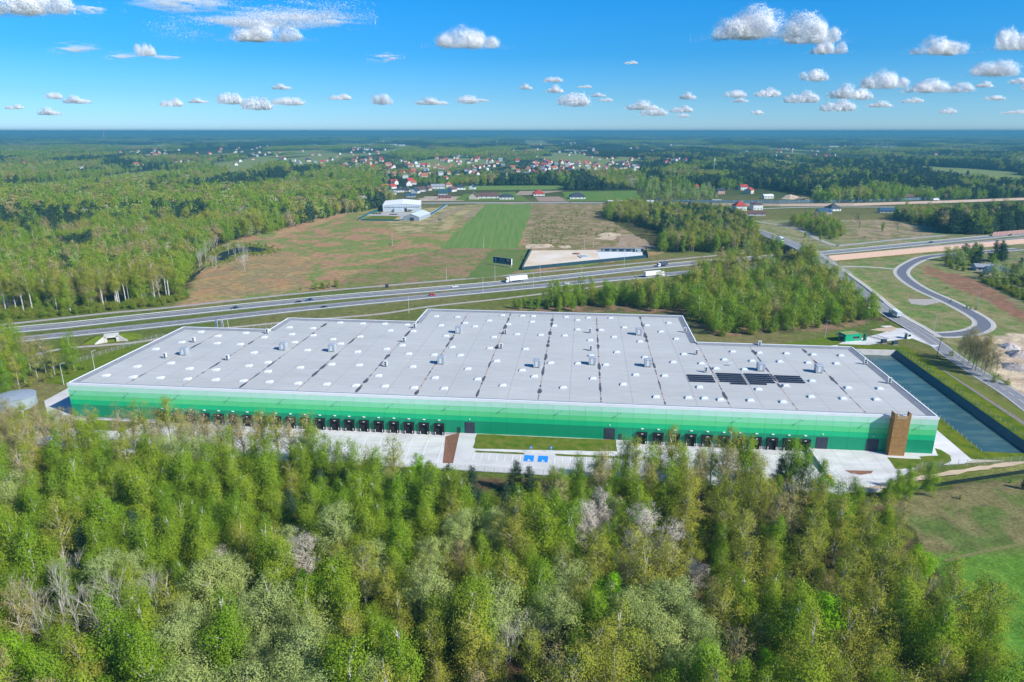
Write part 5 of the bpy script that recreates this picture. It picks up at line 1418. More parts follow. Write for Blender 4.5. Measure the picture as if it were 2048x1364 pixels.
loc, ang, inc = on_bridge(1567, 486, 1.8); g = lorry('white box lorry crossing the overpass bridge', loc, ang + math.pi, (.8, .82, .83), (.8, .83, .84), 6.8, rigid=True); g.rotation_euler = (0, inc, ang + math.pi)
loc, ang, inc = on_bridge(1785, 634, -1.6); g = lorry('pale grey box lorry coming off the overpass road', loc, ang, (.7, .74, .76), (.62, .68, .71), 6.8, rigid=True); g.rotation_euler = (0, -inc, ang)
loc, ang = on_road(1433, 405, FAR_ROAD); lorry('white semi trailer lorry on the far expressway by the red roof', loc, ang, (.8, .81, .82), (.8, .8, .8))
loc, ang = on_road(1300, 406, FAR_ROAD); lorry('white lorry on the far expressway near the filling station', loc, ang, (.03, .35, .22), (.78, .76, .76), 10)
loc, ang = on_road(1870, 401.5, FAR_ROAD); lorry('white coach sized lorry behind the far glass screen', loc, ang, (.8, .81, .82), (.75, .78, .8), 9, rigid=True)
car('black car driving along the far road past the ploughed plot', *on_road(1140, 404.8, FAR_ROAD), (.02, .02, .022))
car('dark car parked on the sandy field beside the teal fence', P(880, 440, .06), .6, (.02, .025, .03), True)
PC = [((748 + 6.0 * k, 428), (.03, .04, .05)) for k in range(3)] + [((782 + 5.2 * k, 429.5), c) for k, c in enumerate(((.3, .05, .04), (.04, .04, .05), (.1, .12, .14)))] + [((789, 424.5), (.6, .62, .64))]
PL_ = ['dark car parked before the white hall nearest its lawn', 'dark car parked second along the lawn of the white hall', 'dark car parked third along the lawn of the white hall', 'dull red car parked before the annex of the white hall', 'black car parked beside the dull red one', 'grey car parked at the end of the row beside the shed', 'silver car parked against the annex of the white hall']
for (q, c), lab in zip(PC, PL_):
    car(lab, P(*q, .07), 1.3, c)
# ------------------------------------------------------------------ billboard
bb = thing('billboard', 'long dark billboard with arrow and lettering on white posts in the meadow', 'billboard', P(987, 530), 0)
a, b = Vector(P(987, 530)), Vector(P(1022.5, 535))
d = b - a; ln = d.length; bb.rotation_euler = (0, 0, math.atan2(d.y, d.x))
M_bbs = mat('billboard_face', (.004, .028, .045), .5, (.006, .035, .055), .3)
face = MB().box(0, ln, -.25, .25, 2.0, 6.6).build('board', M_bbs, bb)
MB().box(ln + .01, ln + .5, -.5, .5, 1.9, 6.7).build('side_frame', M_wwhite, bb)
MB().box(-.3, ln, .26, .7, 1.95, 6.65).build('back_frame', M_galv2, bb)
for k in range(6):
    x = .6 + (ln - 1.2) * k / 5
    MB().box(x - .12, x + .12, .3, .6, -.1, 1.94).build('post', M_wwhite, bb)
M_bl = mat('print_light_blue', (.12, .38, .58), .6)
mb = MB(); s_ = ln / 13.0
mb.add([(x * s_, -.262, z_) for x, z_ in ((1.35, 2.4), (2.1, 2.4), (2.1, 4.4), (2.75, 4.7), (1.75, 6.1), (.9, 4.8), (1.4, 4.4))], [(0, 1, 2, 3, 4, 5, 6)])
mb.build('arrow_print', M_bl, face)
def text(s, x, z_, size, m, parent):
    cu = bpy.data.curves.new('lettering', 'FONT'); cu.body = s; cu.size = size; cu.resolution_u = 2
    o = bpy.data.objects.new('lettering_source', cu); col.objects.link(o)
    bpy.context.view_layer.update()
    me_ = bpy.data.meshes.new_from_object(o.evaluated_get(bpy.context.evaluated_depsgraph_get()))
    bpy.data.objects.remove(o)
    me_.materials.clear(); me_.materials.append(m)
    t_ = link('lettering', me_, parent, (x, -.264, z_)); t_.rotation_euler = (math.pi / 2, 0, 0)
    return t_
text('Okan', 4.6 * s_, 4.65, 1.75 * s_, M_bl, face)
mb = MB()
for (x, w_, z_) in ((3.9, 4.2, 3.75), (3.3, 5.6, 3.05), (5.2, 4.0, 2.5)):
    k = x
    rr = random.Random(int(z_ * 10))
    while k < x + w_:
        e = rr.uniform(.3, .9); mb.box(k * s_, (k + e) * s_, -.268, -.256, z_, z_ + .28); k += e + .18
o = mb.build('small_print', M_bl, face); o['kind'] = 'stuff'
for (x0_, x1_, z0_, z1_, c) in ((9.9, 11.9, 4.7, 5.9, (.50, .42, .36)), (10.1, 11.8, 3.5, 4.69, (.33, .10, .03)), (10.0, 11.7, 2.3, 3.49, (.30, .05, .10))):
    MB().box(x0_ * s_, x1_ * s_, -.27, -.256, z0_, z1_).build('print_block', mat('print_block', c, .6), face)
# ------------------------------------------------------------------ lamp posts
def lamp_post(q, h_=11.0, arm_=1.8, rot=0.0, label='', group='lamp posts along the expressway'):
    g = thing('lamp_post', label, 'lamp post', q, rot, group)
    MB().tube([(0, 0, 0), (0, 0, h_)], [.13, .07], 6).build('pole', M_galv, g)
    MB().tube([(0, 0, h_ - .05), (0, -arm_, h_ + .25)], .05, 5).build('arm', M_galv, g)
    MB().box(-.16, .16, -arm_ - .6, -arm_ + .05, h_ + .18, h_ + .3).build('lamp_head', M_galv2, g)
    return g
for q in ((893, 561), (990, 561), (966, 586), (1067, 577), (1080, 557), (1163, 562), (1248, 534), (818, 627), (785, 492), (967, 496)):
    lamp_post(P(*q), 10.5, 1.6, .4, 'tall thin galvanised lamp post on the grass along the expressway')
for q in ((1169, 498), (1186, 497)):
    lamp_post(P(*q), 12, 1.2, .4, 'tall thin lamp post at the back edge of the sand lot', 'lamp posts of the sand lot')
for q in ((190, 742), (128, 770)):
    lamp_post(P(*q), 9, 1.2, 2.4, 'pale lamp post on the grass left of the warehouse', 'lamp posts beside the warehouse')
for q in ((1955, 612), (1700, 640), (1868, 661), (1650, 676)):
    lamp_post(P(*q), 9, 1.2, 1.0, 'pale lamp post beside the ramp and entrance roads', 'lamp posts by the ramp')
ug = thing('utility_pole', 'leaning dark utility pole beside the basin road', 'utility pole', P(1873, 714)); ug.rotation_euler = (.0, R(4), 0)
MB().tube([(0, 0, -.3), (0, 0, 9)], [.18, .12], 7).build('pole', mat('dark_timber', (.09, .08, .07), .9), ug); MB().box(-.9, .9, -.08, .08, 8.3, 8.5).build('crossarm', mat('timber_arm', (.1, .09, .08), .9), ug)
sn = thing('information_sign', 'small dark sign on posts beside the service road', 'sign', P(774, 579), .3)
MB().box(-1.1, 1.1, -.06, .06, 1.0, 3.6).build('sign_plate', mat('sign_dark', (.03, .035, .05), .6), sn)
for x in (-.8, .8): MB().box(x - .06, x + .06, .07, .2, 0, 3.4).build('post', M_galv2, sn)
# ================================================================== trees
LM = {
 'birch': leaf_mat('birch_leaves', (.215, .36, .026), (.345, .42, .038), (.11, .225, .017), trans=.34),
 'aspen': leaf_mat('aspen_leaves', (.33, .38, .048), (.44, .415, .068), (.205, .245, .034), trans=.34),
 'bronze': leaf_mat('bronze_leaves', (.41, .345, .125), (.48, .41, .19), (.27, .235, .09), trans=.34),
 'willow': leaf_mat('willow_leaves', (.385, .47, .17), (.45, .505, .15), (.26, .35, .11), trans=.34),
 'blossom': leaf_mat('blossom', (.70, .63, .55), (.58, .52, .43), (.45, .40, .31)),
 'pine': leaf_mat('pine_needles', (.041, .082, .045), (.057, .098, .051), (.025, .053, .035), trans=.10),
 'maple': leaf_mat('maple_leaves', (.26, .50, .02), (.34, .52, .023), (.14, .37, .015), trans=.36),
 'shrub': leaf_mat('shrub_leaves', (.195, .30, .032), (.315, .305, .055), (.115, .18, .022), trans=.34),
}
LM['tall'] = LM['aspen']
BK = {
 'white': mat('birch_bark', (.62, .60, .56), .9, (.16, .15, .14), 1.6, mscale=(1, 1, .5), lo=.5, hi=.68),
 'grey': mat('aspen_bark', (.46, .43, .37), .9, (.26, .24, .20), 1.2),
 'brown': mat('pine_bark', (.22, .13, .08), .9, (.13, .085, .06), 1.2),
 'dead': mat('dead_bark', (.50, .47, .41), .9, (.33, .31, .27), 1.0),
}
SPEC = {  # height, crown radius, crown base, clumps, leaves per clump, leaf size, droop, bark, crown shape
 'birch':   dict(h=17.5, R=4.1, cb=.10, cl=185, lf=66, s=.25, sz=1.3, cr=.74, bark='white', shape=0, limbs=28),
 'aspen':   dict(h=18.5, R=3.7, cb=.26, cl=120, lf=50, s=.22, sz=.9, cr=.68, bark='grey', shape=1, limbs=36),
 'bronze':  dict(h=17.5, R=3.4, cb=.26, cl=105, lf=46, s=.21, sz=.9, cr=.64, bark='grey', shape=1, limbs=40),
 'willow':  dict(h=16, R=4.6, cb=.18, cl=205, lf=66, s=.235, sz=.85, cr=.66, bark='grey', shape=2, limbs=36),
 'blossom': dict(h=15.5, R=3.7, cb=.22, cl=160, lf=46, s=.185, sz=1.0, cr=.52, bark='grey', shape=2, limbs=44),
 'pine':    dict(h=12, R=2.9, cb=.12, cl=140, lf=60, s=.24, sz=.5, cr=.62, bark='brown', shape=3, limbs=22),
 'maple':   dict(h=13, R=3.5, cb=.14, cl=175, lf=56, s=.27, sz=.7, cr=.64, bark='grey', shape=2, limbs=22),
 'tall':    dict(h=21, R=3.3, cb=.46, cl=95, lf=52, s=.25, sz=1.0, cr=.72, bark='white', shape=1, limbs=26),
 'shrub':   dict(h=4.5, R=2.0, cb=.05, cl=40, lf=30, s=.26, sz=.8, cr=.55, bark='grey', shape=2, limbs=10),
}
def radius(shape, t_):
    if shape == 0: return np.sin(np.pi * (np.clip(t_, 0, 1) * .93 + .05) ** .85) ** .62 * (1 - .22 * t_) * 1.05
    if shape == 1: return np.sin(np.pi * np.clip(t_, 0, 1) ** .9) ** .6
    if shape == 2: return np.sqrt(np.clip(1 - (2 * t_ - .9) ** 2 / 1.25, .02, 1))
    return (1 - t_) ** .7 * (1.0 - .12 * np.sin(14 * t_)) + .05
def crown_arrays(kind, seed, cl=None, lf=None, s=None, rmul=1.0, cmul=1.0):
    q = SPEC[kind]; r = np.random.default_rng(seed * 101 + len(kind))
    cl, lf, s = cl or q['cl'], lf or q['lf'], s or q['s']
    h, Rm, cb = q['h'], q['R'] * rmul, q['cb']
    if q['shape'] == 3:
        t_ = r.beta(1.0, 1.7, cl)
        an = r.uniform(0, 2 * np.pi, cl)
        lob = 1 + .28 * np.sin(2 * an + seed) * np.sin(5 * t_ + seed) + r.uniform(-.16, .16, cl)
        rad = Rm * radius(q['shape'], t_) * np.sqrt(r.uniform(.10, 1.0, cl)) * lob
        hx, hy = rad * np.cos(an), rad * np.sin(an)
    else:
        # several leaders: the crown is a heap of uneven lobes with gaps between them
        nl_ = 9 if q['h'] > 8 else 5
        lt = np.clip(np.linspace(.12, .9, nl_) + r.uniform(-.07, .07, nl_), .05, .93)
        la = np.arange(nl_) * 2.4 + r.uniform(-.6, .6, nl_) + seed
        lrad = Rm * radius(q['shape'], lt) * r.uniform(.75, 1.2, nl_)
        lo_ = lrad * r.uniform(.38, .62, nl_)
        lr_ = lrad * r.uniform(.48, .68, nl_) + .15
        lv_ = r.uniform(.11, .18, nl_)
        li = r.choice(nl_, cl, p=(lr_ ** 1.6) / (lr_ ** 1.6).sum())
        d_ = r.normal(0, 1, (cl, 3)); d_ /= np.linalg.norm(d_, axis=1)[:, None]
        d_ *= np.cbrt(r.uniform(.25, 1.05, cl))[:, None]
        t_ = np.clip(lt[li] + d_[:, 2] * lv_[li], 0, 1.0)
        hx = lo_[li] * np.cos(la[li]) + d_[:, 0] * lr_[li]; hy = lo_[li] * np.sin(la[li]) + d_[:, 1] * lr_[li]
    bend = np.stack([.5 * np.sin(t_ * 2 + seed), .5 * np.cos(t_ * 1.7 + seed)], -1)
    cc = np.stack([hx + bend[:, 0], hy + bend[:, 1], h * (cb + (1 - cb) * t_) - .3], -1)
    n = cl * lf
    ci = np.repeat(np.arange(cl), lf)
    csz = q['cr'] * cmul * r.uniform(.5, 1.15, cl)
    g = r.normal(0, 1, (n, 3)) * csz[ci][:, None] * np.array([1, 1, q['sz']])
    pos = cc[ci] + g
    pos[:, 2] = np.maximum(pos[:, 2], .3)
    axis_ = np.stack([bend[ci, 0], bend[ci, 1], pos[:, 2] - .8], -1)
    out = pos - axis_
    out /= np.linalg.norm(out, axis=1)[:, None] + 1e-6
    gn = g / (np.linalg.norm(g, axis=1)[:, None] + 1e-6)
    nr = out * .6 + gn * .5 + r.normal(0, .38, (n, 3)) + np.array([0, 0, .35])
    nr /= np.linalg.norm(nr, axis=1)[:, None]
    sz = s * r.uniform(.6, 1.35, n)
    return pos, nr, sz, cc, r
def leaf_quads(pos, nr, sz, r):
    n = len(pos)
    ref = r.normal(0, 1, (n, 3))
    a = np.cross(nr, ref); a /= np.linalg.norm(a, axis=1)[:, None] + 1e-9
    b = np.cross(nr, a)
    a = a * sz[:, None] * .5; b = b * sz[:, None] * .36
    v = np.stack([pos - a, pos + b, pos + a, pos - b], 1).reshape(-1, 3)
    return v
def fast_mesh(name, v, quads, mats, mi=None):
    me_ = bpy.data.meshes.new(name)
    me_.vertices.add(len(v)); me_.vertices.foreach_set('co', np.asarray(v, np.float32).ravel())
    me_.loops.add(quads.size); me_.loops.foreach_set('vertex_index', quads.astype(np.int32).ravel())
    me_.polygons.add(len(quads)); me_.polygons.foreach_set('loop_start', np.arange(0, quads.size, 4, dtype=np.int32))
    for m in mats: me_.materials.append(m)
    if mi is not None: me_.polygons.foreach_set('material_index', np.asarray(mi, np.int32))
    me_.update(calc_edges=True)
    return me_
def trunk_mb(kind, seed, cc, limbs, r, thick=1.0, sides=5):
    q = SPEC[kind]; h = q['h']; mb = MB()
    pts = []
    for k in range(6):
        t_ = k / 5; z_ = h * .93 * t_
        tt = max(0, (t_ - q['cb']) / (1 - q['cb']))
        pts.append((.5 * math.sin(tt * 2 + seed) * tt, .5 * math.cos(tt * 1.7 + seed) * tt, z_ - .3))
    rad = [.17 * thick * (1 - .86 * k / 5) * h / 16 for k in range(6)]
    mb.tube(pts, rad, sides)
    P_ = [Vector(p) for p in pts]
    for j in r.permutation(len(cc))[:limbs]:
        c = Vector(cc[j]); zt_ = max(h * q['cb'] * .7, c.z - (1.2 + .55 * math.hypot(c.x, c.y)))
        k = min(4, int(zt_ / (h * .93) * 5)); f = zt_ / (h * .93) * 5 - k
        b0 = P_[k].lerp(P_[k + 1], min(1, max(0, f)))
        mid = b0.lerp(c, .5) + Vector((0, 0, .15))
        mb.tube([b0, mid, c], [.075 * thick, .05 * thick, .02], 3, cap=False)
    return mb
def bare_mesh(seed, h=14):
    r = random.Random(seed); mb = MB()
    def grow(p, d, ln, rad, depth):
        q = p + d * ln
        mid = p.lerp(q, .5) + Vector((r.uniform(-.1, .1), r.uniform(-.1, .1), 0)) * ln * .3
        mb.tube([p, mid, q], [rad, rad * .82, rad * .62], 5 if depth < 2 else 3, cap=False)
        if depth >= 5 or rad < .007: return
        n = 3 if depth < 4 else 2
        if depth == 0: n = 4
        for _ in range(n):
            nd = (d * 1.0 + Vector((r.uniform(-1, 1), r.uniform(-1, 1), r.uniform(-.15, .7))) * .62).normalized()
            grow(p.lerp(q, r.uniform(.55, 1)), nd, ln * r.uniform(.55, .8), rad * r.uniform(.45, .62), depth + 1)
    grow(Vector((0, 0, -.3)), Vector((r.uniform(-.06, .06), r.uniform(-.06, .06), 1)).normalized(), h * .40, .17, 0)
    return mb
# ---- near trees: crown and trunk meshes, shared by the copies
TREE = {}
for kind, nv in (('birch', 5), ('aspen', 5), ('bronze', 4), ('willow', 3), ('blossom', 3), ('pine', 3), ('maple', 2), ('tall', 4), ('shrub', 2)):
    TREE[kind] = []
    for k in range(nv):
        pos, nr, sz, cc, r = crown_arrays(kind, k + 1)
        v = leaf_quads(pos, nr, sz, r)
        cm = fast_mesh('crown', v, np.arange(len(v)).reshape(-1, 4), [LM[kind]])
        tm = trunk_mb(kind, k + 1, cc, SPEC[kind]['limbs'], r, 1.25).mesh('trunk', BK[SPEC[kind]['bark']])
        TREE[kind].append((cm, tm))
TREE['bare'] = [(bare_mesh(k * 7 + 3).mesh('branches', BK['dead']), None) for k in range(4)]
def plant(kind, x, y, sc_, label, group, name=None, z=None, var=None, rr=random):
    nm = name or {'birch': 'birch_tree', 'aspen': 'aspen_tree', 'bronze': 'poplar_tree', 'willow': 'willow_tree', 'blossom': 'blossoming_tree', 'pine': 'pine_tree', 'maple': 'maple_tree', 'shrub': 'shrub', 'bare': 'bare_tree', 'tall': 'aspen_tree'}[kind]
    z = float(ground_z(np.array([x]), np.array([y]))[0]) if z is None else z
    o = bpy.data.objects.new(nm, None); o.empty_display_size = .3
    o.location = (x, y, z - .02); o.rotation_euler = (rr.uniform(-.03, .03), rr.uniform(-.03, .03), rr.uniform(0, 6.28))
    s2 = sc_ * rr.uniform(.92, 1.08); o.scale = (s2, s2, sc_)
    col.objects.link(o)
    tag(o, label, {'birch': 'birch', 'aspen': 'aspen', 'bronze': 'poplar', 'willow': 'willow', 'blossom': 'blossom tree', 'pine': 'pine', 'maple': 'maple', 'shrub': 'shrub', 'bare': 'bare tree', 'tall': 'aspen'}[kind], group)
    cm, tm = TREE[kind][rr.randrange(len(TREE[kind])) if var is None else var]
    link('crown' if kind != 'bare' else 'branches', cm, o)
    if tm is not None: link('trunk', tm, o)
    return o
LAB = {
 'tall': 'slender aspen with bare pale stem and small high crown before the yard',
 'birch': 'fresh green birch with white trunk in the wood before the warehouse',
 'aspen': 'thin olive yellow aspen with sparse young leaves in the near wood',
 'bronze': 'sparse poplar with brownish young leaves in the near wood',
 'willow': 'pale grey green round willow in the near wood',
 'blossom': 'tree white with blossom standing out of the near wood',
 'pine': 'dark bushy young pine in the near wood',
 'maple': 'bright lime green tree in the near wood',
 'bare': 'leafless pale grey tree in the near wood',
}
GRP = {k: 'near wood: ' + k for k in LAB}
# ---- the near wood: which kinds stand where
EDGE = [(-260, 226), (-190, 219), (-150, 214), (-120, 209), (-98, 203), (-72, 195), (-56, 183), (-40, 175), (-28, 171), (-10, 169), (14, 170), (30, 176), (46, 181), (64, 182), (78, 176), (90, 168), (99, 162), (101, 158), (100, 150), (96, 138), (95, 122), (92, 110), (89, 98), (86, 84), (83, 66)]
FOREST = EDGE + [(-180, 66), (-260, 100)]
def kind_at(px_, py_, x, y, rr):
    w_ = {'birch': 6, 'aspen': .9, 'bronze': .12, 'willow': .15, 'pine': .12, 'maple': .05}
    if px_ > 1330 + (py_ - 950) * .25: w_ = {'birch': 2.2, 'aspen': 6, 'bronze': 1.3, 'pine': .15, 'maple': .12, 'willow': .1}
    if px_ > 1500 and py_ > 1220: w_ = {'birch': 4.5, 'aspen': 3, 'bronze': .3, 'maple': .3}
    if 620 < px_ < 1480 and py_ > 1080: w_ = {'birch': 3.2, 'aspen': 4.2, 'bronze': .7, 'willow': .5, 'maple': .12, 'pine': .03}
    if 300 < px_ < 760 and py_ > 1180: w_ = {'willow': 4, 'birch': 2.6, 'aspen': .8}
    if 1250 < px_ < 1420 and 1160 < py_ < 1330: w_ = {'willow': 3.5, 'aspen': 3, 'birch': 1}
    if 1250 < px_ < 1560 and py_ < 960: w_ = {'aspen': 6, 'bronze': 4, 'birch': 2.2}
    if px_ < 140 and py_ < 900: w_ = {'aspen': 3, 'bronze': 5, 'birch': .4, 'willow': 1.5}
    if 140 <= px_ < 640 and py_ < 890: w_ = {'aspen': 5, 'bronze': 5, 'birch': .7, 'willow': 1.4}
    if 690 < px_ < 1080 and py_ < 985: w_ = {'pine': 4, 'birch': 3.5}
    ks, ws = zip(*w_.items())
    return rr.choices(ks, ws)[0]
rr = random.Random(2024)
spots = []
cell = {}
def free(x, y, d_):
    i, j = int(x // 4), int(y // 4)
    for a in (-1, 0, 1):
        for b in (-1, 0, 1):
            for (u, v_) in cell.get((i + a, j + b), ()):
                if (u - x) ** 2 + (v_ - y) ** 2 < d_ * d_: return False
    return True
def put(x, y): cell.setdefault((int(x // 4), int(y // 4)), []).append((x, y)); 
# special trees first, placed by their crown in the photograph
SPECIAL = [('blossom', 608, 1110, 1.0), ('blossom', 1160, 1040, 1.1), ('blossom', 1205, 1020, 1.05), ('blossom', 1285, 1060, 1.15), ('blossom', 1335, 1085, 1.05), ('blossom', 1262, 1110, .9), ('blossom', 440, 1125, .7), ('blossom', 1385, 1150, .7),
           ('bare', 110, 1170, 1.2), ('bare', 150, 1215, 1.15), ('bare', 238, 1180, 1.25), ('bare', 300, 1190, 1.0), ('bare', 90, 1240, 1.0), ('bare', 185, 1200, 1.1), ('bare', 60, 1190, 1.0), ('bare', 270, 1225, 1.0), ('bare', 205, 1250, 1.1), ('bare', 130, 1130, .9), ('bare', 320, 1150, .9), ('bare', 1010, 1290, 1.1), ('bare', 1060, 1260, 1.0), ('bare', 470, 945, .8), ('bare', 1700, 955, .75), ('bare', 1835, 1170, 1.0), ('bare', 1900, 1240, .8),
           ('maple', 1652, 1235, 1.15), ('maple', 1215, 1190, 1.0), ('maple', 1240, 1220, .9), ('maple', 30, 1310, 1.0), ('maple', 70, 1330, .9),
           ('willow', 420, 1180, 1.1), ('willow', 545, 1215, 1.1), ('willow', 625, 1260, 1.0), ('willow', 380, 1260, 1.05), ('willow', 470, 1150, .95), ('willow', 355, 1290, 1), ('willow', 920, 1060, 1.0), ('willow', 985, 1055, .9), ('willow', 1300, 1260, 1.1), ('willow', 1340, 1210, 1.05),
           ('pine', 450, 955, 1.0), ('pine', 265, 1050, 1.0), ('pine', 318, 1060, .9), ('pine', 580, 995, .8), ('pine', 700, 955, .9), ('pine', 760, 945, 1.0), ('pine', 800, 960, 1.0), ('pine', 860, 945, .95), ('pine', 895, 950, .9), ('pine', 940, 960, 1.0), ('pine', 1030, 945, .9), ('pine', 1060, 955, .85), ('pine', 640, 955, .8), ('pine', 1560, 935, .9)]
for kind, px_, py_, s_ in SPECIAL:
    hz = SPEC.get(kind, {'h': 14})['h'] * s_ * .62
    q = P(px_, py_, hz)
    spots.append((kind, q[0], q[1], s_)); put(q[0], q[1])
for px_, py_, kind, s_ in [(446 + 22 * k + rr.uniform(-7, 7), 926 + .8 * k + rr.uniform(-4, 6), rr.choice(['tall', 'aspen', 'bronze', 'bronze']), rr.uniform(.94, 1.06)) for k in range(9)] + [(250 + 24 * k, 912 + rr.uniform(-5, 6), rr.choice(['aspen', 'bronze', 'bronze', 'tall']), rr.uniform(.9, 1.04)) for k in range(8)] + [(1245 + 19 * k + rr.uniform(-5, 5), 978 + rr.uniform(-7, 7), rr.choice(['aspen', 'tall', 'bronze', 'birch', 'tall']), rr.uniform(.78, .94)) for k in range(14)] + [(20, 852, 'bronze', .62), (48, 858, 'aspen', .66), (78, 856, 'bronze', .66), (105, 860, 'willow', .6), (-5, 850, 'aspen', .7), (130, 868, 'bronze', .7)] + [(655, 980, 'birch', 1.0), (682, 985, 'birch', .95), (708, 985, 'birch', .98), (735, 978, 'aspen', .75), (762, 985, 'birch', 1.05), (790, 982, 'aspen', 1.0), (835, 978, 'maple', .85), (850, 985, 'birch', .7)]:
    q = P(px_, py_)
    if free(q[0], q[1], 2.5): spots.append((kind, q[0], q[1], s_)); put(q[0], q[1])
for _ in range(26000):
    y = rr.uniform(68, 222); x = rr.uniform(-(y * .82 + 22), y * .82 + 22)
    if not inside(np.array([x]), np.array([y]), FOREST)[0]: continue
    lx, ly = to_local(x, y)
    if ly > -29 and lx > 100: continue
    if ly > np.interp(lx, [-60, -12, 20, 60, 92, 100], [6, -24, -26.5, -27.5, -28, -29]): continue
    edge = max(0, 1 - abs(y - 205) / 12) if x < -100 else 0
    dmin = 4.9 + 2.0 * vnoise(np.array([x / 25]), np.array([y / 25]), 9)[0]
    if x < -62 and y > 186: dmin *= .88
    if ly > -40 and lx < 100: dmin = 6.6
    if not free(x, y, dmin): continue
    # sandy gap in the wood
    g = P(672, 992)
    if math.hypot(x - g[0], (y - g[1])) < 6: continue
    px_, py_ = PX(x, y, 11)
    kind = kind_at(px_, py_, x, y, rr)
    if lx < 100 and ly > -38: kind = rr.choices(['bronze', 'aspen', 'tall', 'willow', 'birch'], [4, 3, 3.5, .8, .6])[0]
    s_ = rr.uniform(.66, 1.15)
    if 640 < px_ < 1110 and y > 160: s_ *= .72 if px_ > 800 else .95
    if px_ > 1540 and py_ < 1010: s_ *= .58
    if lx < 100 and ly > -38: s_ = rr.uniform(.80, 1.04) * (.86 if kind == 'tall' else 1)
    if y < 110: s_ *= 1.1
    spots.append((kind, x, y, s_)); put(x, y)
cnt = {}
for kind, x, y, s_ in spots:
    cnt[kind] = cnt.get(kind, 0) + 1
    lab, grp = LAB[kind], GRP[kind]
    plant(kind, x, y, s_, lab, grp, rr=rr)
# ---- single trees at the field edge, the lone trees of the corner
for (px_, py_, kind, s_, lab) in ((1352 + 500, 990, 'birch', .62, 'small birch leaning over the fence at the corner of the yard'), (1790, 1000, 'birch', .55, 'small birch in the pair beside the ditch'), (1813, 997, 'birch', .6, 'taller small birch in the pair beside the ditch'), (1775, 1005, 'birch', .42, 'lowest little birch beside the ditch'),
        (1600, 985, 'birch', .85, 'round birch overhanging the far loading yard'), (1575, 980, 'birch', .95, 'tall birch beside the round one at the far loading yard'), (1640, 1000, 'birch', .8, 'leaning birch before the low ramp wall'),
        (1918, 998, 'shrub', .35, 'tiny green bush alone in the dark meadow'), (2046, 978, 'pine', .35, 'small dark pine at the edge of the dark meadow'), (2020, 965, 'shrub', .3, 'tiny yellowish bush by the ditch')):
    q = P(px_, py_); plant(kind, q[0], q[1], s_, lab, None, rr=rr)
for k, (px_, py_, s_) in enumerate(((1927, 724, .9), (1945, 737, .95), (1962, 744, .95), (1980, 752, .85), (1940, 727, 1.0), (1958, 734, 1.0), (1935, 732, .8), (1972, 742, .95), (1950, 742, .85), (1990, 756, .7), (1918, 718, .75), (1968, 752, .75))):
    q = P(px_, py_); plant('bronze', q[0], q[1], s_, 'brown leaved poplar in the clump beside the basin road', 'poplars beside the basin road', rr=rr)
for (px_, py_, s_) in ((1990, 765, .8), (2015, 770, .6), (1905, 712, .7)):
    q = P(px_, py_); plant('shrub', q[0], q[1], s_, 'green shrub at the foot of the brown poplar clump', 'shrubs beside the basin road', rr=rr)
# trees left of the warehouse
LEFTC = [(150, 742, 'birch', 1.0), (62, 742, 'bronze', 1.0), (92, 746, 'bronze', .95), (20, 735, 'birch', 1.15), (42, 724, 'birch', 1.05), (10, 762, 'aspen', 1.1), (-20, 742, 'birch', 1.2), (15, 792, 'birch', .9), (75, 755, 'aspen', .8), (-15, 795, 'birch', 1.0), (40, 782, 'aspen', .85), (110, 750, 'aspen', .7), (-40, 772, 'aspen', 1.2), (25, 755, 'birch', 1.1), (-5, 722, 'birch', 1.1), (50, 765, 'birch', .8), (0, 775, 'birch', 1.0), (30, 712, 'aspen', 1.0), (-45, 735, 'birch', 1.2), (78, 738, 'bronze', .9), (5, 740, 'aspen', 1.15), (170, 738, 'shrub', .8), (125, 752, 'shrub', .8), (90, 765, 'shrub', .8), (60, 772, 'shrub', .9), (105, 758, 'shrub', .9), (140, 748, 'shrub', .7), (35, 790, 'shrub', .9)]
for (px_, py_, kind, s_) in LEFTC:
    q = P(px_, py_)
    plant(kind, q[0], q[1], s_, {'birch': 'birch beside the round tank left of the warehouse', 'bronze': 'pinkish brown poplar between the birches near the round tank', 'aspen': 'sparse aspen near the round tank', 'shrub': 'low shrub on the grass edge near the round tank'}[kind], 'trees by the round tank: ' + kind, rr=rr)
# ================================================================== woods farther away
def mid_mesh(kind, seed, cl, lf, s, sides=4, limbs=6, thick=1.3, rmul=1.0, cmul=1.0):
    pos, nr, sz, cc, r = crown_arrays(kind, seed + 40, cl, lf, s, rmul, cmul)
    v = leaf_quads(pos, nr, sz, r)
    nq = len(v) // 4
    tb = trunk_mb(kind, seed, cc, limbs, r, thick, sides)
    tv = np.array(tb.v); tf = [f for f in tb.f if len(f) == 4]
    q = np.concatenate([np.arange(len(v)).reshape(-1, 4), np.array(tf) + len(v)])
    return fast_mesh(kind + '_tree', np.concatenate([v, tv]), q, [LM[kind], BK[SPEC[kind]['bark']]], [0] * nq + [1] * len(tf))
def source(name, metas):
    c = bpy.data.collections.new(name)
    for k, me_ in enumerate(metas):
        o = bpy.data.objects.new('%s_%02d' % (name, k), me_); c.objects.link(o)
    return c
gcache = {}
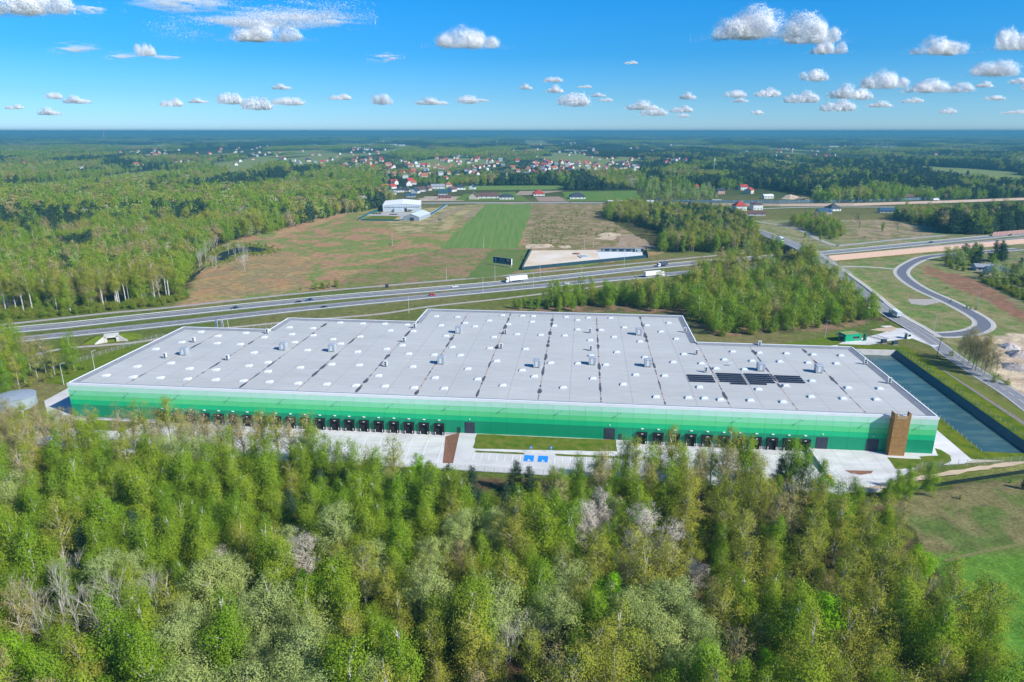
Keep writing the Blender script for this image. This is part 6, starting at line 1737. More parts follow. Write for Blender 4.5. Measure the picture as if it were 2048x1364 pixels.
def scatter(name, label, pts, scl, idx, coll, rot=None):
    pts = np.asarray(pts, np.float32)
    n = len(pts)
    me_ = bpy.data.meshes.new(name); me_.vertices.add(n); me_.vertices.foreach_set('co', pts.ravel())
    for nm, ty, dat in (('size', 'FLOAT', np.asarray(scl, np.float32)), ('turn', 'FLOAT', np.asarray(rot if rot is not None else rng.uniform(0, 6.28, n), np.float32)), ('pick', 'INT', np.asarray(idx, np.int32))):
        at_ = me_.attributes.new(nm, ty, 'POINT'); at_.data.foreach_set('value', dat)
    o = link(name, me_)
    tag(o, label, 'woodland', kind='stuff')
    if coll.name not in gcache:
        ng = bpy.data.node_groups.new('scatter_' + coll.name, 'GeometryNodeTree')
        ng.interface.new_socket('Geometry', in_out='INPUT', socket_type='NodeSocketGeometry'); ng.interface.new_socket('Geometry', in_out='OUTPUT', socket_type='NodeSocketGeometry')
        gi, go = ng.nodes.new('NodeGroupInput'), ng.nodes.new('NodeGroupOutput')
        ip = ng.nodes.new('GeometryNodeInstanceOnPoints'); ci = ng.nodes.new('GeometryNodeCollectionInfo')
        ci.inputs['Collection'].default_value = coll; ci.inputs['Separate Children'].default_value = True; ci.inputs['Reset Children'].default_value = True
        def attr(nm, ty):
            a = ng.nodes.new('GeometryNodeInputNamedAttribute'); a.data_type = ty; a.inputs['Name'].default_value = nm; return a.outputs['Attribute']
        cx = ng.nodes.new('ShaderNodeCombineXYZ')
        ng.links.new(gi.outputs[0], ip.inputs['Points']); ng.links.new(ci.outputs[0], ip.inputs['Instance'])
        ip.inputs['Pick Instance'].default_value = True
        ng.links.new(attr('pick', 'INT'), ip.inputs['Instance Index']); ng.links.new(attr('turn', 'FLOAT'), cx.inputs[2])
        ng.links.new(cx.outputs[0], ip.inputs['Rotation']); ng.links.new(attr('size', 'FLOAT'), ip.inputs['Scale'])
        ng.links.new(ip.outputs[0], go.inputs[0])
        gcache[coll.name] = ng
    md = o.modifiers.new('scatter', 'NODES'); md.node_group = gcache[coll.name]
    return o
KIN = ['birch', 'birch', 'birch', 'aspen', 'aspen', 'bronze', 'pine', 'pine', 'willow', 'blossom', 'shrub']
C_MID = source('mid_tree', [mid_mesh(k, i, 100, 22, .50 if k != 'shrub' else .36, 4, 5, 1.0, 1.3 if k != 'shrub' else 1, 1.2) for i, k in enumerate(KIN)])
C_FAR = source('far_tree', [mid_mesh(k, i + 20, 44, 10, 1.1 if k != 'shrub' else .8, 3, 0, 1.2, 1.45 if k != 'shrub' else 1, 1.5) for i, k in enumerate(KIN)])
ID = {'birch': (0, 1, 2), 'aspen': (3, 4), 'bronze': (5,), 'pine': (6, 7), 'willow': (8,), 'blossom': (9,), 'shrub': (10,)}
def canopy_patch(kind, seed):
    r = np.random.default_rng(seed)
    n = 300
    c = r.uniform(-32, 32, (34, 2)); hh = r.uniform(11, 19, 34)
    i = r.integers(0, 34, n)
    pos = np.concatenate([c[i] + r.normal(0, 1.9, (n, 2)), (hh[i] + r.normal(0, 2.0, n))[:, None]], 1)
    pos[:, 2] = np.maximum(pos[:, 2] - np.abs(r.normal(0, 2.6, n)), 2)
    g = np.concatenate([pos[:, :2] - c[i], (pos[:, 2] - hh[i] + 4)[:, None]], 1)
    nr = g / (np.linalg.norm(g, axis=1)[:, None] + 1e-6) + r.normal(0, .35, (n, 3)) + np.array([0, 0, .4]); nr /= np.linalg.norm(nr, axis=1)[:, None]
    v = leaf_quads(pos, nr, r.uniform(2.2, 4.2, n), r)
    return fast_mesh('canopy', v, np.arange(len(v)).reshape(-1, 4), [LM[kind]])
C_PATCH = source('canopy', [canopy_patch(k, 5 + i) for i, k in enumerate(('birch', 'birch', 'aspen', 'pine', 'pine', 'bronze'))])

def poisson(poly, d_, seed, jitter=.42, big=None):
    """jittered grid inside an outline (world metres)"""
    r = np.random.default_rng(seed)
    xs = [q[0] for q in poly]; ys = [q[1] for q in poly]
    gx_, gy_ = np.meshgrid(np.arange(min(xs), max(xs), d_), np.arange(min(ys), max(ys), d_ * .9))
    gx_ = gx_ + (np.arange(gx_.shape[0])[:, None] % 2) * d_ * .5
    gx_ = gx_ + r.uniform(-jitter, jitter, gx_.shape) * d_; gy_ = gy_ + r.uniform(-jitter, jitter, gy_.shape) * d_
    x, y = gx_.ravel(), gy_.ravel()
    m = inside(x, y, poly)
    return x[m], y[m]
def W(pts): return [P(a, b)[:2] for a, b in pts]
def off_roads(x, y, extra=()):
    k = np.ones(len(x), bool)
    for pts, w_ in ((HW_FAR, 11), (HW_NEAR, 12), (SERVICE, 5), (BRIDGE, 8.5), (RAMP, 10), (NEAR_PATH, 4), (LOCAL_A, 6), (LOCAL_B, 5), (FAR_ROAD, 16), (FAR_LOCAL, 9)) + tuple(extra):
        d, _ = seg_dist(x, y, pts); k &= d > w_
    return k
def pick(weights, n, seed):
    r = np.random.default_rng(seed); ks = list(weights); p_ = np.array([weights[k] for k in ks], float); p_ /= p_.sum()
    c = r.choice(len(ks), n, p=p_)
    return np.array([ID[ks[i]][r.integers(len(ID[ks[i]]))] for i in c])
def wood(name, label, poly_px, d_, weights, seed, size=(.75, 1.1), coll=None, keep=None, poly=None, field=None, sizer=None):
    x, y = poisson(poly or W(poly_px), d_, seed)
    k = off_roads(x, y)
    if keep is not None: k &= keep(x, y)
    x, y = x[k], y[k]
    r = np.random.default_rng(seed + 1)
    z_ = ground_z(x, y) - .1
    idx = pick(weights, len(x), seed + 2)
    if field is not None: idx = field(x, y, idx)
    s_ = r.uniform(size[0], size[1], len(x))
    s_ = np.where(np.isin(idx, (6, 7)), s_ * 1.3, s_)
    if sizer is not None: s_ = s_ * sizer(x, y)
    return scatter(name, label, np.stack([x, y, z_], -1), s_, idx, coll or C_MID)
# individually planted trees of the grove and the forest edge use the near meshes
def row(kind, pts, label, group, size=(.7, 1.0)):
    for (px_, py_) in pts:
        q = P(px_, py_)
        plant(kind, q[0], q[1], rr.uniform(*size), label, group, rr=rr)
# ---- the grove behind the warehouse
GROVE = [(1075, 622), (1110, 606), (1245, 600), (1330, 588), (1372, 572), (1390, 552), (1440, 528), (1500, 508), (1545, 500), (1590, 505), (1632, 528), (1690, 585), (1745, 632), (1755, 640), (1700, 646), (1640, 655), (1560, 664), (1500, 670), (1440, 674), (1425, 664), (1385, 640), (1365, 622), (1250, 615), (1170, 612)]
def groved(x, y, idx):
    px_, py_ = PX(x, y, 8.0)
    r = np.random.default_rng(3)
    idx = idx.copy()
    lo = (py_ > 585) & (r.random(len(x)) < .7); idx[lo] = r.integers(0, 3, lo.sum())
    hi = (py_ < 560) & (r.random(len(x)) < .55); idx[hi] = r.choice([3, 4, 5, 8, 6], hi.sum())
    return idx
def clear_site(x, y):
    lx, ly = to_local(x, y)
    return ~((lx > -15) & (lx < 312) & (ly < 122)) & ~((lx > 232) & (lx < 312) & (ly < 113))
wood('birch_grove', 'dense young birch and aspen grove between the warehouse and the overpass', GROVE, 6.8, {'birch': 7, 'aspen': 2, 'bronze': .3, 'pine': .2, 'willow': .5}, 5, (.5, 1.0), keep=clear_site, field=groved)
wood('grove_scrub', 'low scrub under the edge of the birch grove', GROVE, 6.5, {'shrub': 1}, 8, (.4, .8), keep=clear_site)
for px_, py_, s_ in ((1110, 612, .92), (1130, 616, .86), (1118, 622, .6), (1147, 622, .55), (1212, 614, .9), (1165, 612, .55), (1040, 619, .4), (1050, 616, .42), (1062, 618, .4), (1075, 618, .45), (1030, 617, .38), (1255, 612, .75), (1280, 616, .8), (1310, 622, .7)):
    q = P(px_, py_); plant('birch', q[0], q[1], s_, 'young green birch at the open end of the grove behind the roof', 'birches at the open end of the grove', rr=rr)
# ---- forest beyond the expressway, left
LEFT_EDGE = [(-420, 690), (-250, 662), (-100, 648), (0, 632), (60, 632), (150, 628), (240, 618), (330, 606), (366, 596), (372, 575), (382, 548), (398, 520), (420, 497), (470, 482), (520, 472), (560, 462), (610, 448), (690, 430), (745, 420), (768, 412)]
LEFT = LEFT_EDGE + [(790, 402), (772, 398), (690, 396), (560, 392), (380, 398), (120, 398), (-150, 400), (-420, 404)]
def leftk(x, y, idx):
    px_, py_ = PX(x, y, 8.0); r = np.random.default_rng(4); idx = idx.copy()
    n = fbm(x / 45, y / 60, 77)
    n3 = fbm(x / 38, y / 55, 123); idx = np.where((n3 < .40), r.choice([3, 4, 8], len(x)), idx)
    pine = ((px_ < 190) & (py_ > 425) & (py_ < 500) & (n > .36)) | ((px_ > 190) & (px_ < 420) & (py_ > 418) & (py_ < 448) & (n > .48)) | ((n > .66) & (py_ < 440)) | ((px_ > 500) & (px_ < 620) & (py_ > 385) & (py_ < 400) & (n > .5))
    k = pine & (r.random(len(x)) < .85); idx[k] = r.integers(6, 8, k.sum())
    n2 = fbm(x / 22, y / 30, 91)
    k = (n2 > .63) & ~pine & (r.random(len(x)) < .8); idx[k] = 5
    return idx
def not_pond(x, y):
    d = ~inside(x, y, W([(405, 512), (432, 492), (505, 486), (556, 496), (540, 510), (470, 518), (455, 545), (400, 560), (385, 590), (380, 560), (400, 530)]))
    for c_ in ((370, 388), (117, 384), (432, 366), (32, 384)):
        q = P(*c_); d &= ~((np.abs(x - q[0]) < 20) & (y > q[1] - 130) & (y < q[1] + 18))
    t_ = W([(0, 612), (40, 594), (62, 597), (35, 614), (0, 628)])
    return d & ~inside(x, y, t_)
lw = [q for q in W(LEFT)]
wood('left_forest', 'broad mixed spring forest of birch and pine beyond the expressway', None, 7.6, {'birch': 7, 'aspen': .8, 'bronze': .15, 'pine': .3, 'willow': .3, 'blossom': .08}, 15, (.7, 1.3), keep=lambda x, y: not_pond(x, y) & (y < 760) & ((PX(x, y, 0.0)[0] > 372) | (PX(x, y, 0.0)[1] < np.interp(PX(x, y, 0.0)[0], [-300, 0, 150, 330, 372], [640, 616, 610, 590, 580]))), poly=lw, field=leftk)
wood('left_forest_back', 'farther part of the mixed forest beyond the expressway', None, 9.0, {'birch': 7, 'aspen': .8, 'bronze': .15, 'pine': .5, 'willow': .3, 'blossom': .08}, 16, (.75, 1.45), C_FAR, keep=lambda x, y: not_pond(x, y) & (y >= 760), poly=lw, field=leftk)
wood('forest_edge_scrub', 'low brownish green scrub along the edge of the left forest', [(-300, 672), (-100, 655), (0, 640), (150, 634), (330, 610), (376, 598), (372, 590), (330, 600), (150, 620), (0, 622), (-200, 650)], 3.6, {'shrub': 1}, 19, (.45, 1.05))
for px_, py_, s_, kd in [(rr.uniform(-10, 360), 0, rr.uniform(1.0, 1.35), rr.choice(['birch', 'tall', 'tall', 'tall', 'bronze'])) for _ in range(60)]:
    y_ = np.interp(px_, [-10, 60, 150, 240, 330, 366], [631, 630, 626, 616, 604, 594]) - rr.uniform(2, 12)
    q = P(px_, y_)
    plant(kd, q[0], q[1], s_, {'birch': 'tall white trunked birch on the front edge of the left forest', 'tall': 'tall bare stemmed aspen on the front edge of the left forest', 'bronze': 'tall brownish poplar on the front edge of the left forest'}[kd], 'front edge of the left forest: ' + kd, rr=rr)
# dead birches round the marsh pond
for k in range(34):
    px_, py_ = (rr.uniform(378, 440), rr.uniform(488, 540)) if k < 25 else (rr.uniform(455, 500), rr.uniform(500, 545))
    q = P(px_, py_); plant('bare', q[0], q[1], rr.uniform(.7, 1.1), 'dead white stemmed tree standing in the marsh by the pond', 'dead trees round the marsh pond', rr=rr)
row('shrub', [(632, 578), (642, 577), (650, 577), (660, 576), (670, 574), (676, 573)], 'bushy green thicket shrub between the moor and the service road', 'thicket by the service road', (.9, 1.3))
row('shrub', [(601, 580), (560, 502), (780, 492), (1045, 515), (1048, 520)], 'single small bush out on the moor', 'single bushes on the moor', (.5, .7))
wood('pond_tufts', 'tufts of sedge and willow scrub round the marsh pond', [(405, 530), (420, 500), (470, 486), (510, 485), (560, 495), (548, 512), (500, 512), (475, 520), (440, 535)], 4.5, {'shrub': 1}, 83, (.12, .4), keep=lambda x, y: ~inside(x, y, POND_W) | (fbm(x / 6, y / 6, 3) > .6))
# ---- copse in the middle, right of the fields
COPSE = [(1322, 505), (1420, 504), (1512, 500), (1515, 470), (1490, 448), (1470, 436), (1400, 424), (1330, 424), (1250, 420), (1205, 424), (1215, 440), (1275, 448), (1310, 462), (1332, 470)]
def copsek(x, y, idx):
    px_, py_ = PX(x, y, 8.0); r = np.random.default_rng(6); idx = idx.copy()
    k = (px_ > 1290) & (py_ < 470) & (r.random(len(x)) < .62); idx[k] = r.integers(6, 8, k.sum())
    return idx
wood('field_copse', 'copse of pine and birch at the right end of the brown fields', COPSE, 6.6, {'birch': 4, 'aspen': 3, 'bronze': 1.2, 'pine': 1}, 25, (.65, 1.05), field=copsek)
for k in range(26):
    px_ = rr.uniform(1328, 1510); q = P(px_, rr.uniform(498, 506))
    kd = rr.choice(['birch', 'tall', 'tall', 'bronze'])
    plant(kd, q[0], q[1], rr.uniform(.75, 1.0) * (.8 if kd == 'tall' else 1), {'birch': 'birch on the front edge of the copse by the expressway', 'tall': 'bare stemmed aspen on the front edge of the copse by the expressway', 'bronze': 'brownish poplar on the front edge of the copse by the expressway'}[kd], 'front edge of the copse: ' + kd, rr=rr)
# scrub on the brown field, bushes between the houses
wood('field_scrub', 'scattered low scrub on the brown field behind the sand lot', [(1045, 492), (1150, 497), (1230, 490), (1235, 450), (1200, 420), (1075, 430)], 9, {'shrub': 1}, 28, (.12, .38), keep=lambda x, y: fbm(x / 30, y / 30, 14) > .46)
wood('house_scrub', 'light green scrub beside the far expressway', [(1270, 402), (1300, 378), (1420, 374), (1440, 402)], 13, {'shrub': 3, 'willow': 1, 'birch': 1}, 29, (.5, .9), C_FAR)
# right: trees between the two expressways
def RT(name, lab, poly, d_, wts, seed, size, coll=None): return wood(name, lab, poly, d_, wts, seed, size, coll or C_MID, keep=lambda x, y: np.all([np.hypot(x - h_[0], y - h_[1]) > 15 for h_ in HOUSE_XY], axis=0))
RT('roadside_trees', 'birches and bushes between the local road and the farm', [(1582, 452), (1600, 440), (1640, 440), (1672, 456), (1690, 474), (1670, 480), (1620, 468)], 5.5, {'birch': 4, 'aspen': 1, 'shrub': 3, 'bronze': 1}, 31, (.5, .85))
RT('right_pines', 'dark tall pine stand beside the expressway on the right', [(1880, 466), (1870, 452), (1930, 442), (2200, 432), (2200, 455), (2048, 462), (1950, 470)], 5.0, {'pine': 6, 'birch': .6, 'bronze': .3}, 33, (1.1, 1.5))
RT('right_mixed', 'mixed trees behind the bare oak and the red roofed house', [(1780, 440), (1800, 428), (1860, 430), (1920, 430), (1930, 445), (1870, 455), (1830, 448)], 7, {'birch': 3, 'pine': 1.5, 'aspen': 1.5, 'bronze': 1, 'shrub': 1}, 35, (.6, 1.0))
RT('farm_garden_trees', 'garden trees and bushes round the farm under the spruces', [(1890, 515), (1935, 512), (1960, 530), (2010, 540), (2060, 530), (2120, 560), (2090, 580), (2020, 572), (1985, 562), (1940, 545), (1895, 540)], 7, {'shrub': 4, 'birch': 1.2, 'willow': 1.2, 'pine': .5}, 37, (.6, 1.05))
RT('hedge', 'long bright green row of bushes along the brown strip of field', [(1963, 565), (1975, 560), (2060, 590), (2130, 618), (2120, 630), (2050, 603)], 3.2, {'shrub': 1, 'maple': 0} if False else {'shrub': 1}, 39, (.5, .75))
for px_, py_, s_ in ((1946, 520, 1.25), (1958, 522, 1.3), (1985, 522, 1.45), (1995, 524, 1.5), (2002, 522, 1.35)):
    q = P(px_, py_); plant('pine', q[0], q[1], s_, 'tall dark spruce beside the farm on the right', 'spruces at the farm', name='spruce_tree', rr=rr)
ok = bare_mesh(77, 17).mesh('branches', mat('oak_bark', (.12, .10, .085), .9, (.08, .07, .06), 1.5))
for (px_, py_, s_, lab) in ((1718, 458, 1.15, 'big dark leafless oak standing in the meadow'), (1795, 466, .8, 'smaller dark leafless tree behind the local road'), (1305, 499, .8, 'dark leafless tree at the end of the sand lot')):
    q = P(px_, py_); o = thing('bare_oak', lab, 'oak', q); o.scale = (s_ * 1.3, s_ * 1.3, s_)
    link('branches', ok, o)
for (px_, py_, s_) in ((1765, 463, .9), (1728, 476, .5), (1900, 605, .45), (1940, 618, .5), (1950, 620, .5), (1932, 616, .45), (1610, 476, .7), (1640, 482, .7), (1895, 578, .4)):
    q = P(px_, py_); plant('shrub' if s_ < .6 else 'birch', q[0], q[1], s_ if s_ < .6 else s_ * .6, 'small round green tree standing alone in the meadows on the right', 'lone small trees on the right', rr=rr)
# ---- the country beyond: trees to 2.6 km, canopy farther on
XF = [(-2300, 1000), (2300, 1000), (2300, 2750), (-2300, 2750)]
OPEN = [W(q) for q in ([(465, 368), (466, 358), (577, 357), (575, 367)], [(855, 384), (898, 371.5), (1135, 370.5), (1130, 381), (1320, 379), (1440, 374), (1440, 404), (850, 404)], [(770, 404), (770, 372), (860, 372), (930, 378), (930, 404)], [(1420, 412), (1420, 380), (1530, 378), (1620, 392), (1640, 412)], [(1620, 440), (1620, 408), (2100, 396), (2100, 430), (1900, 440)], [(1500, 440), (1500, 410), (1560, 410), (1620, 440)], [(760, 446), (760, 404), (1440, 404), (1330, 424), (1200, 420)])]
PINE_PX = [(1290, 372), (1275, 340), (1330, 318), (1560, 316), (1800, 322), (2100, 330), (2100, 388), (1880, 392), (1650, 376), (1560, 380), (1400, 376)]
TOWN = W([(640, 330), (770, 312), (1040, 306), (1290, 316), (1280, 352), (1100, 356), (860, 374), (780, 374), (760, 350)])
HAM = []
rh = np.random.default_rng(314)
for px_, py_ in [(rh.uniform(-20, 2068), rh.uniform(283, 338)) for _ in range(64)]:
    q = P(px_, py_)
    if inside(np.array([q[0]]), np.array([q[1]]), lw)[0] or inside(np.array([q[0]]), np.array([q[1]]), W(PINE_PX))[0]: continue
    HAM.append((q[0], q[1], rh.uniform(60, 130) * (1 + q[1] / 5000), rh.uniform(.10, .16) * q[1] + 60))
def hamlet(x, y):
    k = np.zeros(len(x), bool)
    for hx, hy, a_, b_ in HAM: k |= ((x - hx) / a_) ** 2 + ((y - hy) / b_) ** 2 < 1
    return k
def beyond(x, y):
    k = np.ones(len(x), bool)
    for o_ in OPEN: k &= ~inside(x, y, o_)
    k &= np.abs(x) < y * .80 + 80
    k &= ~(hamlet(x, y) & (fbm(x / 30, y / 60, 88) > .47))
    px_, py_ = PX(x, y, 0.0)
    k &= ~inside(x, y, lw)
    t_ = inside(x, y, TOWN); k &= ~(t_ & (fbm(x / 40, y / 40, 55) > .52))
    k &= ~((fbm(x / 220, y / 800, 33, 3) > .60) & (y > 1150))
    for h_ in HOUSE_XY + VILL: k &= ~((np.abs(x - h_[0]) < 13) & (y - h_[1] < 10) & (y - h_[1] > (-60 if inside(np.array([h_[0]]), np.array([h_[1]]), TOWN)[0] else -330)))
    return k
def beyondk(x, y, idx):
    r = np.random.default_rng(8); idx = idx.copy()
    n = fbm(x / 130, y / 240, 21)
    pine = (inside(x, y, W(PINE_PX)) & (fbm(x / 70, y / 120, 22) < .60)) | (n > .62)
    k = pine & (r.random(len(x)) < .92); idx[k] = r.integers(6, 8, k.sum())
    b_ = (fbm(x / 60, y / 90, 23) > .60) & ~pine & (r.random(len(x)) < .7); idx[b_] = r.choice([3, 5], b_.sum())
    return idx
wood('middle_country', 'wide patchwork of woods round the village beyond the fields', None, 9.6, {'birch': 7, 'aspen': 1.5, 'bronze': .3, 'pine': .6, 'willow': .8, 'blossom': .1}, 45, (.8, 1.45), C_FAR, keep=beyond, poly=XF, field=beyondk, sizer=lambda x, y: np.where(inside(x, y, TOWN), .58, 1.0) * np.where(fbm(x / 90, y / 160, 64) > .56, .72, 1.0) * np.where(hamlet(x, y), .62, 1.0))
def far_points(seed, y0, y1, n):
    r = np.random.default_rng(seed)
    u = r.random(n); y = y0 * (y1 / y0) ** u
    x = r.uniform(-1, 1, n) * (y * .80 + 100)
    return x, y
x, y = far_points(51, 2500, 16000, 26000)
k = (fbm(x / 220, y / 800, 33, 3) < .60)
for h_ in VILL: k &= ~((np.abs(x - h_[0]) < 42) & (y - h_[1] < 25) & (y - h_[1] > -330))
k &= ~hamlet(x, y)
x, y = x[k], y[k]
r = np.random.default_rng(9)
n = fbm(x / 420, y / 900, 21, 4)
idx = np.where((n > .50) & (r.random(len(x)) < .9), r.integers(3, 5, len(x)), r.choice([0, 1, 2, 0, 1, 5], len(x)))
scatter('far_woods', 'unbroken woods stretching to the horizon', np.stack([x, y, np.full(len(x), -.5)], -1), r.uniform(.8, 1.3, len(x)), idx, C_PATCH)
# hamlets too far off to tell the houses' parts apart
def tiny_house(wc, rc):
    mb = MB(); w_, d_, h_, rh_ = 12, 10, 5, 4.5
    mb.add([(-6, -5, 0), (6, -5, 0), (6, 5, 0), (-6, 5, 0), (-6, -5, h_), (6, -5, h_), (6, 5, h_), (-6, 5, h_), (-6, 0, h_ + rh_ - .2), (6, 0, h_ + rh_ - .2)], [(0, 1, 5, 4), (2, 3, 7, 6), (1, 2, 6, 9, 5), (3, 0, 4, 8, 7)], WALLS[wc])
    mb.add([(-6.5, -5.5, h_ - .4), (6.5, -5.5, h_ - .4), (6.5, 0, h_ + rh_), (-6.5, 0, h_ + rh_), (-6.5, 5.5, h_ - .4), (6.5, 5.5, h_ - .4)], [(0, 1, 2, 3), (3, 2, 5, 4)], ROOFS[rc])
    return mb.mesh('far_house')
C_HOUSE = source('far_house', [tiny_house(*q) for q in (('cream', 'orange'), ('cream', 'red'), ('grey', 'grey'), ('cream', 'dark'), ('white', 'brown'))])
hp = []
for hx, hy, a_, b_ in HAM:
    for _ in range(int(rh.integers(3, 9))):
        an, rd = rh.uniform(0, 6.28), math.sqrt(rh.uniform(0, .8))
        hp.append((hx + a_ * rd * math.cos(an), hy + b_ * (rd * math.sin(an) * .6 + .15), 0))
o = scatter('far_hamlets', 'scattered hamlet houses in clearings of the far woods', hp, rh.uniform(.8, 1.25, len(hp)), rh.choice([0, 0, 0, 1, 1, 2, 3, 3, 4], len(hp)), C_HOUSE)
o['category'] = 'hamlet'
# undergrowth of the near wood
ux, uy = poisson(FOREST, 3.4, 71)
k = (np.abs(ux) < uy * .82 + 22) & (fbm(ux / 9, uy / 9, 17) > .42)
lx, ly = to_local(ux, uy); k &= ~((ly > -30) & (lx > 0))
ux, uy = ux[k], uy[k]
o = scatter('undergrowth', 'low undergrowth and saplings on the floor of the near wood', np.stack([ux, uy, np.zeros(len(ux)) - .1], -1), np.random.default_rng(3).uniform(.35, .95, len(ux)), np.full(len(ux), 10), C_MID)
# ================================================================== clouds
M_cloud = bpy.data.materials.new('cloud'); M_cloud.use_nodes = True
t = M_cloud.node_tree; t.nodes.remove(t.nodes['Principled BSDF'])
d_ = t.nodes.new('ShaderNodeBsdfDiffuse'); tr_ = t.nodes.new('ShaderNodeBsdfTranslucent'); mx_ = t.nodes.new('ShaderNodeMixShader')
d_.inputs[0].default_value = (.96, .96, .96, 1); tr_.inputs[0].default_value = (.93, .94, .96, 1); mx_.inputs[0].default_value = .55
t.links.new(d_.outputs[0], mx_.inputs[1]); t.links.new(tr_.outputs[0], mx_.inputs[2]); t.links.new(mx_.outputs[0], t.nodes['Material Output'].inputs[0])
def cloud_mesh(seed, n=26000, thin=False):
    """unit cloud: heaped lobes on a flat base, thousands of small puffs thinning out at the rim"""
    r = np.random.default_rng(seed)
    nl_ = int(r.integers(9, 14))
    lx_ = r.uniform(-.40, .40, nl_); ly_ = r.uniform(-.2, .2, nl_)
    lr = r.uniform(.07, .17, nl_) * (1.05 - 1.2 * np.abs(lx_)); lz = lr * r.uniform(.3, 1.3, nl_)
    i = r.choice(nl_, n, p=lr ** 2 / (lr ** 2).sum())
    d = r.normal(0, 1, (n, 3)); d /= np.linalg.norm(d, axis=1)[:, None]
    f_ = 11.0
    bump_ = (vnoise(d[:, 0] * 3 + i * 5.1, d[:, 2] * 3 + d[:, 1] * 2.3, seed) - .5) * .7 + (vnoise(d[:, 0] * 8 + i * 3.1, d[:, 2] * 8 + d[:, 1] * 6, seed + 5) - .5) * .35
    soft = np.abs(r.normal(0, .17, n)) - .12
    rad = lr[i] * np.clip(1 + bump_ + soft, .1, 2)
    pos = np.stack([lx_[i] + d[:, 0] * rad * 1.35, ly_[i] + d[:, 1] * rad, lz[i] * .8 + d[:, 2] * rad], -1)
    pos += r.normal(0, .010, (n, 3))
    low = pos[:, 2] < 0; pos[low, 2] *= .35
    k_ = ~low | (r.random(n) < .45)
    pos, d, low, soft = pos[k_], d[k_], low[k_], soft[k_]; n = len(pos)
    pos[:, 0] = (pos[:, 0] - np.percentile(pos[:, 0], 1)) / np.ptp(np.percentile(pos[:, 0], [1, 99])) - .5
    pos[:, 2] = (pos[:, 2] - np.percentile(pos[:, 2], 2)) / np.ptp(np.percentile(pos[:, 2], [2, 99])) * .36
    nr = d + r.normal(0, .13, (n, 3)) + np.array([0, 0, .15]); nr[low, 2] = -np.abs(nr[low, 2])
    nr /= np.linalg.norm(nr, axis=1)[:, None]
    sz = r.uniform(.010, .022, n) * (24000 / n) ** .5
    sz = sz * np.where(soft > .03, .38, 1.0)
    # torn skirts along the base
    k_ = r.random(n) < .16
    pos[k_, 0] = np.clip(r.normal(0, .30, k_.sum()), -.75, .75); pos[k_, 2] = np.abs(r.normal(0, .035, k_.sum())) + (fbm(pos[k_, 0] * 6, pos[k_, 0] * 0 + seed, seed + 9) - .5) * .08
    sz[k_] *= .45
    v = leaf_quads(pos, nr, sz, r)
    return fast_mesh('cloud', v, np.arange(len(v)).reshape(-1, 4), [M_cloud])
def veil_mesh(seed, n=22000):
    r = np.random.default_rng(seed)
    x = np.clip(r.normal(0, .24, n * 5), -.6, .6); zz = np.clip(r.normal(0, .25, n * 5), -.6, .6)
    m = (fbm(x * 4 + seed, zz * 7 + x * 1.5, seed, 5) + .16 * np.exp(-(x * x * 7 + zz * zz * 7))) > r.uniform(.52, .80, n * 5)
    x, zz = x[m][:n], zz[m][:n]
    n = len(x)
    pos = np.stack([x, r.normal(0, .05, n), zz * .36], -1)
    nr = r.normal(0, .6, (n, 3)) + np.array([.3, -.8, .3]); nr /= np.linalg.norm(nr, axis=1)[:, None]
    v = leaf_quads(pos, nr, r.uniform(.003, .007, n), r)
    return fast_mesh('cloud_veil', v, np.arange(len(v)).reshape(-1, 4), [M_cloud])
CL = [cloud_mesh(s_) for s_ in (3, 8, 15, 21, 34)]
CX = [cloud_mesh(s_, 46000) for s_ in (8, 21)]
CS = [cloud_mesh(s_, 6500) for s_ in (4, 9, 16)]
CT = [veil_mesh(s_) for s_ in (5, 11, 17)]
def cloud(px_, py_, w_px, h_px, kind='L', base=1050.0, label='', group=None, seed=0):
    el = math.atan((262 - (py_ + h_px * .5)) / F_PX)
    D = min(60000, base / max(.012, math.tan(el)))
    u = (px_ - 1024) / F_PX
    sc_ = w_px * D / F_PX
    src_ = {'L': CL, 'S': CS, 'T': CT, 'X': CX}[kind]
    o = link('cloud', src_[seed % len(src_)])
    o.location = (u * D, D, CAM_H + math.tan(el) * D)
    o.scale = (sc_, sc_ * .8, sc_ * (h_px / w_px) / .36)
    o.rotation_euler = (0, 0, (seed * 1.7) % .5 - .25)
    tag(o, label, 'cloud', group)
big = [(120, 30, 175, 60, 'ragged bright cumulus with a shaded base, the widest of the white heaps'), (575, 88, 115, 34, 'pair of low rounded white humps floating on one base'), (942, 98, 108, 36, 'lone white cloud shaped like a low pointed hill'), (1490, 72, 170, 56, 'long white cloud trailing a grey tail'), (1575, 85, 95, 46, 'greyish tail joined to the long white cloud'), (1610, 112, 56, 28, 'small white puff hanging below the grey tail'),
       (1815, 112, 92, 30, 'white cloud with a pointed top beside a taller one'), (1952, 100, 80, 38, 'tall rounded white cloud beside the pointed one'), (1925, 150, 78, 28, 'white puff on a thin grey base under the tall rounded cloud'), (1722, 170, 82, 32, 'heaped bright cloud above the broken row near the horizon'), (2035, 20, 60, 50, 'pale cloud fragment high in the sky'), (1825, 181, 110, 24, 'low row of merged white puffs'), (345, 118, 34, 22, 'small bright puff between two grey shreds'), (778, 204, 36, 20, 'small bright white puff low over the horizon')]
for k, (x, y, w_, h_, lab) in enumerate(big):
    cloud(x, y, w_ * 1.05, h_ * .95, 'X' if w_ > 105 else 'L', label=lab, seed=k * 3 + 1)
thin = [(560, 35, 380, 60), (430, 20, 200, 40), (640, 55, 220, 26), (215, 106, 90, 20), (260, 40, 60, 20), (735, 15, 50, 14), (300, 122, 60, 14), (385, 126, 60, 10), (790, 125, 60, 14), (45, 5, 90, 30)]
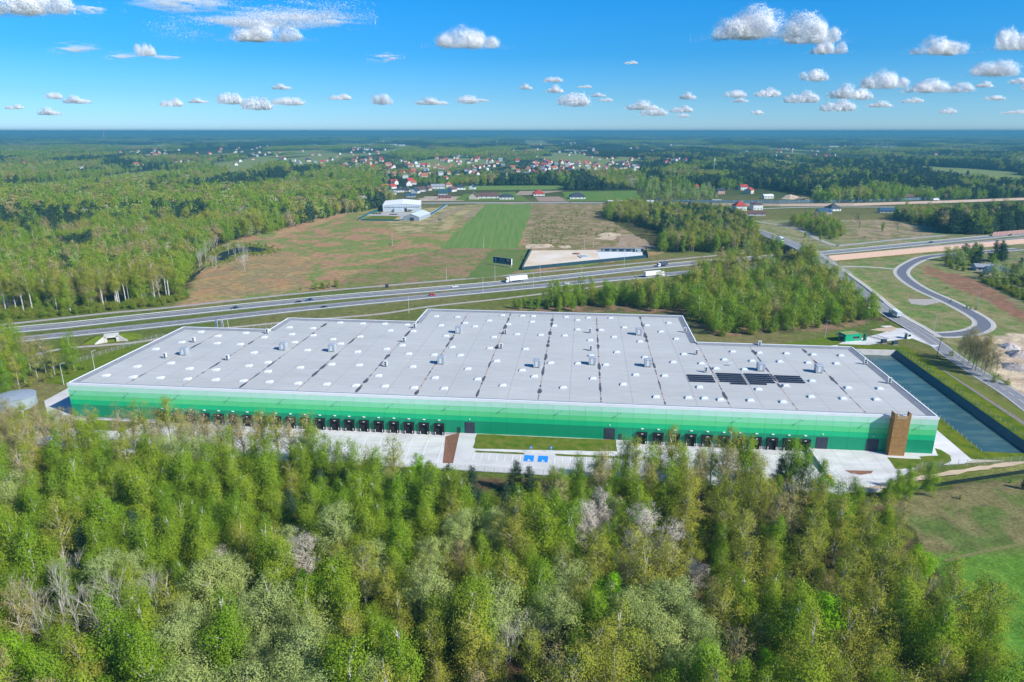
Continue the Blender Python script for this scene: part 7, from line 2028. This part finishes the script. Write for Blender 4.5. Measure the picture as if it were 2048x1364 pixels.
for k, (x, y, w_, h_) in enumerate(thin):
    cloud(x, y, w_, h_, 'T', 5200.0 if y < 60 else 1400., 'thin veil of shredded white cloud', 'thin cloud shreds', k)
rc = random.Random(5)
small = [(590, 182, 36), (490, 203, 50), (380, 210, 40), (430, 207, 36), (540, 212, 60), (80, 218, 36), (145, 226, 40), (600, 208, 60), (1160, 182, 26), (1050, 182, 24), (1100, 170, 36), (1245, 140, 24), (1105, 186, 32), (1140, 205, 60), (1200, 205, 26), (1355, 198, 30), (1445, 195, 40), (1505, 192, 46), (1455, 206, 30), (1590, 162, 50), (1570, 200, 60), (1650, 190, 60), (1680, 195, 50), (1780, 206, 36), (1910, 178, 36), (1935, 202, 34), (1990, 170, 60), (2040, 150, 40), (2010, 182, 46), (1850, 225, 30), (870, 208, 60), (940, 205, 40), (700, 200, 40), (200, 205, 50), (160, 198, 30), (1345, 222, 40), (1270, 215, 60), (1490, 228, 24), (1640, 215, 60), (1720, 213, 50)]
small += [(rc.uniform(-60, 2110), rc.uniform(196, 238), rc.uniform(20, 60)) for _ in range(6)]
for k, (x, y, w_) in enumerate(small):
    cloud(x, y, w_, w_ * rc.uniform(.2, .42) if k < 40 else w_ * rc.uniform(.12, .26), 'S', label='little white fair weather cloud low above the horizon', group='small clouds above the horizon', seed=k)
# the same broken cloud field goes on round the rest of the sky
for k in range(70):
    a = R(rc.uniform(45, 315)); D = rc.uniform(5000, 30000)
    o = link('cloud', (CL + CS)[k % 8]); s_ = rc.uniform(600, 1400)
    o.location = (D * math.sin(a), D * math.cos(a), 1150); o.scale = (s_, s_ * .8, s_ * rc.uniform(.7, 1.3)); o.rotation_euler = (0, 0, rc.uniform(0, 6))
    tag(o, 'fair weather cloud in the part of the sky behind the viewer', 'cloud', 'clouds behind the viewer')
# ================================================================== haze
mh = bpy.data.materials.new('air'); mh.use_nodes = True
t = mh.node_tree; t.nodes.remove(t.nodes['Principled BSDF'])
pv = t.nodes.new('ShaderNodeVolumePrincipled')
pv.inputs['Color'].default_value = (.11, .35, .50, 1)
pv.inputs['Density'].default_value = 1.6e-4
pv.inputs['Anisotropy'].default_value = 0.0
t.links.new(pv.outputs[0], t.nodes['Material Output'].inputs['Volume'])
hz = MB().box(-69000, 69000, -2900, 69000, -6, 111).build('haze', mh)
tag(hz, 'thin blue summer haze over the whole country', 'haze', kind='stuff')
